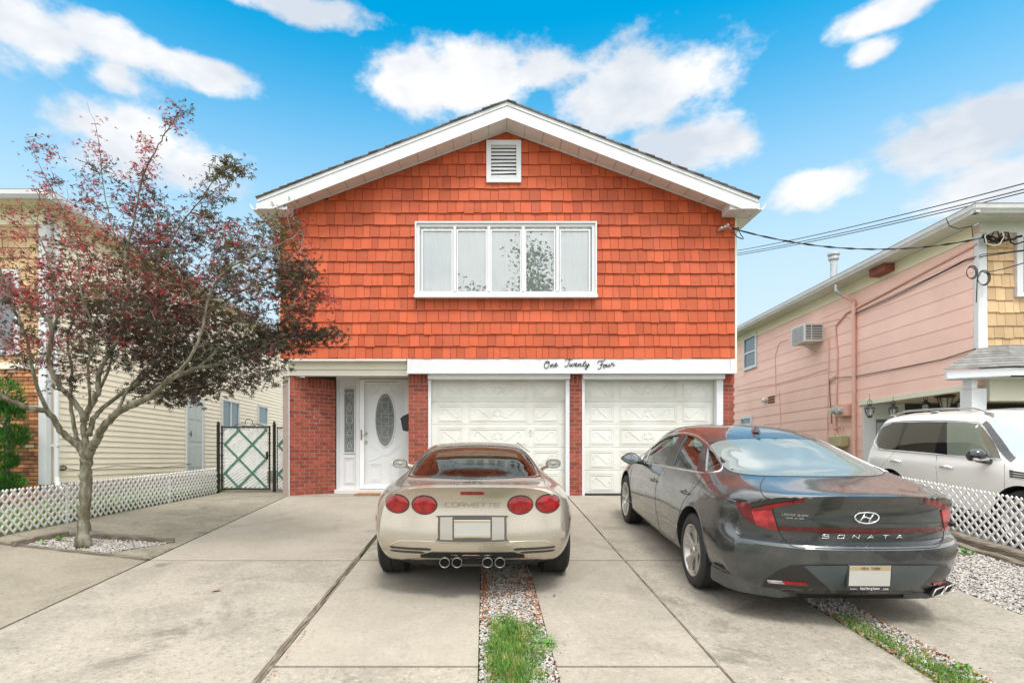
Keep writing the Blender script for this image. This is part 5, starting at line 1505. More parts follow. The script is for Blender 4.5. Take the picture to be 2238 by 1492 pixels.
for x, y, s_, lab in ((475, 1291, .055, 'curled brown leaf lying alone on the left concrete slab'), (1212, 1303, .028, 'small orange leaf on the slab right of the gravel strip'), (1214, 1280, .018, 'tiny brown leaf nearer the silver coupe on the slab')):
    # ground point seen there
    D = 1.673 * FPX / (y - VPY + 117); P = np.array([[(x - VPX) * D / FPX, D]])
    o = leaf_litter('fallen_leaf', lab, P, s_, kind=None, lift=.012, cat='leaf')

def weed(label, x, y, s_, n, spread):
    base = np.array([(0, 0, 0), (.35, .5, .12), (0, 1.15, .05), (-.35, .5, .12)]); F = [(0, 1, 2), (0, 2, 3)]
    yaw = rng.uniform(0, 6.3, n); r = np.abs(rng.normal(0, spread, n)); a = rng.uniform(0, 6.3, n)
    P2 = np.column_stack([x + r * np.cos(a), y + r * np.sin(a)]); z = gzv(P2[:, 0], P2[:, 1]) + rng.uniform(.0, .04, n)
    V = place(base, np.column_stack([P2, z]), rotmats(yaw, rng.uniform(.1, .9, n), rng.normal(0, .3, n)), np.full((n, 3), s_) * rng.uniform(.6, 1.2, (n, 1)))
    tag(np_mesh('weed', V, F, M_weed, rng.random(n)), label, 'weed')
weed('small weed sprouting beside the left edging board', -4.98, 6.28, .03, 26, .035)
weed('green weed sprig in the pit gravel left of the trunk', -4.80, 6.42, .035, 30, .045)
weed('pale sprig of weed at the front of the pit gravel', -4.83, 6.22, .028, 20, .03)
weed('weed at the foot of the grey timber in the white gravel', 5.35, 6.35, .04, 40, .06)
weed('broad leaved weed in the right hand gravel strip', 3.0, 3.55, .028, 50, .05)
weed('leafy weed on the right rim of the middle grass tuft', .44, 3.95, .022, 130, .07)

# a small hose nozzle lying on the timber
mb = MB(); q = Vector((5.72, 7.05, gz(5.6, 7.05) + .20)); mb.lathe([(.02, -.12), (.03, -.1), (.035, 0), (.025, .05), (.04, .09), (.001, .1)], q, 'y', 10); mb.tube([q + Vector((0, .05, -.02)), q + Vector((.02, .12, -.05)), q + Vector((.05, .3, -.06))], .012, 6)
tag(mb.build('garden_light', M_black, smooth=True), 'small black spotlight lying on the grey timber by the fence', 'garden light')
# ------------------------------------------------------------------ car kit
def cr_dense(P, sub, knots=None):
    """non-uniform Catmull-Rom through P (n, ..., 3) along axis 0"""
    P = np.asarray(P, float); n = len(P)
    if knots is None:
        d = np.linalg.norm((P[1:] - P[:-1]).reshape(n - 1, -1, 3), axis=2).mean(1); knots = np.concatenate(([0], np.cumsum(np.maximum(d, 1e-4) ** .7)))
    T = np.zeros_like(P)
    for i in range(n):
        if i == 0: T[i] = (P[1] - P[0]) / (knots[1] - knots[0])
        elif i == n - 1: T[i] = (P[-1] - P[-2]) / (knots[-1] - knots[-2])
        else:
            h0, h1 = knots[i] - knots[i - 1], knots[i + 1] - knots[i]
            T[i] = ((P[i] - P[i - 1]) / h0 * h1 + (P[i + 1] - P[i]) / h1 * h0) / (h0 + h1)
    out = []
    for i in range(n - 1):
        h = knots[i + 1] - knots[i]
        for k in range(sub):
            t = k / sub; a = 2 * t ** 3 - 3 * t ** 2 + 1; b = t ** 3 - 2 * t ** 2 + t; c = -2 * t ** 3 + 3 * t ** 2; d = t ** 3 - t ** 2
            out.append(P[i] * a + T[i] * (h * b) + P[i + 1] * c + T[i + 1] * (h * d))
    out.append(P[-1]); return np.array(out)

def loft_bm(rows, su, sv, rear=None, front=None, levels=()):
    """rows: (n, 10, 3) half sections, x >= 0. Returns a closed mirrored bmesh. rear/front: F(x, z) -> y for the end faces"""
    G = cr_dense(rows, su)
    G = np.transpose(cr_dense(np.transpose(G, (1, 0, 2)), sv), (1, 0, 2))
    G[:, 0, 0] = 0; G[:, -1, 0] = 0; G[:, :, 0] = np.maximum(G[:, :, 0], 0)
    nu, nv, _ = G.shape
    bm = bmesh.new()
    R_ = [[bm.verts.new(G[i, j]) for j in range(nv)] for i in range(nu)]
    L_ = [[(R_[i][j] if j in (0, nv - 1) else bm.verts.new((-G[i, j, 0], G[i, j, 1], G[i, j, 2]))) for j in range(nv)] for i in range(nu)]
    for i in range(nu - 1):
        for j in range(nv - 1):
            bm.faces.new((R_[i][j], R_[i + 1][j], R_[i + 1][j + 1], R_[i][j + 1]))
            bm.faces.new((L_[i][j], L_[i][j + 1], L_[i + 1][j + 1], L_[i + 1][j]))
    for idx, F, s in ((0, rear, 1), (nu - 1, front, -1)):
        ring = R_[idx] + [L_[idx][j] for j in range(nv - 2, 0, -1)]
        pts = [(v.co.x, v.co.z) for v in ring]; n = len(pts)
        extra = []
        if F:
            st = .045; xs = [p[0] for p in pts]; zs = [p[1] for p in pts]
            lev = list(levels) if idx == 0 else []
            for zl in lev:
                for k in range(-30, 31):
                    p = (k * .03, zl)
                    if inside(p, pts) and min((p[0] - a) ** 2 + (zl - b) ** 2 for a, b in pts) > .0003: extra.append(p)
            x = min(xs) + st / 2
            while x < max(xs):
                z = min(zs) + st / 2
                while z < max(zs):
                    if lev and min(abs(z - q) for q in lev) < .016: z += st; continue
                    if inside((x, z), pts) and min((x - a) ** 2 + (z - b) ** 2 for a, b in pts) > (st * .45) ** 2: extra.append((x, z))
                    z += st
                x += st
        r = delaunay_2d_cdt([Vector(p) for p in pts + extra], [(i, (i + 1) % n) for i in range(n)], [list(range(n))], 1, 1e-7)
        vm = {}
        for k, (v2, orig) in enumerate(zip(r[0], r[3])):
            o = [q for q in orig if q < n]
            if o: vm[k] = ring[o[0]]
            else: vm[k] = bm.verts.new((v2[0], F(v2[0], v2[1]), v2[1]))
        for f in r[2]:
            vs = [vm[i] for i in f]
            if len(set(vs)) < 3: continue
            try: bm.faces.new(vs)
            except ValueError: pass
    bmesh.ops.remove_doubles(bm, verts=bm.verts[:], dist=1e-5)
    bmesh.ops.dissolve_degenerate(bm, edges=bm.edges[:], dist=1e-6)
    bmesh.ops.recalc_face_normals(bm, faces=bm.faces[:])
    return bm
def bm_obj(bm, name):
    me = bpy.data.meshes.new(name); bm.to_mesh(me); bm.free(); o = bpy.data.objects.new(name, me); scene.collection.objects.link(o); return o
def boolean(o, cutter, op='DIFFERENCE'):
    m = o.modifiers.new('b', 'BOOLEAN'); m.operation = op; m.object = cutter; m.solver = 'EXACT'
    dg = bpy.context.evaluated_depsgraph_get(); ev = o.evaluated_get(dg); me = bpy.data.meshes.new_from_object(ev)
    o.modifiers.remove(m); old = o.data; o.data = me; bpy.data.meshes.remove(old)
    me2 = cutter.data; bpy.data.objects.remove(cutter); bpy.data.meshes.remove(me2)
def prism_obj(poly, axis, a, b):
    """solid prism from a 2D outline. axis 'x': outline is (y, z); 'z': (x, y); 'y': (x, z)"""
    mb = MB(); f = {'x': lambda u, v, w: (w, u, v), 'z': lambda u, v, w: (u, v, w), 'y': lambda u, v, w: (u, w, v)}[axis]
    P = [Vector(f(u, v, a)) for u, v in poly]; d = Vector(f(0, 0, b - a)) - Vector(f(0, 0, 0))
    mb.prism(P, d, .5)
    bm = bmesh.new(); vs = [bm.verts.new(p) for p in mb.v]
    for q in mb.f: bm.faces.new([vs[i] for i in q])
    bmesh.ops.recalc_face_normals(bm, faces=bm.faces[:]); return bm_obj(bm, 'cut')
def cyl_obj(c, r, x0, x1, seg=48):
    return prism_obj([(c[0] + r * math.cos(2 * PI * k / seg), c[1] + r * math.sin(2 * PI * k / seg)) for k in range(seg)], 'x', x0, x1)

class Car:
    def __init__(s, root):
        s.root = root; bpy.context.view_layer.update()
        s.M = Matrix.Translation(root.location) @ root.rotation_euler.to_matrix().to_4x4(); s.Mi = s.M.inverted()
        s.C = s.Mi @ Vector((0, 0, CAMZ))
    def skin(s, bm): s.bvh = BVHTree.FromBMesh(bm)
    def ray(s, p, d, tol=0):
        h = s.bvh.ray_cast(Vector(p), Vector(d).normalized())
        return (h[0], h[1] if h[1].dot(Vector(d)) < 0 else -h[1]) if h[0] is not None else None
    def cam(s, x, y):
        """where the sight line through a photo pixel meets the skin (car coordinates)"""
        d = s.Mi.to_3x3() @ Vector(((x - VPX) / FPX, 1, (VPY - y) / FPX)); return s.ray(s.C, d)
    def onplane(s, x, y, yl):
        d = s.Mi.to_3x3() @ Vector(((x - VPX) / FPX, 1, (VPY - y) / FPX)); t = (yl - s.C.y) / d.y; return s.C + d * t
    def hit(s, axis, u, v):
        if axis == 'cam': return s.cam(u, v)
        if axis == 'rear': return s.ray((u, -3, v), (0, 1, 0))
        if axis == 'front': return s.ray((u, 8, v), (0, -1, 0))
        if axis == 'left': return s.ray((-3, u, v), (1, 0, 0))
        if axis == 'right': return s.ray((3, u, v), (-1, 0, 0))
        if axis == 'top': return s.ray((u, v, 4), (0, 0, -1))
    def patch(s, name, mat, poly, axis, off=.004, rim=.012, step=None, parent=None, mirror=False, bulge=0, both=False):
        step = step or {'cam': 7}.get(axis, .035)
        v, f, n = fill2d(poly, step, step * .6)
        cx = sum(p[0] for p in poly) / len(poly); cy = sum(p[1] for p in poly) / len(poly)
        H = [s.hit(axis, *p) for p in v]
        sgs = (1, -1) if both else ((-1,) if mirror else (1,)); out = None
        for sg in sgs:
            mb = MB(); P = []; Nn = []
            for i, h in enumerate(H):
                if h is None: P.append(None); Nn.append(None); continue
                q, nn = h; b = 0
                if bulge:
                    dmin = min(math.dist(v[i], w) for w in v[:n]); b = bulge * (1 - math.exp(-dmin / (step * 1.5)))
                w = q + nn * (off + b); P.append(Vector((w.x * sg, w.y, w.z))); Nn.append(Vector((nn.x * sg, nn.y, nn.z)))
            good = [t for t in f if all(P[i] is not None for i in t)]
            if not good: print('patch misses', name); continue
            idx = {}; vs = []
            for t in good:
                for i in t:
                    if i not in idx: idx[i] = len(vs); vs.append(P[i])
            fs = []
            edges = {}
            for t in good:
                a, b, c = (P[i] for i in t); nn = (b - a).cross(c - a); tt = t if nn.dot(Nn[t[0]]) > 0 else t[::-1]
                fs.append(tuple(idx[i] for i in tt))
                for k in range(len(tt)): e = (tt[k], tt[(k + 1) % len(tt)]); edges[e] = 1
            mb.add(vs, fs, .5)
            if rim:
                bd = [e for e in edges if (e[1], e[0]) not in edges]; base = {}
                for a, b in bd:
                    for i in (a, b):
                        if i not in base: base[i] = len(mb.v); mb.v.append(tuple(P[i] - Nn[i] * rim))
                for a, b in bd: mb.f.append((idx[a], base[a], base[b], idx[b])); mb.r.append(.5); mb.m.append(0)
            o = mb.build(name, mat, parent or s.root, smooth=True, local=True, angle=50)
            out = out or o
        return out
    def line(s, name, mat, pts, axis, r=.0028, off=-.0006, parent=None, both=False, n=10, closed=False, mirror=False):
        P = []
        if closed: pts = list(pts) + [pts[0]]
        for i in range(len(pts) - 1):
            for k in range(n):
                t = k / n; P.append((pts[i][0] + (pts[i + 1][0] - pts[i][0]) * t, pts[i][1] + (pts[i + 1][1] - pts[i][1]) * t))
        P.append(pts[-1]); Q = []
        for p in P:
            h = s.hit(axis, *p)
            if h: Q.append(h[0] + h[1] * off)
        out = None
        if len(Q) < 2: print('line misses', name); return
        for sg in ((1, -1) if both else ((-1,) if mirror else (1,))):
            mb = MB(); mb.tube([(q.x * sg, q.y, q.z) for q in Q], r, 5, .5); o = mb.build(name, mat, parent or s.root, smooth=True, local=True); out = out or o
        return out
def smooth_poly(P, n=5, closed=True):
    P = [tuple(p) for p in P]; out = []; m = len(P)
    for i in range(m if closed else m - 1):
        if closed: a, b, c, d = P[i - 1], P[i], P[(i + 1) % m], P[(i + 2) % m]
        else: a, b, c, d = P[max(i - 1, 0)], P[i], P[i + 1], P[min(i + 2, m - 1)]
        for k in range(n):
            t = k / n
            out.append(tuple(.5 * ((2 * q) + (-p + r) * t + (2 * p - 5 * q + 4 * r - w) * t * t + (-p + 3 * q - 3 * r + w) * t ** 3) for p, q, r, w in zip(a, b, c, d)))
    if not closed: out.append(P[-1])
    return out
def ellipse(cx, cy, rx, ry, n=28): return [(cx + rx * math.cos(2 * PI * k / n), cy + ry * math.sin(2 * PI * k / n)) for k in range(n)]

def paint(name, col, flake=.6, metal=.55, rough=.28):
    m, t, p = new_mat(name)
    v = t.coord()
    n = t.n('ShaderNodeTexVoronoi'); t.set(n.inputs['Vector'], v); n.inputs['Scale'].default_value = 900
    c = t.mix(t.math('MULTIPLY', t.ramp(n.outputs['Distance'], 0, .6, 1, 0), .35 * flake), col, tuple(min(1, x * 1.9 + .02) for x in col))
    dust_or_sheen = t.ramp(t.noise(t.coord(scale=(1, 1, 1.5)), 2.2, 6, .65), .42, .72, 0, .10)
    c = t.mix(dust_or_sheen, c, (.45, .42, .38))
    t.set(p.inputs['Base Color'], c); p.inputs['Metallic'].default_value = metal
    t.set(p.inputs['Roughness'], t.ramp(t.noise(v, 3, 5), .35, .7, rough - .04, rough + .08, False))
    p.inputs['Coat Weight'].default_value = 1; t.set(p.inputs['Coat Roughness'], t.ramp(t.noise(v, 5, 6, .7), .4, .75, .015, .07, False))
    t.L.new(t.bump(t.noise(v, 9, 2), .02, .01), p.inputs['Coat Normal'])
    return m
M_cardark = pm('car_underside', (.012, .012, .013), .8, var=.2)
M_cartrim = pm('car_black_trim', (.014, .014, .015), .35, var=.1, coat=.3)
M_gloss = pm('gloss_black', (.006, .006, .007), .12, var=0, coat=1)
M_seam = pm('panel_gap', (.006, .006, .006), .7, var=0)
M_tyre = pm('tyre', (.022, .022, .022), .78, var=.25, vscale=14, bump=.3, bscale=120)
M_alloy = pm('alloy', (.50, .49, .47), .32, metal=.85, var=.12, vscale=14)
M_chrome = pm('chrome', (.78, .78, .79), .08, metal=1, var=0)
M_mirror = pm('mirror_glass', (.55, .62, .66), .02, metal=1, var=0)
M_seat = pm('seat', (.035, .034, .034), .7, var=.15)
M_beigeint = pm('pale_interior', (.22, .20, .17), .7, var=.1)
M_plate = pm('plate_white', (.46, .45, .42), .5, var=.05)
M_lens = None
def lens(name, col, rough=.10):
    m, t, p = new_mat(name); v = t.coord()
    c = t.mix(t.ramp(t.noise(v, 18, 4), .35, .65), col, tuple(x * .55 for x in col))
    t.set(p.inputs['Base Color'], c); p.inputs['Roughness'].default_value = .35; p.inputs['Coat Weight'].default_value = 1; p.inputs['Coat Roughness'].default_value = .02
    p.inputs['Specular IOR Level'].default_value = .25
    w = t.n('ShaderNodeTexWave'); w.inputs['Scale'].default_value = 45; t.set(w.inputs['Vector'], v)
    t.L.new(t.bump(w.outputs[1], .35, .004), p.inputs['Normal']); return m
M_red = lens('red_lens', (.34, .004, .006)); M_redlit = lens('pink_red_lens', (.52, .035, .045)); M_redark = lens('dark_red_lens', (.16, .004, .006)); M_clear = lens('clear_lens', (.50, .49, .47))

def wheel(car, c, R_, W, rr, side, style, name='wheel'):
    """c: centre (x, y, z) of the wheel, side -1 left / +1 right (outer face)"""
    w = thing(name); w.parent = car.root; w.location = c
    del_keys = []
    mb = MB(); h = W / 2
    prof = [(rr - .015, -h * .75), (rr + .005, -h * .92), ((R_ + rr) / 2, -h), (R_ - .03, -h * .94), (R_ - .008, -h * .80), (R_, -h * .6), (R_, -.012)]
    prof += [(R_ - .007, -.011), (R_ - .007, -.004), (R_, -.003), (R_, .003)] + [(a, -b) for a, b in prof[::-1]]
    mb.lathe(prof, (0, 0, 0), 'x', 64, .5, cap=False)
    for k in range(60):   # tread blocks across the shoulders
        a = 2 * PI * k / 60
        for sx in (-1, 1):
            q = Vector((sx * h * .66, R_ * math.cos(a), R_ * math.sin(a))); d = Vector((sx * .2, -math.sin(a), math.cos(a)))
            mb.bar(q - d.normalized() * .009, q + d.normalized() * .009, .035, .006, up=(0, math.cos(a), math.sin(a)), rnd=.5)
    mb.build('tyre', M_tyre, w, local=True, angle=35)
    mb = MB(); o = side * h
    f = lambda u: o * .9 + side * u      # distance outwards from the rim face
    P = [(rr - .004, -h * .75 * side), (rr - .02, -h * .4 * side), (rr - .04, .0), (rr - .035, f(-.05)), (rr - .022, f(-.015)), (rr, f(.006)), (rr + .010, f(.004)), (rr + .004, f(-.012))]
    mb.lathe(P, (0, 0, 0), 'x', 56, .5, cap=False)
    if style == 'five_v':
        for k in range(5):
            a = 2 * PI * k / 5 + .3
            for da, tw in ((-.30, .16), (.30, -.16)):
                r0, r1 = .05, rr - .018
                pts = []
                for r_, aa, ww, hh in ((r0, a + da * .3, .026, -.035), ((r0 + r1) / 2, a + da * .75, .024, -.02), (r1, a + da + tw * .5, .036, -.006)):
                    pts.append((r_, aa, ww, hh))
                vs = []
                for r_, aa, ww, hh in pts:
                    e = Vector((0, math.cos(aa), math.sin(aa))); tt = Vector((0, -math.sin(aa), math.cos(aa)))
                    for s1, s2, dd in ((-1, 0, -.018), (-1, 0, 0), (.2, 0, .007), (1, 0, -.006), (1, 0, -.022)):
                        vs.append(e * r_ + tt * ww * s1 + Vector((f(hh + dd), 0, 0)))
                fs = [(i * 5 + j, i * 5 + (j + 1) % 5, (i + 1) * 5 + (j + 1) % 5, (i + 1) * 5 + j) for i in range(2) for j in range(5)]
                mb.add(vs, fs, .5)
            # wide blade between the pair
            a2 = a + .0; e0, e1 = a2 - .13, a2 + .05
            q = [Vector((f(-.012), rr * .80 * math.cos(e0), rr * .80 * math.sin(e0))), Vector((f(-.004), (rr - .02) * math.cos(e0 - .06), (rr - .02) * math.sin(e0 - .06))), Vector((f(-.004), (rr - .02) * math.cos(e1), (rr - .02) * math.sin(e1))), Vector((f(-.02), rr * .42 * math.cos(a2), rr * .42 * math.sin(a2)))]
            mb.prism(q, (-side * .012, 0, 0), .5)
    else:
        for k in range(5):
            a = 2 * PI * k / 5 + .3
            vs = []
            for r_, ww, hh in ((.04, .05, -.03), (rr * .5, .04, -.02), (rr - .015, .075, -.008)):
                e = Vector((0, math.cos(a), math.sin(a))); tt = Vector((0, -math.sin(a), math.cos(a)))
                for s1, dd in ((-1, -.02), (-.9, 0), (.9, 0), (1, -.02)): vs.append(e * r_ + tt * ww * s1 + Vector((f(hh + dd), 0, 0)))
            fs = [(i * 4 + j, i * 4 + (j + 1) % 4, (i + 1) * 4 + (j + 1) % 4, (i + 1) * 4 + j) for i in range(2) for j in range(4)]
            mb.add(vs, fs, .5)
    mb.lathe([(.001, f(-.004)), (.028, f(-.006)), (.034, f(-.016)), (.07, f(-.032)), (.075, f(-.06))], (0, 0, 0), 'x', 20, .5)
    for k in range(5):
        a = 2 * PI * k / 5; mb.cyl((f(-.045), .052 * math.cos(a), .052 * math.sin(a)), (f(-.024), .052 * math.cos(a), .052 * math.sin(a)), .009, seg=6, rnd=.2)
    mb.build('rim', M_alloy, w, local=True, angle=35)
    mb = MB(); mb.lathe([(.001, f(-.075)), (rr - .06, f(-.075)), (rr - .05, f(-.09))], (0, 0, 0), 'x', 40, .5); mb.build('brake_disc', pm('brake', (.16, .155, .15), .5, metal=.6), w, local=True)
    mb = MB(); mb.lathe([(.001, -side * h * .7), (rr - .03, -side * h * .7)], (0, 0, 0), 'x', 24, .5, cap=False); mb.build('inner_shadow_plate', M_cardark, w, local=True) if False else None
    return w

# stroke letters for badges and plates: segments in a 1 x 1 box
GL = {
 'A': [[(0,0),(.5,1),(1,0)],[(.2,.35),(.8,.35)]], 'B': [[(0,0),(0,1),(.8,1),(.9,.78),(.75,.52),(0,.52)],[(.75,.52),(1,.3),(.85,0),(0,0)]],
 'C': [[(1,1),(0.12,1),(0,.85),(0,.15),(.12,0),(1,0)]], 'E': [[(1,1),(0,1),(0,0),(1,0)],[(0,.5),(.85,.5)]],
 'G': [[(1,.85),(.8,1),(.2,1),(0,.8),(0,.2),(.2,0),(.8,0),(1,.2),(1,.45),(.6,.45)]],
 'K': [[(0,0),(0,1)],[(.95,1),(0,.45)],[(.3,.62),(1,0)]], 'L': [[(0,1),(0,0),(.9,0)]],
 'M': [[(0,0),(0,1),(.5,.4),(1,1),(1,0)]], 'N': [[(0,0),(0,1),(1,0),(1,1)]], 'O': [[(.15,0),(0,.15),(0,.85),(.15,1),(.85,1),(1,.85),(1,.15),(.85,0),(.15,0)]],
 'R': [[(0,0),(0,1),(.85,1),(1,.85),(1,.62),(.85,.5),(0,.5)],[(.5,.5),(1,0)]], 'S': [[(1,1),(.1,1),(0,.85),(0,.62),(.1,.5),(.9,.5),(1,.38),(1,.15),(.9,0),(0,0)]],
 'T': [[(0,1),(1,1)],[(.5,1),(.5,0)]], 'V': [[(0,1),(.5,0),(1,1)]], 'W': [[(0,1),(.25,0),(.5,.7),(.75,0),(1,1)]], 'Y': [[(0,1),(.5,.5),(1,1)],[(.5,.5),(.5,0)]],
 'w': [[(0,.6),(.25,0),(.5,.5),(.75,0),(1,.6)]], '.': [[(.4,0),(.55,0),(.55,.1),(.4,.1),(.4,0)]], 'l': [[(.5,0),(.5,1)]], 'e': [[(0,.32),(.9,.32),(.8,.62),(.2,.62),(0,.35),(.15,0),(.85,.05)]],
 's': [[(.85,.6),(.15,.62),(.1,.38),(.85,.28),(.8,0),(.05,.02)]], 't': [[(.45,.95),(.45,.1),(.6,0),(.85,.05)],[(.15,.62),(.8,.62)]], 'r': [[(.15,0),(.15,.62)],[(.15,.4),(.45,.62),(.8,.6)]],
 'g': [[(.85,.6),(.2,.62),(.05,.35),(.2,.05),(.85,.05)],[(.85,.62),(.85,-.2),(.7,-.3),(.15,-.3)]], 'n': [[(.1,0),(.1,.62)],[(.1,.45),(.4,.62),(.8,.55),(.85,0)]],
 'c': [[(.9,.58),(.2,.62),(.05,.32),(.2,0),(.9,.04)]], 'o': [[(.2,0),(.05,.3),(.2,.62),(.75,.62),(.95,.3),(.75,0),(.2,0)]], 'm': [[(.05,0),(.05,.62)],[(.05,.5),(.3,.62),(.5,.5),(.5,0)],[(.5,.5),(.75,.62),(.95,.5),(.95,0)]],
 'U': [[(0,1),(0,.15),(.15,0),(.85,0),(1,.15),(1,1)]], 'H': [[(0,0),(0,1)],[(1,0),(1,1)],[(0,.5),(1,.5)]], 'D': [[(0,0),(0,1),(.7,1),(1,.75),(1,.25),(.7,0),(0,0)]], 'I': [[(.5,0),(.5,1)]], 'P': [[(0,0),(0,1),(.9,1),(1,.75),(.9,.5),(0,.5)]],
}
def text_on(car, name, mat, s_, x0, z0, w, h, gap, r, off=.002, shear=0, axis='rear', parent=None, flatten=False):
    """letters laid on the skin as fine raised strokes, seen from behind the car"""
    mb = MB(); x = x0
    for ch in s_:
        if ch != ' ':
            for st in GL[ch]:
                Q = []
                for i in range(len(st) - 1):
                    for k in range(4):
                        t = k / 4; Q.append((st[i][0] + (st[i + 1][0] - st[i][0]) * t, st[i][1] + (st[i + 1][1] - st[i][1]) * t))
                Q.append(st[-1]); P = []
                for a, b in Q:
                    hh = car.hit(axis, x + a * w + shear * b * h, z0 + b * h)
                    if hh: P.append(hh[0] + hh[1] * off)
                if len(P) > 1: mb.tube(P, r, 5, .5)
        x += w + gap
    return mb.build(name, mat, parent or car.root, local=True, smooth=True)
def rows_from(spec, W, bulges):
    out = []
    for (y, pts, *dy), b in zip(spec, bulges):
        d = dy[0] if dy else [0] * 10
        out.append([(x, y + d[i] + b * (x / W) ** 3, z) for i, (x, z) in enumerate(pts)])
    return np.array(out)
def finish_body(o, mats, root, inner=None, arches=()):
    """second material in the wheel arches and under the car; smooth skin with creased cuts"""
    me = o.data; me.materials.clear()
    for m in mats: me.materials.append(m)
    o.parent = root; n = len(me.polygons)
    me.polygons.foreach_set('use_smooth', np.ones(n, dtype=bool))
    idx = np.zeros(n, dtype=np.int32)
    for k, p in enumerate(me.polygons):
        c = p.center
        for (cy, cz, r) in arches:
            if math.hypot(c.y - cy, c.z - cz) < r + .004 and abs(c.x) > .4 and (abs(p.normal.x) < .35 or abs(c.x) < .74): idx[k] = 1
        if p.normal.z < -.8 and c.z < .45: idx[k] = 1
        if inner and inner(c, p.normal): idx[k] = 2
    me.polygons.foreach_set('material_index', idx); me.set_sharp_from_angle(angle=R(32)); me.update()
    return o
# ------------------------------------------------------------------ silver coupe
SLOPE = math.atan(.094)
def lerp_f(tab):
    xs = [a for a, b in tab]; ys = [b for a, b in tab]
    return lambda z: float(np.interp(z, xs, ys))
def coupe():
    D, Xc = 4.80, -.107
    root = thing('sports_coupe', (Xc, D, gz(.2, D)), 'low silver beige sports coupe with four round tail lamps before the left garage', 'car', rot=(SLOPE, 0, 0))
    car = Car(root); W = .93; b0 = .25
    yf = lerp_f([(.33, .07), (.42, .015), (.50, .0), (.60, .012), (.70, .035), (.80, .055), (.88, .06), (.93, .045), (.96, .015), (.985, .0)])
    P0 = [(0, .40), (.46, .36), (.70, .345), (.79, .50), (.795, .66), (.745, .82), (.63, .925), (.45, .968), (.22, .98), (0, .982)]
    spec = [
        (0, P0, [yf(z) for x, z in P0]),
        (.05, [(0, .36), (.5, .33), (.735, .335), (.825, .50), (.825, .67), (.775, .835), (.65, .938), (.46, .977), (.22, .988), (0, .990)], [yf(z) * .8 for x, z in P0]),
        (.32, [(0, .24), (.55, .24), (.80, .32), (.885, .50), (.885, .68), (.83, .84), (.67, .935), (.48, .966), (.25, .972), (0, .972)]),
        (.75, [(0, .18), (.6, .18), (.86, .30), (.925, .50), (.925, .70), (.865, .85), (.70, .925), (.50, .942), (.27, .942), (0, .940)]),
        (1.10, [(0, .15), (.6, .15), (.88, .26), (.935, .50), (.93, .70), (.865, .85), (.695, .945), (.54, 1.00), (.28, 1.030), (0, 1.036)]),
        (1.50, [(0, .14), (.6, .14), (.88, .22), (.915, .48), (.905, .70), (.835, .845), (.685, .985), (.545, 1.085), (.29, 1.118), (0, 1.125)]),
        (1.90, [(0, .13), (.6, .13), (.86, .20), (.895, .46), (.885, .69), (.81, .84), (.675, 1.02), (.535, 1.145), (.28, 1.180), (0, 1.188)]),
        (2.30, [(0, .13), (.6, .13), (.86, .20), (.885, .46), (.875, .69), (.80, .84), (.665, 1.02), (.525, 1.160), (.28, 1.200), (0, 1.208)]),
        (2.65, [(0, .13), (.6, .13), (.86, .20), (.885, .46), (.87, .69), (.80, .835), (.66, .99), (.52, 1.105), (.28, 1.150), (0, 1.160)]),
        (3.05, [(0, .13), (.6, .13), (.87, .20), (.895, .46), (.875, .69), (.80, .825), (.68, .895), (.53, .935), (.28, .965), (0, .975)]),
        (3.40, [(0, .14), (.6, .14), (.88, .22), (.92, .48), (.90, .69), (.81, .80), (.66, .82), (.48, .84), (.24, .86), (0, .865)]),
        (3.90, [(0, .15), (.6, .15), (.86, .22), (.90, .45), (.87, .63), (.77, .72), (.62, .74), (.44, .75), (.22, .76), (0, .765)]),
        (4.35, [(0, .18), (.5, .18), (.72, .25), (.76, .38), (.72, .50), (.62, .57), (.5, .59), (.36, .60), (.18, .61), (0, .61)]),
        (4.52, [(0, .25), (.3, .25), (.46, .28), (.50, .36), (.48, .43), (.42, .48), (.34, .50), (.24, .51), (.12, .515), (0, .515)])]
    rows = rows_from(spec, W, [b0, b0 * .95, b0 * .62, .06, 0, 0, 0, 0, 0, 0, 0, 0, 0, 0])
    F = lambda x, z: yf(z) + b0 * (abs(x) / W) ** 3
    bm = loft_bm(rows, 7, 5, F, lambda x, z: 4.54 - .05 * x * x)
    car.skin(bm); body = bm_obj(bm, 'body')
    # cabin hollow
    inn = []
    for y, k in ((.86, 3), (1.10, 4), (1.50, 5), (1.90, 6), (2.30, 7), (2.65, 8), (3.0, 9)):
        P = spec[k][1]; inn.append([(0, y, .32), (.5, y, .32), (.66, y, .36), (.70, y, .5), (.70, y, .72)] + [(max(0, P[i][0] - .05), y, P[i][1] - .045) for i in range(5, 10)])
    inn[-1] = [(x, y, min(z, .86)) for x, y, z in inn[-1]]; inn[0] = [(x, y, min(z, .89)) for x, y, z in inn[0]]
    boolean(body, bm_obj(loft_bm(np.array(inn), 4, 3, lambda x, z: .86, lambda x, z: 3.0), 'cut'))
    ZR, ZF = (.95, .33), (3.60, .325)
    for c, r in ((ZR, .378), (ZF, .37)):
        for s_ in (-1, 1): a, b = sorted((s_ * .60, s_ * 1.2)); boolean(body, cyl_obj(c, r, a, b))
    glassp = smooth_poly([(-.665, 1.02), (-.50, .86), (0, .785), (.50, .86), (.665, 1.02), (.655, 1.35), (.60, 1.68), (.47, 1.84), (0, 1.90), (-.47, 1.84), (-.60, 1.68), (-.655, 1.35)], 4)
    glassp = [(max(-.66, min(.66, x)), y) for x, y in glassp]
    boolean(body, prism_obj([(x * .955, (y - 1.35) * .95 + 1.35) for x, y in glassp], 'z', .80, 1.5))
    ws = [(-.60, 3.0), (0, 3.08), (.60, 3.0), (.52, 2.72), (.44, 2.62), (0, 2.60), (-.44, 2.62), (-.52, 2.72)]
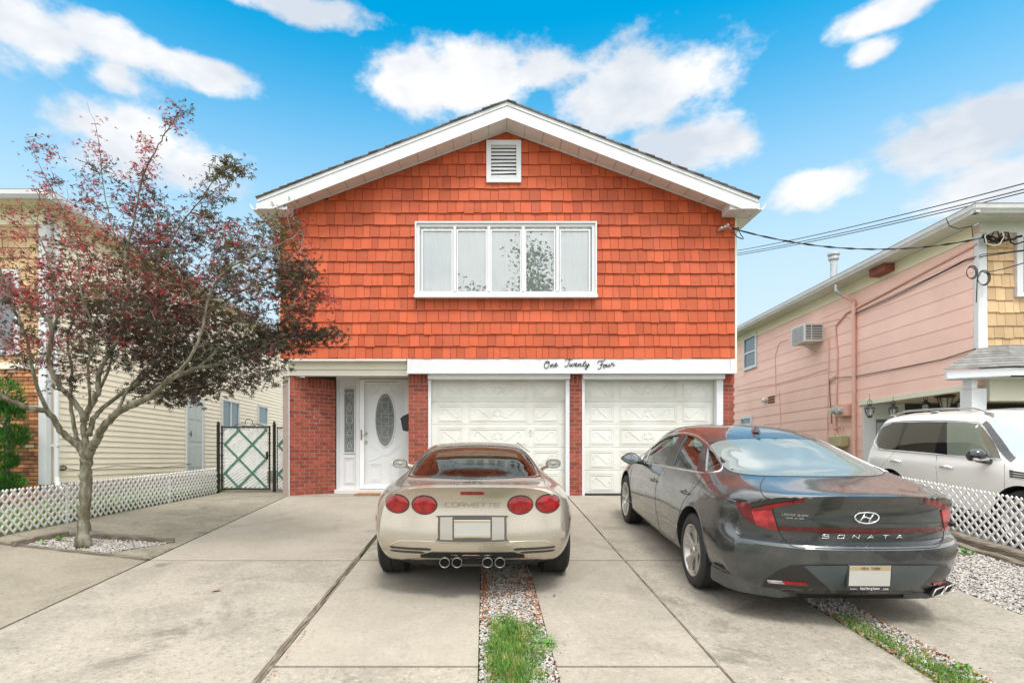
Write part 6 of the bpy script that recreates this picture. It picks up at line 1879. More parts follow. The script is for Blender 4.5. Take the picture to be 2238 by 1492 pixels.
    boolean(body, prism_obj([(x, y) for x, y in ws], 'z', .88, 1.5))
    sw = [(1.72, .90), (1.80, 1.04), (2.0, 1.12), (2.4, 1.13), (2.62, 1.07), (2.95, .91)]
    for s_ in (-1, 1): a, b = sorted((s_ * .45, s_ * 1.2)); boolean(body, prism_obj(sw, 'x', a, b))
    M_p = paint('champagne_paint', (.46, .41, .335), .7, .62, .28)
    finish_body(body, [M_p, M_cardark, M_cartrim], root, lambda c, n: False, [(ZR[0], ZR[1], .378), (ZF[0], ZF[1], .37)])
    gl = glass('coupe_glass', (.60, .80, .72), .62, .0, 1.52, 1.25)
    glass_o = car.patch('rear_window', gl, glassp, 'top', -.006, 0, .05)
    # black surround of the hatch glass
    mb = MB(); ring = []
    for x, y in glassp:
        h = car.hit('top', x, y); 
        if h: ring.append(h[0] + h[1] * .001)
    mb.tube(ring, .009, 6, .5, closed=True); mb.build('window_seal', M_cartrim, glass_o, local=True, smooth=True)
    car.patch('windscreen', gl, [(-.62, 3.04), (0, 3.1), (.62, 3.04), (.53, 2.68), (.44, 2.6), (0, 2.58), (-.44, 2.6), (-.53, 2.68)], 'top', -.006, 0, .06)
    sgl = glass('coupe_side_glass', (.55, .68, .62), .6, .0, 1.5, 1.2)
    car.patch('side_window', sgl, [(1.70, .885), (1.79, 1.05), (2.0, 1.13), (2.4, 1.14), (2.63, 1.08), (2.98, .90)], 'right', -.006, 0, .06)
    car.patch('side_window', sgl, [(1.70, .885), (1.79, 1.05), (2.0, 1.13), (2.4, 1.14), (2.63, 1.08), (2.98, .90)], 'left', -.006, 0, .06)
    # cabin
    mb = MB(); mb.bbox(-.66, .66, .90, 1.9, .55, .62, .03, .5); mb.bbox(-.66, .66, 2.75, 3.0, .55, .84, .05, .5); mb.build('interior', M_seat, root, local=True)
    for sx in (-.36, .36):
        mb = MB(); mb.bbox(sx - .24, sx + .24, 1.92, 2.45, .36, .50, .05, .5); mb.bbox(sx - .23, sx + .23, 1.78, 1.96, .42, .88, .06, .5); mb.bbox(sx - .13, sx + .13, 1.76, 1.88, .86, 1.02, .04, .5)
        mb.build('seat', M_seat, root, local=True)
    mb = MB(); mb.tube([(-.36 + .17 * math.cos(a), 2.62 + .05 * math.sin(a), .78 + .16 * math.sin(a)) for a in [i * PI / 10 for i in range(20)]], .014, 6, closed=True); mb.bar((-.52, 2.62, .78), (-.20, 2.62, .78), .04, .02); mb.build('steering_wheel', M_cartrim, root, local=True)
    # things lying under the hatch glass
    mb = MB(); mb.tube([(-.28 + .20 * math.cos(a), 1.02 + .07 * math.sin(a), .86 + .01 * math.sin(2 * a)) for a in [i * PI / 12 for i in range(24)]], .014, 6, closed=True); mb.sphere((-.56, 1.12, .84), .07, 12, 8); mb.build('wheel_cover', pm('pale_grey', (.50, .50, .50), .5), root, local=True)
    # tail lamps, recessed in dark rings
    for x in (-.645, -.405, .405, .645):
        rx, rz, zc = .102, .074, .822
        car.patch('lamp_recess', M_cartrim, ellipse(x, zc, rx + .010, rz + .010), 'rear', .0015, .0, .03)
        car.patch('tail_lamp', M_red, ellipse(x, zc, rx, rz), 'rear', .004, .01, .022, bulge=.014)
    car.patch('brake_lamp', M_red, smooth_poly([(-.092, .925), (-.085, .936), (.085, .936), (.092, .925), (.085, .914), (-.085, .914)], 3), 'rear', .006, .015, .02)
    M_bay = pm('bay_plastic', (.33, .31, .27), .3, var=.05, coat=.5)
    # licence plate bay
    bay = smooth_poly([(-.285, .71), (-.262, .736), (.262, .736), (.285, .71), (.285, .56), (.255, .525), (-.255, .525), (-.285, .56)], 3)
    car.patch('plate_bay_rim', M_p, [(x * 1.04, (z - .63) * 1.07 + .63) for x, z in bay], 'rear', .006, .012, .03)
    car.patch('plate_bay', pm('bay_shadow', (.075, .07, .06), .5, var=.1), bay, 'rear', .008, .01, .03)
    car.patch('plate_lamp', M_bay, [(-.268, .722), (-.165, .724), (-.165, .537), (-.268, .539)], 'rear', .010, .004, .03)
    car.patch('plate_lamp', M_bay, [(.268, .722), (.165, .724), (.165, .537), (.268, .539)], 'rear', .010, .004, .03)
    yb = car.hit('rear', 0, .63)[0].y
    mb = MB(); mb.bbox(-.152, .152, yb - .020, yb - .012, .553, .707, .003, .5)
    pl = mb.build('licence_plate', M_plate, root, local=True)
    mb = MB(); 
    for i, z in ((0, .565), (1, .693)): mb.box(-.148, .148, yb - .0208, yb - .0203, z - .006, z + .006, .5)
    mb.build('plate_band', pm('plate_gold', (.40, .30, .15), .5), pl, local=True)
    # vents low in the corners
    for s_ in (-1, 1):
        for z, xa, xb in ((.452, .36, .705), (.420, .42, .70)):
            q = [(s_ * xa, z - .010), (s_ * (xa - .02), z + .004), (s_ * (xa + .02), z + .012), (s_ * xb, z + .008), (s_ * (xb + .01), z - .002), (s_ * (xb - .02), z - .011)]
            car.patch('vent_slot', M_gloss, q, 'rear', .002, 0, .03)
    # moulded crease over the vents
    for s_ in (-1, 1): car.line('crease', M_p, [(s_ * .10, .512), (s_ * .45, .520), (s_ * .62, .512), (s_ * .70, .47), (s_ * .72, .40)], 'rear', .007, -.004)
    car.patch('lower_valance', M_cardark, [(-.34, .43), (.34, .43), (.44, .40), (.44, .37), (-.44, .37), (-.44, .40)], 'rear', .003, 0, .03)
    mb = MB(); mb.bbox(-.42, .42, .10, .16, .30, .41, .01, .5); mb.build('rear_underbody', M_cardark, root, local=True)
    for x in (-.232, -.128, .128, .232):
        mb = MB(); c = (x, .0, .345); mb.lathe([(.036, .25), (.038, .0), (.041, -.010), (.044, -.004), (.044, .25)], c, 'y', 24, .5, cap=False); ex = mb.build('exhaust_tip', pm('tip_steel', (.33, .32, .30), .35, metal=.9, var=.15), root, local=True, smooth=True)
        mb = MB(); mb.lathe([(.001, .05), (.037, .05)], c, 'y', 20, .5, cap=False); mb.build('bore', M_cardark, ex, local=True)
    mb = MB(); mb.bbox(-.18, .18, .16, .5, .26, .40, .03, .5); mb.build('silencer', pm('dull_steel', (.20, .19, .17), .5, metal=.6, var=.3, vscale=12), root, local=True)
    text_on(car, 'badge_lettering', pm('embossed', (.16, .14, .12), .35, metal=.6), 'CORVETTE', -.232, .808, .050, .034, .009, .0022, .0005, .25)
    # winged badge on the deck
    mb = MB()
    for s_ in (-1, 1):
        P = [car.hit('top', s_ * x, y) for x, y in ((0, .50), (.03, .515), (.055, .50), (.085, .525))]; P = [h[0] + h[1] * .003 for h in P if h]
        mb.tube(P, [.010, .012, .007, .002], 6, .5)
    mb.build('winged_badge', M_gloss, root, local=True, smooth=True)
    # hatch cut lines, door cuts, lip highlight
    car.line('hatch_gap', M_seam, [(.66, 1.0), (.685, .80), (.66, .62), (.655, .45)], 'top', both=True)
    car.line('hatch_gap', M_seam, [(-.655, .33), (-.4, .27), (0, .25), (.4, .27), (.655, .33)], 'top', r=.0022) if False else None
    car.line('door_gap', M_seam, [(1.62, .86), (1.58, .6), (1.62, .25)], 'right', both=True)
    # side marker
    car.patch('side_marker', M_red, [(.34, .66), (.48, .66), (.48, .63), (.34, .63)], 'right', .004, .006, .03, both=True)
    for s_ in (-1, 1):
        m = thing('mirror'); m.parent = root
        mb = MB(); c = Vector((s_ * 1.00, 2.78, .895))
        mb.sphere(c, 1, 18, 12, (.098, .075, .062), .5); mb.tube([Vector((s_ * .78, 2.86, .80)), Vector((s_ * .90, 2.82, .85)), c], [.05, .035, .03], 8, .5)
        mb.build('housing', M_p if s_ < 0 else M_p, m, smooth=True, local=True)
        mb = MB(); n = 20
        def sup(k, r): t = 2 * PI * k / n; return (math.copysign(abs(math.cos(t)) ** .7, math.cos(t)) * .088 * r, math.copysign(abs(math.sin(t)) ** .7, math.sin(t)) * .050 * r)
        P = [c + Vector((u, -.066 + .0, v)) for u, v in (sup(k, 1.06) for k in range(n))]; mb.prism(P, (0, .02, 0), .5); mb.build('bezel', M_gloss, m, local=True)
        mb = MB(); P = [c + Vector((u, -.068, v)) for u, v in (sup(k, .95) for k in range(n))]; mb.add(P, [tuple(range(n))], .5)
        o = mb.build('mirror_glass', M_mirror, m, local=True)
    for s_ in (-1, 1):
        wheel(car, (s_ * .785, ZR[0], .328), .328, .275, .235, s_, 'five')
        wheel(car, (s_ * .80, ZF[0], .322), .322, .245, .222, s_, 'five')
    mb = MB(); mb.tube([car.hit('top', .50, 2.28)[0] + Vector((0, 0, .0)), car.hit('top', .50, 2.28)[0] + Vector((.0, 0, .03)), car.hit('top', .60, 2.3)[0] + Vector((.06, .02, -.02))], .004, 5); mb.build('aerial', M_cartrim, root, local=True)
coupe()
# ------------------------------------------------------------------ dark grey sedan
def sedan():
    D, Xc, yaw = 4.15, 2.775, R(1.8)
    root = thing('sedan', (Xc, D, gz(Xc, D)), 'glossy dark grey fastback sedan parked before the right garage door', 'car', rot=(SLOPE, 0, -yaw))
    car = Car(root); W = .93; b0 = .40
    yf = lerp_f([(.24, .10), (.36, .03), (.48, .0), (.618, .0), (.640, .018), (.655, .095), (.72, .095), (.80, .065), (.88, .075), (.94, .05), (.985, .01), (1.01, .0)])
    P0 = [(0, .28), (.62, .26), (.77, .29), (.835, .45), (.84, .61), (.81, .70), (.80, .85), (.66, .965), (.34, 1.005), (0, 1.012)]
    spec = [
        (0, P0, [yf(z) for x, z in P0]),
        (.05, [(0, .25), (.64, .24), (.80, .28), (.865, .45), (.865, .62), (.825, .71), (.815, .87), (.68, .978), (.34, 1.014), (0, 1.022)], [yf(z) * .8 for x, z in P0]),
        (.35, [(0, .24), (.62, .23), (.82, .31), (.90, .46), (.905, .64), (.875, .75), (.855, .905), (.72, 1.005), (.37, 1.032), (0, 1.038)]),
        (.75, [(0, .20), (.64, .19), (.86, .28), (.92, .44), (.925, .64), (.90, .79), (.875, .93), (.745, 1.040), (.42, 1.075), (0, 1.082)]),
        (1.15, [(0, .18), (.64, .18), (.87, .26), (.925, .43), (.93, .64), (.905, .80), (.862, .945), (.725, 1.105), (.46, 1.168), (0, 1.185)]),
        (1.55, [(0, .17), (.64, .17), (.87, .24), (.925, .42), (.925, .64), (.90, .80), (.845, .955), (.70, 1.18), (.50, 1.268), (0, 1.290)]),
        (2.00, [(0, .17), (.64, .17), (.87, .23), (.915, .40), (.92, .64), (.90, .80), (.84, .955), (.69, 1.24), (.52, 1.355), (0, 1.385)]),
        (2.55, [(0, .17), (.64, .17), (.87, .23), (.91, .40), (.915, .64), (.895, .80), (.84, .955), (.69, 1.27), (.53, 1.400), (0, 1.435)]),
        (3.00, [(0, .17), (.64, .17), (.87, .23), (.91, .40), (.915, .64), (.895, .80), (.84, .955), (.69, 1.23), (.53, 1.355), (0, 1.395)]),
        (3.40, [(0, .17), (.64, .17), (.87, .23), (.91, .40), (.915, .64), (.89, .80), (.845, .945), (.72, 1.08), (.54, 1.190), (0, 1.230)]),
        (3.80, [(0, .17), (.64, .17), (.87, .24), (.92, .42), (.92, .64), (.89, .79), (.85, .90), (.74, .965), (.50, 1.015), (0, 1.040)]),
        (4.20, [(0, .18), (.64, .18), (.85, .25), (.90, .42), (.90, .62), (.87, .74), (.81, .83), (.68, .885), (.42, .92), (0, .935)]),
        (4.60, [(0, .20), (.55, .20), (.74, .27), (.80, .42), (.80, .58), (.76, .68), (.70, .74), (.56, .78), (.32, .80), (0, .81)]),
        (4.85, [(0, .28), (.35, .28), (.50, .32), (.54, .42), (.54, .52), (.52, .58), (.46, .62), (.36, .65), (.2, .66), (0, .665)])]
    rows = rows_from(spec, W, [b0, b0 * .95, b0 * .42, .08, 0, 0, 0, 0, 0, 0, 0, 0, 0, 0])
    F = lambda x, z: yf(z) + b0 * (abs(x) / W) ** 3
    bm = loft_bm(rows, 7, 6, F, lambda x, z: 4.88 - .1 * x * x, (.618, .64, .655, .72, .80, .88, .94, .985))
    car.skin(bm); body = bm_obj(bm, 'body')
    inn = []
    for y, k in ((.80, 3), (1.15, 4), (1.55, 5), (2.0, 6), (2.55, 7), (3.0, 8), (3.4, 9), (3.62, 9)):
        P = spec[k][1]; inn.append([(0, y, .35), (.5, y, .35), (.70, y, .40), (.78, y, .55), (.80, y, .72)] + [(max(0, P[i][0] - .045), y, P[i][1] - .042) for i in range(5, 10)])
    inn[0] = [(x, y, min(z, 1.0)) for x, y, z in inn[0]]; inn[-1] = [(x, y, min(z, 1.03)) for x, y, z in inn[-1]]
    boolean(body, bm_obj(loft_bm(np.array(inn), 4, 3, lambda x, z: .80, lambda x, z: 3.62), 'cut'))
    ZR, ZF = (1.09, .35), (3.93, .35); ra = .392
    for c in (ZR, ZF):
        for s_ in (-1, 1): a, b = sorted((s_ * .62, s_ * 1.2)); boolean(body, cyl_obj(c, ra, a, b, 56))
    # side windows, read off the photo and cut through both sides
    toyz = lambda P: [(h[0].y, h[0].z) for h in (car.cam(x, y) for x, y in P) if h]
    fw = [(1412, 1007), (1424, 979), (1440, 966), (1458, 956), (1476, 950.5), (1489, 949.5), (1453, 1013.5)]
    rw = [(1503, 951), (1512, 953), (1527, 961), (1538, 973), (1523, 1027.5), (1470, 1017)]
    qw = [(1547, 978), (1558, 990), (1568, 1003), (1574, 1015), (1574, 1022), (1566, 1027), (1541.5, 1029)]
    wins = [toyz(fw), toyz(rw), toyz(qw)]
    print('window yz', [[(round(a, 2), round(b, 2)) for a, b in w] for w in wins])
    for w in wins:
        for s_ in (-1, 1): a, b = sorted((s_ * .45, s_ * 1.2)); boolean(body, prism_obj(w, 'x', a, b))
    # rear glass
    clear = [(1616, 980), (1640, 975.5), (1666, 973), (1720, 970.5), (1776, 971), (1820, 975), (1850, 986)]
    lefte = [(1638.6, 1009), (1652, 1022), (1668, 1032), (1686, 1037.5), (1705.5, 1040)]
    H = [car.cam(x, y) for x, y in ((1616, 980), (1640, 1009), (1668, 1031), (1705, 1039.5))]
    print('rear glass', [tuple(round(c, 2) for c in h[0]) for h in H if h], 'top', [tuple(round(c, 2) for c in car.cam(x, y)[0]) for x, y in ((1590.5, 967), (1700, 963), (1949, 1038), (1697, 1044)) if car.cam(x, y)])
    go = smooth_poly([(-.555, 1.64), (0, 1.70), (.555, 1.64), (.63, 1.36), (.665, 1.06), (.62, .84), (.38, .70), (0, .67), (-.38, .70), (-.62, .84), (-.665, 1.06), (-.63, 1.36)], 4)
    gc = [(x * .87, (y - 1.18) * .84 + 1.19) for x, y in go]
    boolean(body, prism_obj(gc, 'z', .9, 1.7))
    ws = [(-.66, 3.58), (0, 3.66), (.66, 3.58), (.56, 3.1), (.50, 3.0), (0, 2.96), (-.50, 3.0), (-.56, 3.1)]
    boolean(body, prism_obj(ws, 'z', 1.0, 1.7))
    M_p = paint('graphite_paint', (.054, .062, .067), .5, .62, .27)
    finish_body(body, [M_p, M_cardark, M_cartrim], root, None, [(ZR[0], ZR[1], ra), (ZF[0], ZF[1], ra)])
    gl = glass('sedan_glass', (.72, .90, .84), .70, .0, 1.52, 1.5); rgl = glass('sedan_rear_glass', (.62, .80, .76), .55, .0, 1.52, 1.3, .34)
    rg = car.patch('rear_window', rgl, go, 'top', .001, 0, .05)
    # printed black border of the rear glass
    mb = MB(); vs = []; fs = []
    n = len(go)
    for (x, y), (x2, y2) in zip(go, gc):
        a, b = car.hit('top', x, y), car.hit('top', (x * .5 + x2 * .5), (y + y2) / 2); c = car.hit('top', x2, y2)
        vs += [a[0] - a[1] * .001, b[0] + b[1] * -.001, c[0] - c[1] * .001]
    for i in range(n):
        j = (i + 1) % n; fs += [(3 * i, 3 * j, 3 * j + 1, 3 * i + 1), (3 * i + 1, 3 * j + 1, 3 * j + 2, 3 * i + 2)]
    mb.add([Vector(v) + Vector((0, 0, .0015)) for v in vs], fs, .5); mb.build('glass_border', M_gloss, rg, local=True, smooth=True)
    mb = MB(); mb.tube([car.hit('top', x, y)[0] for x, y in go], .0045, 5, .5, closed=True); mb.build('window_seal', M_seam, rg, local=True)
    car.patch('windscreen', gl, [(-.69, 3.62), (0, 3.7), (.69, 3.62), (.58, 3.08), (.50, 2.96), (0, 2.92), (-.50, 2.96), (-.58, 3.08)], 'top', -.004, 0, .06)
    for s_, ax in ((-1, 'left'), (1, 'right')):
        for w in wins:
            cy, cz = sum(p[0] for p in w) / len(w), sum(p[1] for p in w) / len(w)
            car.patch('side_window', gl, [(cy + (a - cy) * 1.06, cz + (b - cz) * 1.08) for a, b in w], ax, -.010, 0, .05)
    # bright surround of the side windows, black pillars
    dlo = [(1403, 1008), (1418, 984), (1436, 965), (1456, 953), (1480, 946.5), (1500, 946), (1522, 951), (1543, 966), (1560, 987), (1572, 1005), (1578.5, 1018), (1576, 1026), (1566, 1030.5), (1541, 1033), (1500, 1027), (1466, 1021), (1430, 1013.5)]
    L = toyz(dlo); L = smooth_poly(L, 3)
    for s_, ax in ((-1, 'left'), (1, 'right')):
        car.line('window_trim', M_chrome, L, ax, .0085, .001, closed=True, n=2)
        w0, w1, w2 = wins
        car.patch('pillar_trim', M_cartrim, [w0[-2], w1[0], w1[-1], w0[-1]], ax, .002, 0, .03)
        car.patch('pillar_trim', M_cartrim, [w1[3], w2[0], w2[-1], w1[4]], ax, .002, 0, .03)
    # cabin
    mb = MB(); mb.bbox(-.70, .70, 3.25, 3.62, .6, .97, .05, .5); mb.bbox(-.66, .66, .82, 1.6, .93, .965, .02, .5); mb.build('interior', M_seat, root, local=True)
    for sx in (-.37, .37):
        mb = MB(); mb.bbox(sx - .25, sx + .25, 2.3, 2.85, .42, .58, .06, .5); mb.bbox(sx - .24, sx + .24, 2.12, 2.30, .5, 1.06, .07, .5); mb.bbox(sx - .13, sx + .13, 2.10, 2.20, 1.05, 1.24, .05, .5); mb.build('front_seat', M_seat, root, local=True)
    mb = MB(); mb.bbox(-.64, .64, 1.52, 1.70, .5, 1.0, .07, .5)
    for sx in (-.4, .4): mb.bbox(sx - .13, sx + .13, 1.50, 1.60, .99, 1.12, .04, .5)
    mb.build('rear_seat', M_seat, root, local=True)
    mb = MB(); mb.tube([(-.37 + .18 * math.cos(a), 3.08 + .06 * math.sin(a), .92 + .17 * math.sin(a)) for a in [i * PI / 12 for i in range(24)]], .016, 6, closed=True); mb.bar((-.54, 3.08, .92), (-.2, 3.08, .92), .05, .03); mb.bar((-.37, 3.08, .92), (-.37, 3.03, .77), .04, .03); mb.build('steering_wheel', M_cartrim, root, local=True)
    # lamps
    car.patch('tail_lamp', M_redark, [(1609, 1096), (1626, 1096), (1645, 1101), (1642, 1113), (1646, 1130), (1652, 1145), (1637, 1138), (1622, 1127), (1614, 1112)], 'cam', .006, .015, 5)
    car.patch('tail_lamp', M_redlit, [(1643, 1115), (1686, 1114), (1693, 1136), (1701, 1158), (1676, 1153), (1653, 1145), (1647, 1130)], 'cam', .009, .015, 5)
    car.patch('lamp_blade', M_red, [(1641, 1112), (1665, 1105), (1700, 1098), (1759, 1091), (1757, 1095), (1720, 1101), (1690, 1108), (1686, 1113), (1643, 1114)], 'cam', .012, .016, 4)
    car.patch('lamp_housing', M_gloss, [(1614, 1094), (1650, 1090), (1700, 1088), (1745, 1089), (1700, 1096.5), (1664, 1103), (1645, 1109), (1643, 1100), (1626, 1095)], 'cam', .005, .012, 4)
    car.patch('light_bar', M_redark, [(1702, 1149), (1741, 1151.5), (1820, 1154), (1897, 1155), (1980, 1154), (2060, 1151.5), (2062, 1159), (1980, 1163), (1897, 1164.5), (1820, 1163), (1767, 1161), (1704, 1158)], 'cam', .006, .012, 4)
    car.patch('lamp_blade', M_red, [(2018, 1090), (2050, 1093), (2068, 1100), (2074, 1111), (2056, 1111), (2040, 1106), (2021, 1097)], 'cam', .008, .014, 4)
    car.patch('tail_lamp', M_redlit, [(2056, 1113), (2074, 1112), (2079, 1130), (2083, 1146), (2074, 1153), (2063, 1159), (2059, 1135)], 'cam', .007, .014, 4)
    # boot lid gap and shelf
    car.line('lid_gap', M_seam, smooth_poly([(1672, 1041), (1663, 1056), (1662, 1070), (1668, 1082), (1687, 1097), (1690, 1116), (1702, 1158), (1714, 1178), (1728, 1191), (1745, 1196), (1800, 1198), (1900, 1199.5), (2000, 1198), (2040, 1196), (2054, 1190), (2061, 1175), (2062, 1160)], 3, False), 'cam', .0032, .0, n=2)
    car.patch('lower_panel', M_cartrim, smooth_poly([(1676, 1262), (1700, 1247), (1722, 1237), (1745, 1233), (1900, 1231.5), (2050, 1232), (2070, 1237), (2084, 1250), (2092, 1262)], 2, False) + [(2094, 1285), (2060, 1300), (1990, 1300), (1900, 1301), (1800, 1300), (1720, 1298), (1662, 1292), (1668, 1272)], 'cam', .003, .004, 8)
    car.patch('centre_panel', pm('slate_plastic', (.06, .075, .08), .35, var=.15, coat=.2), [(1757, 1236), (2050, 1235), (2030, 1259), (2004, 1287), (1910, 1289), (1817, 1288), (1787, 1263)], 'cam', .008, .008, 8)
    car.patch('reflector', M_red, [(1710, 1268), (1761, 1271.5), (1767, 1277.5), (1718, 1274.5)], 'cam', .012, .012, 4)
    car.patch('reflector', M_clear, [(1677, 1266), (1709, 1268), (1716, 1274), (1680, 1271)], 'cam', .012, .012, 4)
    car.patch('reflector', M_red, [(2037, 1272), (2072, 1268), (2075, 1273), (2036, 1277)], 'cam', .012, .012, 4)
    mb = MB(); c = car.hit('rear', .70, .36); yb = c[0].y
    for xc in (.60, .73):
        q = [(xc - .065, .270), (xc - .03, .312), (xc + .062, .322), (xc + .072, .302), (xc + .04, .262), (xc - .05, .257)]
        mb.tube([(x, .11 + .5 * (x - .55), z - .017) for x, z in q], .006, 6, .5, closed=True)
    ex = mb.build('exhaust_trim', M_steel, root, local=True, smooth=True)
    mb = MB()
    for xc in (.60, .73):
        q = [(xc - .065, .270), (xc - .03, .312), (xc + .062, .322), (xc + .072, .302), (xc + .04, .262), (xc - .05, .257)]
        mb.prism([(x, .13 + .5 * (x - .55), z - .017) for x, z in q], (0, .25, 0), .5)
    mb.bbox(.52, .80, .34, .6, .235, .31, .02, .5); mb.build('exhaust_bore', M_cardark, ex, local=True)
    mb = MB(); mb.bbox(-.60, .60, .25, .7, .17, .26, .03, .5); mb.build('rear_underbody', M_cardark, root, local=True)
    for s_ in (-1, 1):
        mb = MB(); P = [(.40, .20), (.56, .17), (.70, .235), (.80, .31), (.865, .42), (.90, .62), (.40, .62)]
        for z0_, z1_, g_ in ((.205, .225, -.012), (.225, .325, 0), (.325, .345, -.012)): mb.prism([(s_ * (x + g_ * (x > .45)), y - g_ * .6, z0_) for x, y in P], (0, 0, z1_ - z0_ - .0005), .5)
        mb.build('bumper_corner', M_p, root, local=True, angle=40)
    # badge: slanted H in an oval
    zc = .845; cc = [car.hit('rear', .085 * math.cos(a), zc + .042 * math.sin(a)) for a in [i * PI / 14 for i in range(28)]]
    mb = MB(); mb.tube([h[0] + h[1] * .008 for h in cc], .0065, 6, .5, closed=True)
    for P in ([(-.048, -.026), (-.030, .0), (-.012, .034)], [(.012, -.034), (.030, .0), (.048, .026)], [(-.034, -.006), (-.010, .006), (.010, -.006), (.034, .006)]):
        Q = [car.hit('rear', x, zc + z) for x, z in P]; mb.tube([h[0] + h[1] * .008 for h in Q], .0065, 6, .5)
    mb.build('badge', M_chrome, root, local=True, smooth=True)
    text_on(car, 'badge_lettering', M_chrome, 'SONATA', -.29, .684, .044, .026, .063, .0034, .004, .25)
    text_on(car, 'dealer_lettering', pm('sticker_white', (.42, .42, .38), .5), 'LESTER GLENN', -.56, .845, .011, .012, .0025, .0014, .002, .1)
    text_on(car, 'dealer_lettering', MATS['sticker_white'], 'TOMS RIVER', -.54, .822, .009, .009, .0025, .0011, .002, .1)
    # plate
    z0, z1 = .355, .515; h = car.hit('rear', 0, .44); yp = h[0].y - .018
    mb = MB(); mb.bbox(-.158, .158, yp, yp + .012, z0 - .028, z1, .004, .5); pl = mb.build('plate_frame', M_gloss, root, local=True)
    mb = MB(); mb.bbox(-.146, .146, yp - .004, yp - .0005, z0 + .005, z1 - .008, .003, .5); lp = mb.build('licence_plate', M_plate, root, local=True)
    mb = MB(); mb.box(-.144, .144, yp - .0052, yp - .0045, z1 - .038, z1 - .010, .5); mb.build('plate_band', MATS['plate_gold'], lp, local=True)
    def flat(name, mat, s_, x0, zz, w, hh, gap, r, par):
        mb = MB(); x = x0
        for ch in s_:
            if ch != ' ':
                for st in GL[ch]: mb.tube([(x + a * w, yp - .006, zz + b * hh) for a, b in st], r, 5, .5)
            x += w + gap
        mb.build(name, mat, par, local=True)
    flat('plate_lettering', M_gloss, 'NEW YORK', -.062, z1 - .033, .012, .017, .005, .0014, lp)
    flat('frame_lettering', M_white, 'www.', -.135, z0 - .020, .012, .014, .003, .0013, pl); flat('frame_lettering', M_white, 'lesterglenn', -.068, z0 - .020, .010, .019, .003, .0017, pl); flat('frame_lettering', M_white, '.com', .085, z0 - .020, .010, .014, .003, .0013, pl)
    # doors: gaps, handles, fuel flap
    yz = toyz([(1380, 1020), (1377, 1040), (1376, 1080), (1384, 1124)])
    def sideline(name, P, r=.003, mat=M_seam, off=-.0006):
        L = smooth_poly(toyz(P), 3, False)
        for ax in ('left', 'right'): car.line(name, mat, L, ax, r, off, n=2)
    sideline('door_gap', [(1382, 1018), (1378, 1040), (1376, 1075), (1377, 1105), (1384, 1124), (1410, 1140), (1442, 1160)])
    sideline('door_gap', [(1453, 1020), (1441, 1037), (1434, 1060), (1432, 1100), (1437, 1130), (1444, 1158), (1476, 1182)])
    sideline('door_gap', [(1538, 1032), (1532, 1046), (1520, 1062), (1506, 1078), (1494, 1095), (1486, 1115), (1480, 1150), (1477, 1180)])
    # sharp shoulder line running back to the lamps
    sideline('shoulder_crease', [(1456, 1024), (1490, 1045), (1530, 1063), (1570, 1081), (1608, 1096)], .006, M_p, -.003)
    fl = [(1541, 1060), (1548, 1053), (1558, 1052), (1566, 1057), (1560, 1072), (1548, 1087), (1536, 1090), (1527, 1082), (1530, 1070)]
    car.line('fuel_flap', M_seam, smooth_poly(toyz(fl), 3), 'left', .0022, closed=True, n=2)
    for hx, hy in ((1428, 1049), (1496, 1075.5)):
        h = car.cam(hx, hy)
        if not h: continue
        for s_ in (-1, 1):
            c = Vector((abs(h[0].x) * s_, h[0].y, h[0].z))
            hd = MB(); hd.sphere(c - Vector((s_ * .012, 0, .0)), 1, 16, 10, (.018, .068, .036), .5); cup = hd.build('handle_cup', M_gloss, root, smooth=True, local=True)
            hd = MB(); hd.tube([c + Vector((s_ * .004, -.12, .004)), c + Vector((s_ * .03, -.07, .008)), c + Vector((s_ * .03, .06, .008)), c + Vector((s_ * .004, .12, .002))], [.008, .013, .013, .008], 8, .5); hd.build('door_handle', M_p, root, smooth=True, local=True)
    # chrome flash low on the doors
    sideline('sill_trim', [(1374, 1094), (1400, 1107), (1428, 1121)], .0045, M_steel, .001)
    sideline('sill_trim', [(1448, 1131), (1464, 1141), (1479, 1150)], .0045, M_steel, .001)
    # arch lips
    for c in (ZR, ZF):
        P = [(c[0] + (ra + .004) * math.cos(a), c[1] + (ra + .004) * math.sin(a)) for a in [R(-14) + i * R(208) / 30 for i in range(31)]]
        for ax in ('left', 'right'): car.line('arch_lip', M_p, P, ax, .007, -.003, n=2)
    for s_ in (-1, 1):
        m = thing('mirror'); m.parent = root; c = Vector((s_ * 1.03, 3.16, .985))
        mb = MB(); o = len(mb.v); mb.sphere((0, 0, 0), 1, 20, 12, (.115, .085, .078), .5)
        for i in range(len(mb.v)):
            x, y, z = mb.v[i]; x *= s_; t = clamp(.5 - x * s_ / .23); 
            z = z * (1 - .45 * clamp(x * s_ / .115)) + (.0 if y > 0 else 0); y = min(max(y, -.055), .09)
            mb.v[i] = (c.x + x, c.y + y, c.z + z)
        mb.tube([Vector((s_ * .86, 3.16, .935)), Vector((s_ * .94, 3.16, .945)), c + Vector((0, 0, -.03))], [.035, .028, .04], 8, .5)
        mb.build('housing', M_p, m, smooth=True, local=True)
        P = []
        for k in range(22):
            t = 2 * PI * k / 22; x = .100 * math.cos(t); z = .066 * math.sin(t) * (1 - .45 * clamp(x / .115)); P.append((x * s_, z))
        mb = MB(); mb.prism([(c.x + x * 1.08, c.y - .062, c.z + z * 1.08) for x, z in P], (0, .012, 0), .5); mb.build('bezel', M_gloss, m, local=True)
        mb = MB(); mb.add([(c.x + x, c.y - .0625 + .0, c.z + z) for x, z in P], [tuple(range(22))], .5); g = mb.build('mirror_glass', M_mirror, m, local=True)
    # shark fin
    h = car.hit('top', 0, 1.98)[0]
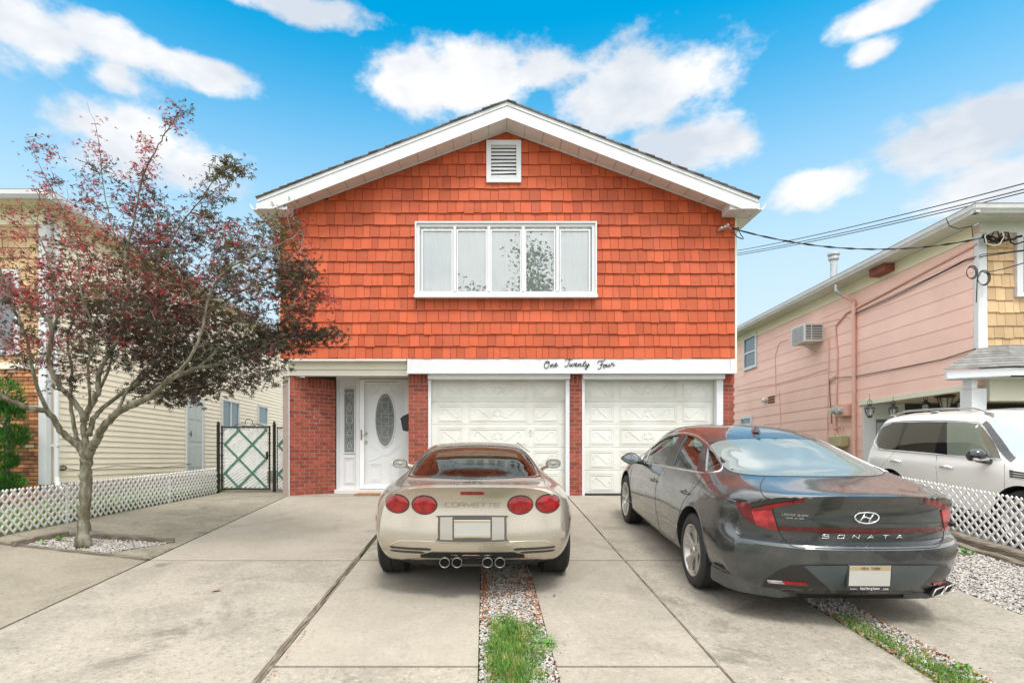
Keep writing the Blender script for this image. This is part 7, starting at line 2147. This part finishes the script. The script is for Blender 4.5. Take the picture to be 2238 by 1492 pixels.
    mb = MB(); prof = [(-.09, 0, .030), (-.075, .055, .006), (-.05, .062, .007), (.0, .035, .014), (.075, .0, .004)]
    vs = [];
    for y, z, w in prof: vs += [(h.x - w, h.y + y, h.z + z - .004), (h.x + w, h.y + y, h.z + z - .004), (h.x + .032 * (1 if y < 0 else .5), h.y + y, h.z - .006), (h.x - .032 * (1 if y < 0 else .5), h.y + y, h.z - .006)]
    fs = [(4 * i + k, 4 * i + (k + 1) % 4, 4 * i + 4 + (k + 1) % 4, 4 * i + 4 + k) for i in range(4) for k in range(4)] + [(3, 2, 1, 0), (16, 17, 18, 19)]
    mb.add(vs, fs, .5); mb.build('roof_aerial', M_p, root, local=True)
    car.line('roof_gap', M_seam, [(x, y + .02) for x, y in [(-.555, 1.63), (-.3, 1.68), (0, 1.69), (.3, 1.68), (.555, 1.63)]], 'top', .0025)
    car.line('roof_ditch', M_seam, [(.52, 3.0), (.535, 2.5), (.53, 2.0), (.545, 1.8)], 'top', .0028, both=True)
    for s_ in (-1, 1):
        for c in (ZR, ZF): wheel(car, (s_ * .805, c[0], .336), .336, .225, .228, s_, 'five_v')
sedan()
# ------------------------------------------------------------------ white suv on the neighbour's drive, nose to the street
def suv():
    K = .82; D, Xc = 10.72, 7.87
    root = thing('suv', (Xc, D, gz(7, 8.3) + .0 - 0), 'large white suv with dark windows and roof rails in the neighbouring drive', 'car', rot=(-SLOPE * .8, 0, PI))
    root.location.z = -.41 + .094 * .8 * (D - 8.3) - .03
    car = Car(root); W = .96; b0 = .25
    yf = lerp_f([(.4, .05), (.6, .0), (.9, .03), (1.1, .05), (1.25, .10), (1.6, .28), (1.75, .36)])
    P0 = [(0, .45), (.6, .42), (.78, .52), (.84, .75), (.84, .98), (.80, 1.10), (.75, 1.32), (.68, 1.58), (.42, 1.68), (0, 1.70)]
    spec = [
        (0, P0, [yf(z) for x, z in P0]),
        (.06, [(0, .40), (.62, .38), (.82, .48), (.88, .75), (.885, .98), (.84, 1.11), (.785, 1.34), (.70, 1.615), (.43, 1.71), (0, 1.73)], [yf(z) * .9 for x, z in P0]),
        (.60, [(0, .32), (.66, .31), (.90, .42), (.945, .72), (.95, .98), (.905, 1.12), (.83, 1.38), (.735, 1.65), (.46, 1.76), (0, 1.78)]),
        (1.3, [(0, .30), (.66, .29), (.92, .38), (.96, .70), (.96, .98), (.915, 1.12), (.845, 1.40), (.75, 1.68), (.48, 1.79), (0, 1.81)]),
        (2.2, [(0, .30), (.66, .29), (.92, .38), (.95, .68), (.955, .98), (.915, 1.12), (.85, 1.40), (.755, 1.69), (.48, 1.80), (0, 1.82)]),
        (2.9, [(0, .30), (.66, .29), (.92, .38), (.95, .68), (.955, .98), (.915, 1.11), (.85, 1.39), (.755, 1.66), (.48, 1.77), (0, 1.79)]),
        (3.35, [(0, .30), (.66, .29), (.92, .38), (.95, .68), (.955, .97), (.915, 1.10), (.85, 1.30), (.77, 1.44), (.48, 1.52), (0, 1.54)]),
        (3.80, [(0, .30), (.66, .29), (.92, .38), (.96, .68), (.96, .96), (.92, 1.08), (.85, 1.14), (.76, 1.17), (.48, 1.20), (0, 1.21)]),
        (4.40, [(0, .30), (.66, .29), (.90, .40), (.95, .68), (.95, .94), (.90, 1.05), (.82, 1.10), (.70, 1.12), (.42, 1.14), (0, 1.15)]),
        (4.90, [(0, .36), (.6, .36), (.78, .44), (.84, .66), (.84, .86), (.80, .96), (.72, 1.00), (.6, 1.03), (.36, 1.05), (0, 1.06)])]
    rows = rows_from(spec, W, [b0, b0 * .95, .05, 0, 0, 0, 0, 0, 0, 0])
    rows[:, :, 1] = np.where(rows[:, :, 1] > .6, .6 + (rows[:, :, 1] - .6) * (3.75 * K - .6) / 3.15, rows[:, :, 1])
    ky = lambda y: .6 + (y - .6) * (3.75 * K - .6) / 3.15 if y > .6 else y
    bm = loft_bm(rows, 6, 6, lambda x, z: yf(z) + b0 * (abs(x) / W) ** 3, lambda x, z: ky(4.96) - .12 * x * x)
    car.skin(bm); body = bm_obj(bm, 'body'); ZR, ZF, ra = (ky(1.05), .40), (ky(4.10), .40), .44
    for c in (ZR, ZF):
        for s_ in (-1, 1): a, b = sorted((s_ * .62, s_ * 1.2)); boolean(body, cyl_obj(c, ra, a, b))
    M_p = paint('pearl_white_paint', (.76, .75, .72), .1, .05, .35)
    finish_body(body, [M_p, M_cardark, M_cartrim], root, None, [(ZR[0], ZR[1], ra), (ZF[0], ZF[1], ra)])
    Mg = pm('suv_privacy_glass', (.035, .034, .024), .03, var=0, coat=1); Mg2 = pm('suv_glass', (.16, .19, .15), .03, var=.1, coat=1); Mw = pm('suv_windscreen', (.30, .37, .37), .03, var=.1, coat=1)
    zz = lambda P: [(1850 + x / 4.144, 720 + y / 4.144) for x, y in P]
    def onside(x, y, xl=.90):
        d = car.Mi.to_3x3() @ Vector(((x - VPX) / FPX, 1, (VPY - y) / FPX)); return car.C + d * ((xl - car.C.x) / d.x)
    toyz = lambda P: [((h[0].y, h[0].z) if h else (onside(x, y).y, onside(x, y).z)) for h, x, y in ((car.cam(x, y), x, y) for x, y in P)]
    q = toyz(zz([(240, 905), (268, 878), (330, 855), (420, 845), (530, 838), (440, 1088), (360, 1084), (300, 1072), (262, 1020)]))
    r_ = toyz(zz([(572, 840), (700, 835), (880, 836), (795, 1118), (640, 1104), (468, 1090)]))
    f = toyz(zz([(915, 836), (1100, 842), (1205, 850), (1260, 915), (1330, 1010), (1395, 1165), (1160, 1148), (915, 1132)]))
    print('suv', [tuple(round(c, 2) for c in onside(*p)) for p in ((1875, 975), (1905, 920), (1950, 900), (2100, 896), (2197, 1010), (2100, 1130), (2238, 1160))])
    print('suv', [[(round(a, 2), round(b, 2)) for a, b in w] for w in (q, r_, f)])
    for ax in ('right', 'left'):
        for w, m in ((q, Mg), (r_, Mg), (f, Mg2)):
            car.patch('side_window', m, w, ax, .003, .006, .06)
        al = toyz(zz([(222, 900), (262, 862), (330, 842), (530, 828), (880, 824), (1200, 836), (1270, 880), (1345, 1010), (1405, 1178), (1160, 1160), (790, 1130), (440, 1100), (300, 1086), (248, 1020)]))
        car.line('window_trim', M_chrome, al, ax, .008, .001, closed=True, n=3)
        car.patch('pillar_trim', M_gloss, [q[4], r_[0], r_[-1], q[5]], ax, .003, 0, .05); car.patch('pillar_trim', M_gloss, [r_[2], f[0], f[-1], r_[3]], ax, .003, 0, .05)
    tr = toyz(zz([(222, 900), (240, 895), (262, 1020), (300, 1075), (290, 1088), (240, 1010)]))
    car.patch('chrome_trim', M_steel, tr, 'right', .006, .006, .04)
    # windscreen and pillars
    car.patch('windscreen', Mw, [(x, ky(y)) for x, y in [(-.80, 3.74), (-.4, 3.82), (0, 3.84), (.4, 3.82), (.80, 3.74), (.74, 3.2), (.70, 3.02), (.35, 2.98), (-.35, 2.98), (-.70, 3.02), (-.74, 3.2)]], 'top', .004, .004, .08)
    car.patch('front_pillar', M_gloss, [(x, ky(y)) for x, y in [(.765, 3.0), (.815, 3.3), (.885, 3.78), (.815, 3.76), (.755, 3.3), (.71, 3.0)]], 'top', .014, .02, .04)
    def sl_(name, P, r=.003, m=M_seam, off=-.0006):
        L = toyz(zz(P))
        if len(L) > 1: car.line(name, m, L, 'right', r, off, n=3)
    sl_('door_gap', [(1440, 1190), (1432, 1300), (1430, 1400), (1432, 1492), (1440, 1700)]); sl_('door_gap', [(820, 1130), (818, 1300), (822, 1500), (840, 1680)]); sl_('door_gap', [(440, 1095), (370, 1180), (300, 1260)])
    for hx, hy in ((445, 1190), (905, 1245)):
        h = car.cam(*zz([(hx, hy)])[0])
        if h:
            c = h[0]; mb = MB(); mb.sphere(c + Vector((-.012, 0, 0)), 1, 14, 8, (.02, .09, .035), .5); mb.build('handle_cup', M_p, root, smooth=True, local=True)
            mb = MB(); mb.tube([c + Vector((.002, -.13, .0)), c + Vector((.03, -.09, .004)), c + Vector((.03, .09, .004)), c + Vector((.002, .13, .0))], [.008, .014, .014, .008], 8, .5); mb.build('door_handle', M_chrome, root, smooth=True, local=True)
    vt = toyz(zz([(1478, 1270), (1610, 1290), (1720, 1305), (1710, 1372), (1600, 1355), (1480, 1340)]))
    v = car.patch('fender_vent', M_gloss, vt, 'right', .003, .004, .04)
    if v:
        for k in range(4):
            t = k / 3; a = [(1478, 1272 + 66 * t), (1600, 1292 + 62 * t), (1715, 1308 + 60 * t)]; L = toyz(zz(a)); L and car.line('vent_bar', M_chrome, L, 'right', .006, .005, v, n=3)
    # rails
    for s_ in (-1, 1):
        P = []
        for y in [.35 + i * .118 for i in range(19)]:
            h = car.hit('top', s_ * .60, y)[0]; t = (y - .35) / 2.13; P.append(h + Vector((0, 0, .015 + .055 * min(1, 6 * t, 6 * (1 - t)))))
        mb = MB(); mb.tube(P, .016, 8, .5)
        for y in (.45, 1.4, 2.4): h = car.hit('top', s_ * .60, y)[0]; mb.bbox(h.x - .02, h.x + .02, y - .07, y + .07, h.z - .01, h.z + .05, .01, .5)
        mb.build('roof_rail', M_alloy, root, smooth=True, local=True)
    car.patch('sunroof', M_gloss, [(-.4, 1.6), (.4, 1.6), (.4, 2.2), (-.4, 2.2)], 'top', .003, .004, .1)
    for s_ in (-1, 1):
        m = thing('mirror'); m.parent = root; c = Vector((s_ * 1.06, ky(3.35), 1.19))
        mb = MB(); mb.sphere(c, 1, 20, 12, (.13, .11, .105), .5)
        for i in range(len(mb.v)):
            x, y, z = mb.v[i]; mb.v[i] = (x, max(y, c.y - .07), max(z, c.z - .075))
        mb.tube([Vector((s_ * .90, ky(3.42), 1.10)), c + Vector((0, 0, -.05))], [.04, .04], 8, .5); mb.build('housing', M_gloss, m, smooth=True, local=True)
        mb = MB(); mb.bbox(c.x - .11, c.x + .11, c.y + .05, c.y + .10, c.z - .07, c.z - .03, .015, .5); mb.build('indicator', M_clear, m, local=True)
    car.patch('sill_step', M_cartrim, [(1.4, .40), (2.8, .40), (2.8, .33), (1.4, .33)], 'right', .01, .01, .1, both=True)
    for s_ in (-1, 1):
        car.patch('headlamp', M_clear, [(s_ * .55, .88), (s_ * .80, .90), (s_ * .80, .74), (s_ * .5, .76)], 'front', .005, .01, .05)
        for c in (ZR, ZF): wheel(car, (s_ * .81, c[0], .39), .39, .27, .27, s_, 'five')
    car.patch('grille', M_gloss, [(-.42, .95), (.42, .95), (.36, .62), (-.36, .62)], 'front', .005, .01, .06)
suv()
# ------------------------------------------------------------------ trees
M_bark = pm('maple_bark', (.115, .108, .064), .85, var=.3, vscale=5, bump=.9, bscale=16, bdist=.012, col2=(.23, .215, .165), c2s=(.42, .62), c2scale=6, stretch=(3, 3, .8))
M_twig = pm('twig_bark', (.24, .16, .12), .8, var=.25, vscale=8)
def leafmat(name, col, col2, tr=.35):
    m, t, p = new_mat(name)
    v = t.coord(); c = t.mix(t.ramp(t.noise(v, 2.2, 4), .35, .65), col, col2)
    f = t.ramp(t.attr(), 0, 1, .6, 1.4, False); sc = t.n('ShaderNodeVectorMath', operation='SCALE'); t.set(sc.inputs[0], c); t.set(sc.inputs['Scale'], f)
    t.set(p.inputs['Base Color'], sc.outputs[0]); p.inputs['Roughness'].default_value = .5
    tl = t.n('ShaderNodeBsdfTranslucent'); t.L.new(sc.outputs[0], tl.inputs[0]); mx = t.n('ShaderNodeMixShader'); mx.inputs[0].default_value = tr
    t.L.new(p.outputs[0], mx.inputs[1]); t.L.new(tl.outputs[0], mx.inputs[2]); out = [n for n in t.N if n.type == 'OUTPUT_MATERIAL'][0]; t.L.new(mx.outputs[0], out.inputs[0]); return m
M_lred = leafmat('red_leaf', (.50, .070, .085), (.40, .060, .060), .4)
M_lbronze = leafmat('bronze_leaf', (.17, .065, .05), (.12, .10, .04), .35)
M_lgreen = leafmat('dark_leaf', (.036, .052, .022), (.072, .032, .030), .25)
M_lolive = leafmat('olive_leaf', (.10, .12, .03), (.12, .09, .04), .3)

def palmate(lobes=5, w=.16):
    """star shaped maple leaf lying in the xy plane, stem at the origin, unit length"""
    V = [(0, 0, 0)]; F = []
    for i in range(lobes):
        a = (i - (lobes - 1) / 2) * .72; L = 1.0 - .13 * abs(i - (lobes - 1) / 2)
        d = (math.sin(a), math.cos(a)); n = (d[1], -d[0]); k = len(V)
        V += [(d[0] * L * .5 - n[0] * w * L, d[1] * L * .5 - n[1] * w * L, .03), (d[0] * L, d[1] * L, -.10), (d[0] * L * .5 + n[0] * w * L, d[1] * L * .5 + n[1] * w * L, .03)]
        F += [(0, k, k + 1), (0, k + 1, k + 2)]
    return np.array(V), F

def maple():
    rg = np.random.default_rng(12); random.seed(12)
    BX, BD = -4.42, 6.3
    def P(x, y, d): return px(x, y, BD + d)
    limbs = [
     ([(180, 1188, 0), (183, 1150, 0), (184, 1110, .0), (187, 1060, .0), (189, 1015, .0), (189, 985, .0)], (.135, .068)),
     ([(189, 1000, 0), (170, 975, -.03), (132, 940, -.10), (105, 900, -.2), (52, 888, -.35), (0, 863, -.5), (-60, 820, -.6)], (.048, .022)),
     ([(105, 900, -.2), (83, 851, -.3), (71, 805, -.35), (55, 735, -.5), (20, 650, -.6), (-10, 560, -.7)], (.026, .010)),
     ([(187, 990, 0), (168, 955, .10), (157, 903, .25), (154, 857, .4), (157, 811, .5), (148, 740, .6), (168, 660, .7), (150, 590, .8)], (.032, .010)),
     ([(189, 990, 0), (184, 940, .0), (182, 909, -.05), (154, 869, -.12), (129, 842, -.2), (108, 799, -.25), (108, 703, -.3), (68, 666, -.35), (36, 642, -.4), (0, 614, -.45)], (.042, .014)),
     ([(108, 740, -.28), (125, 690, -.2), (118, 620, -.1), (95, 540, 0), (60, 460, .1)], (.018, .006)),
     ([(183, 920, -.02), (191, 900, .05), (213, 860, .1), (216, 817, .12), (228, 789, .14), (261, 735, .1), (273, 682, .05), (281, 622, .0), (277, 562, -.05), (293, 481, -.1), (310, 393, -.12), (342, 325, -.12), (370, 276, -.1), (402, 228, -.1)], (.045, .0035)),
     ([(277, 678, .05), (301, 646, .1), (334, 602, .2), (354, 562, .3), (402, 481, .4), (442, 433, .45), (482, 377, .5), (535, 361, .5)], (.022, .0035)),
     ([(190, 1000, 0), (203, 975, -.05), (222, 940, -.12), (256, 900, -.2), (302, 880, -.25), (339, 857, -.28), (385, 820, -.25), (431, 805, -.2), (493, 792, -.1), (524, 780, 0), (590, 762, .1), (650, 745, .15), (735, 722, .2)], (.060, .006)),
     ([(339, 857, -.28), (372, 825, -.4), (402, 799, -.5), (438, 735, -.6), (454, 662, -.65), (482, 602, -.7), (563, 554, -.8), (640, 520, -.8)], (.026, .006)),
     ([(195, 950, -.02), (205, 915, .1), (228, 888, .2), (293, 842, .35), (336, 802, .45), (400, 740, .55), (450, 690, .6), (520, 640, .7), (610, 600, .8), (655, 590, .85)], (.038, .006)),
     ([(256, 900, -.2), (275, 860, -.1), (300, 825, .0), (330, 790, .1), (352, 700, .2), (350, 640, .3)], (.022, .006)),
     ([(431, 805, -.2), (474, 763, -.15), (487, 703, -.1), (540, 690, .0), (620, 670, .1), (700, 655, .1)], (.018, .004)),
     ([(281, 600, 0), (262, 550, .1), (241, 481, .15), (225, 401, .2), (217, 320, .2), (207, 264, .2)], (.014, .0025)),
     ([(168, 660, .7), (200, 575, .5), (153, 490, .4), (120, 425, .4), (92, 373, .4), (60, 300, .4)], (.012, .0025)),
     ([(183, 925, 0), (196, 880, -.25), (192, 800, -.5), (205, 720, -.7), (180, 650, -.9), (170, 560, -1.0)], (.022, .006)),
     ([(213, 860, .1), (240, 800, .5), (250, 740, .8), (300, 690, 1.0), (380, 650, 1.2), (440, 600, 1.3)], (.020, .006)),
     ([(302, 880, -.25), (360, 862, .1), (420, 850, .4), (480, 835, .7), (540, 815, .9)], (.018, .005)),
    ]
    t = thing('maple_tree', P(180, 1185, 0), 'red leaved maple with dark lower foliage standing in the gravel pit', 'tree')
    mb = MB(); nodes = []
    for k, (pts, (r0, r1)) in enumerate(limbs):
        V = cr_dense(np.array([P(*q)[:] for q in pts]), 6)
        n = len(V); w = rg.normal(0, .006, V.shape); w[0] = 0; V = V + w * min(1, r0 * 20)
        r0 *= .86; rr = [r0 + (r1 - r0) * (i / (n - 1)) ** .75 for i in range(n)]
        if k == 0:
            rr = [.058 + .032 * math.exp(-i / 2.5) + (.005 * math.sin(i * 1.3)) for i in range(n)]; V[0][2] -= .06
        mb.tube([Vector(v) for v in V], rr, 14 if r0 > .04 else 8, .5)
        if k: nodes += [tuple(v) for v in V[2:]]
    mb.build('trunk', M_bark, t, smooth=True)
    # foliage clumps: pixel ellipse, depth range, how many twig ends, mix of leaf kinds (red, bronze, dark, olive)
    clumps = [((80, 560), (125, 130), (-.9, .8), 170, (.88, .12, .0, 0)), ((35, 690), (70, 90), (-.9, .6), 60, (.7, .2, .1, 0)), ((250, 590), (150, 100), (-.9, .9), 190, (.50, .34, .12, .04)), ((330, 660), (150, 90), (-.8, 1.2), 120, (.25, .4, .33, .02)),
              ((190, 690), (180, 70), (-.8, 1), 90, (.5, .3, .2, 0)), ((420, 560), (130, 100), (-.7, 1.2), 170, (.22, .55, .15, .08)), ((550, 560), (90, 90), (-.8, 1), 120, (.2, .5, .2, .1)),
              ((630, 540), (45, 85), (-.6, .8), 50, (.35, .35, .1, .2)), ((650, 640), (38, 70), (-.3, .8), 70, (.05, .15, .65, .15)), ((440, 650), (170, 55), (-.8, 1.2), 100, (.25, .4, .35, 0)),
              ((410, 740), (210, 78), (-.4, 1.3), 220, (.06, .12, .82, 0)), ((480, 800), (150, 52), (-.3, 1.3), 150, (0, .04, .96, 0)), ((290, 710), (170, 85), (.2, 1.3), 150, (.08, .2, .72, 0)),
              ((380, 850), (100, 28), (-.1, 1.0), 60, (0, .02, .98, 0)), ((620, 740), (60, 40), (-.1, .8), 50, (.03, .12, .8, .05)), ((700, 733), (42, 10), (.1, .3), 22, (0, .1, .8, .1)), ((690, 655), (45, 28), (-.2, .4), 22, (.9, .1, 0, 0)),
              ((230, 460), (70, 110), (-.2, .5), 60, (.75, .25, 0, 0)), ((210, 340), (14, 80), (.1, .3), 16, (.7, .3, 0, 0)), ((95, 370), (38, 70), (.2, .5), 26, (.75, .25, 0, 0)), ((320, 370), (22, 90), (-.25, .05), 34, (.7, .3, 0, 0)),
              ((382, 255), (28, 34), (-.15, .0), 14, (.6, .4, 0, 0)), ((502, 368), (42, 24), (.4, .6), 20, (0, .3, 0, .7)), ((455, 440), (40, 50), (.35, .6), 22, (.2, .5, 0, .3)), ((330, 480), (70, 60), (-.3, .5), 46, (.4, .4, .1, .1)),
              ((130, 800), (110, 50), (-.3, 1.0), 46, (.25, .3, .45, 0)), ((60, 760), (80, 40), (-.6, .6), 30, (.6, .3, .1, 0))]
    targets = []
    for (cx, cy), (rx, ry), (d0, d1), n, mixp in clumps:
        for _ in range(n):
            a = rg.uniform(0, 6.283); r = math.sqrt(rg.uniform(0, 1)) * rg.uniform(.85, 1.12)
            v = P(cx + rx * r * math.cos(a), cy + ry * r * math.sin(a), rg.uniform(d0, d1)); targets.append((v, rg.choice(4, p=np.array(mixp) / sum(mixp))))
    N = np.array(nodes); tv = np.array([v[:] for v, _ in targets])
    dist = np.array([np.min(np.sum((N - v) ** 2, 1)) for v in tv]); order = np.argsort(dist)
    tw = MB(); ends = []
    for i in order:
        v = tv[i]; q = N[:, :] - v; pen = np.maximum(0, N[:, 2] - v[2]) * .6
        j = int(np.argmin(np.sum(q * q, 1) + pen ** 2)); a = N[j]; L = np.linalg.norm(v - a)
        if L < .02: ends.append((Vector(v), Vector((0, 0, 1)), targets[i][1])); continue
        mid = (a + v) / 2 + rg.normal(0, .05, 3) * min(L, .6) + np.array([0, 0, .06 * L]); k = max(2, int(L / .09))
        path = [((1 - s) ** 2) * a + 2 * s * (1 - s) * mid + s * s * v for s in np.linspace(0, 1, k + 1)]
        r0 = .0035 + .006 * min(1, L); tw.tube([Vector(p) for p in path], [r0 + (.0016 - r0) * s for s in np.linspace(0, 1, k + 1)], 4, None, cap=False)
        N = np.vstack([N, np.array(path[1:])]); ends.append((Vector(v), Vector(path[-1] - path[-2]).normalized(), targets[i][1]))
    # bare little side twigs
    for _ in range(520):
        j = rg.integers(len(N)); a = Vector(N[j]); d = Vector(rg.normal(0, 1, 3)); d.z = abs(d.z) + .4; d.normalize(); L = rg.uniform(.08, .28)
        tw.tube([a, a + d * L * .5 + Vector(rg.normal(0, .02, 3)), a + d * L], [.0028, .002, .001], 3, None, cap=False)
    tw.build('twigs', M_twig, t)
    big, Fb = palmate(5, .14); sm, Fs = palmate(5, .09)
    for nm, kind, mat, per, size, base, F in (('red_leaves', 0, M_lred, 8, .035, sm, Fs), ('bronze_leaves', 1, M_lbronze, 9, .045, sm, Fs), ('dark_leaves', 2, M_lgreen, 13, .056, big, Fb), ('olive_leaves', 3, M_lolive, 8, .075, big, Fb)):
        E = [e for e in ends if e[2] == kind]
        if not E: continue
        C = np.repeat(np.array([e[0][:] for e in E]), per, 0); n = len(C)
        C = C + rg.normal(0, {0: .045, 1: .06, 2: .085, 3: .06}[kind], (n, 3)) * np.array([1.1, 1.1, .6])
        yaw = rg.uniform(0, 6.283, n); pitch = rg.normal(-.5 if kind > 1 else .2, .55 if kind > 1 else 1.0, n); roll = rg.normal(0, .5, n)
        S = np.repeat(rg.uniform(.55, 1.2, (n, 1)) * size, 3, 1)
        if kind < 2: S[:, 2] *= 2.5
        o = np_mesh(nm, place(base, C, rotmats(yaw, pitch, roll), S), F, mat, rg.random(n), t); o['kind'] = 'stuff'
maple()

def evergreen():
    rg = np.random.default_rng(5); t = thing('evergreen_shrub', px(14, 1075, 9.75), 'bright green clipped evergreen shrub before the ochre brick front', 'shrub')
    M_e = leafmat('evergreen', (.075, .23, .028), (.035, .12, .018), .25)
    mb = MB(); b = px(10, 1085, 9.75); top = px(12, 850, 9.75); mb.tube([b, (b + top) / 2 + Vector((.05, 0, 0)), top], [.06, .045, .02], 8, .5); mb.build('trunk', M_bark, t, smooth=True)
    V = []; 
    for cx, cy, rx, ry in ((10, 862, 34, 34), (24, 890, 26, 18), (4, 905, 42, 24), (28, 950, 32, 22), (6, 965, 44, 26), (10, 1008, 26, 18), (18, 1055, 30, 20), (-10, 1050, 34, 26)):
        for _ in range(900):
            a = rg.uniform(0, 6.283); e = rg.uniform(-1, 1); r = rg.uniform(.55, 1.05) ** .7; s = 9.75 / FPX
            c = px(cx, cy, 9.75) + Vector((rx * s * r * math.cos(a) * math.sqrt(1 - e * e), rx * s * r * math.sin(a) * math.sqrt(1 - e * e), ry * s * r * e)); V.append((c[:], a))
    C = np.array([v[0] for v in V]); n = len(C); base = np.array([(-.10, 0, 0), (.10, 0, 0), (.16, .5, .05), (0, 1, .15), (-.16, .5, .05)]); F = [(0, 1, 2, 4), (4, 2, 3, 3)]
    base = np.array([(-.12, 0, 0), (.12, 0, 0), (0, 1, .15)]); F = [(0, 1, 2)]
    yaw = np.array([v[1] for v in V]) - PI / 2 + rg.normal(0, .6, n)
    o = np_mesh('foliage', place(base, C, rotmats(yaw, rg.normal(.6, .4, n), rg.normal(0, .5, n)), np.repeat(rg.uniform(.05, .11, (n, 1)), 3, 1)), F, M_e, rg.random(n), t); o['kind'] = 'stuff'
evergreen()

def street_trees():
    """shade trees over the road behind the camera; the picture window, lamps and paint mirror them"""
    rg = np.random.default_rng(8); M_s = leafmat('street_leaf', (.07, .11, .03), (.045, .08, .022), .3)
    first = None
    for k, (x, y, h, lab) in enumerate(((3.4, -12.5, 13.5, 'tall shade tree across the road, opposite the picture window'), (-13, -14.5, 11, 'shade tree across the road towards the left'), (21, -15, 12, 'shade tree across the road towards the right'))):
        if first is None:
            t = thing('street_tree', (x, y, gz(0, -2)), lab, 'tree', 'shade trees across the road'); b = Vector(t.location)
            mb = MB(); mb.tube([b, b + Vector((.1, 0, 3)), b + Vector((-.2, .1, 6)), b + Vector((-.3, .1, 10))], [.28, .2, .16, .06], 10, .5); cs = []
            for _ in range(26):
                a = rg.uniform(0, 6.283); z0 = rg.uniform(4.5, 9.5); r = rg.uniform(1.5, 4.4); e = b + Vector((r * math.cos(a), r * math.sin(a), z0 + rg.uniform(.8, 4.0))); s_ = b + Vector((-.2, .1, z0))
                mb.tube([s_, s_.lerp(e, .5) + Vector((0, 0, .3)), e], [.07, .04, .015], 6, .5); cs += [(e, 1.0), (s_.lerp(e, .6), .8)]
            mb.build('trunk', M_bark, t, smooth=True); C = []
            for c, s_ in cs: C.append(rg.normal(0, .5 * s_, (230, 3)) + np.array(c[:]))
            C = np.concatenate(C); n = len(C); base = np.array([(0, 0, 0), (.4, .5, .1), (0, 1, 0), (-.4, .5, .1)]); F = [(0, 1, 2, 3)]
            o = np_mesh('crown', place(base, C, rotmats(rg.uniform(0, 6.3, n), rg.normal(0, .8, n), rg.normal(0, .6, n)), np.repeat(rg.uniform(.12, .24, (n, 1)), 3, 1)), F, M_s, rg.random(n), t); o['kind'] = 'stuff'
            first = t
        else:
            c = copy_tree(first); c.location = (x, y, gz(0, -2)); c.rotation_euler = (0, 0, k * 1.9); c.scale = (h / 13.5,) * 3; c['label'] = lab
street_trees()
print("objects", len(scene.objects), "verts", sum(len(o.data.vertices) for o in scene.objects if o.type == 'MESH'))
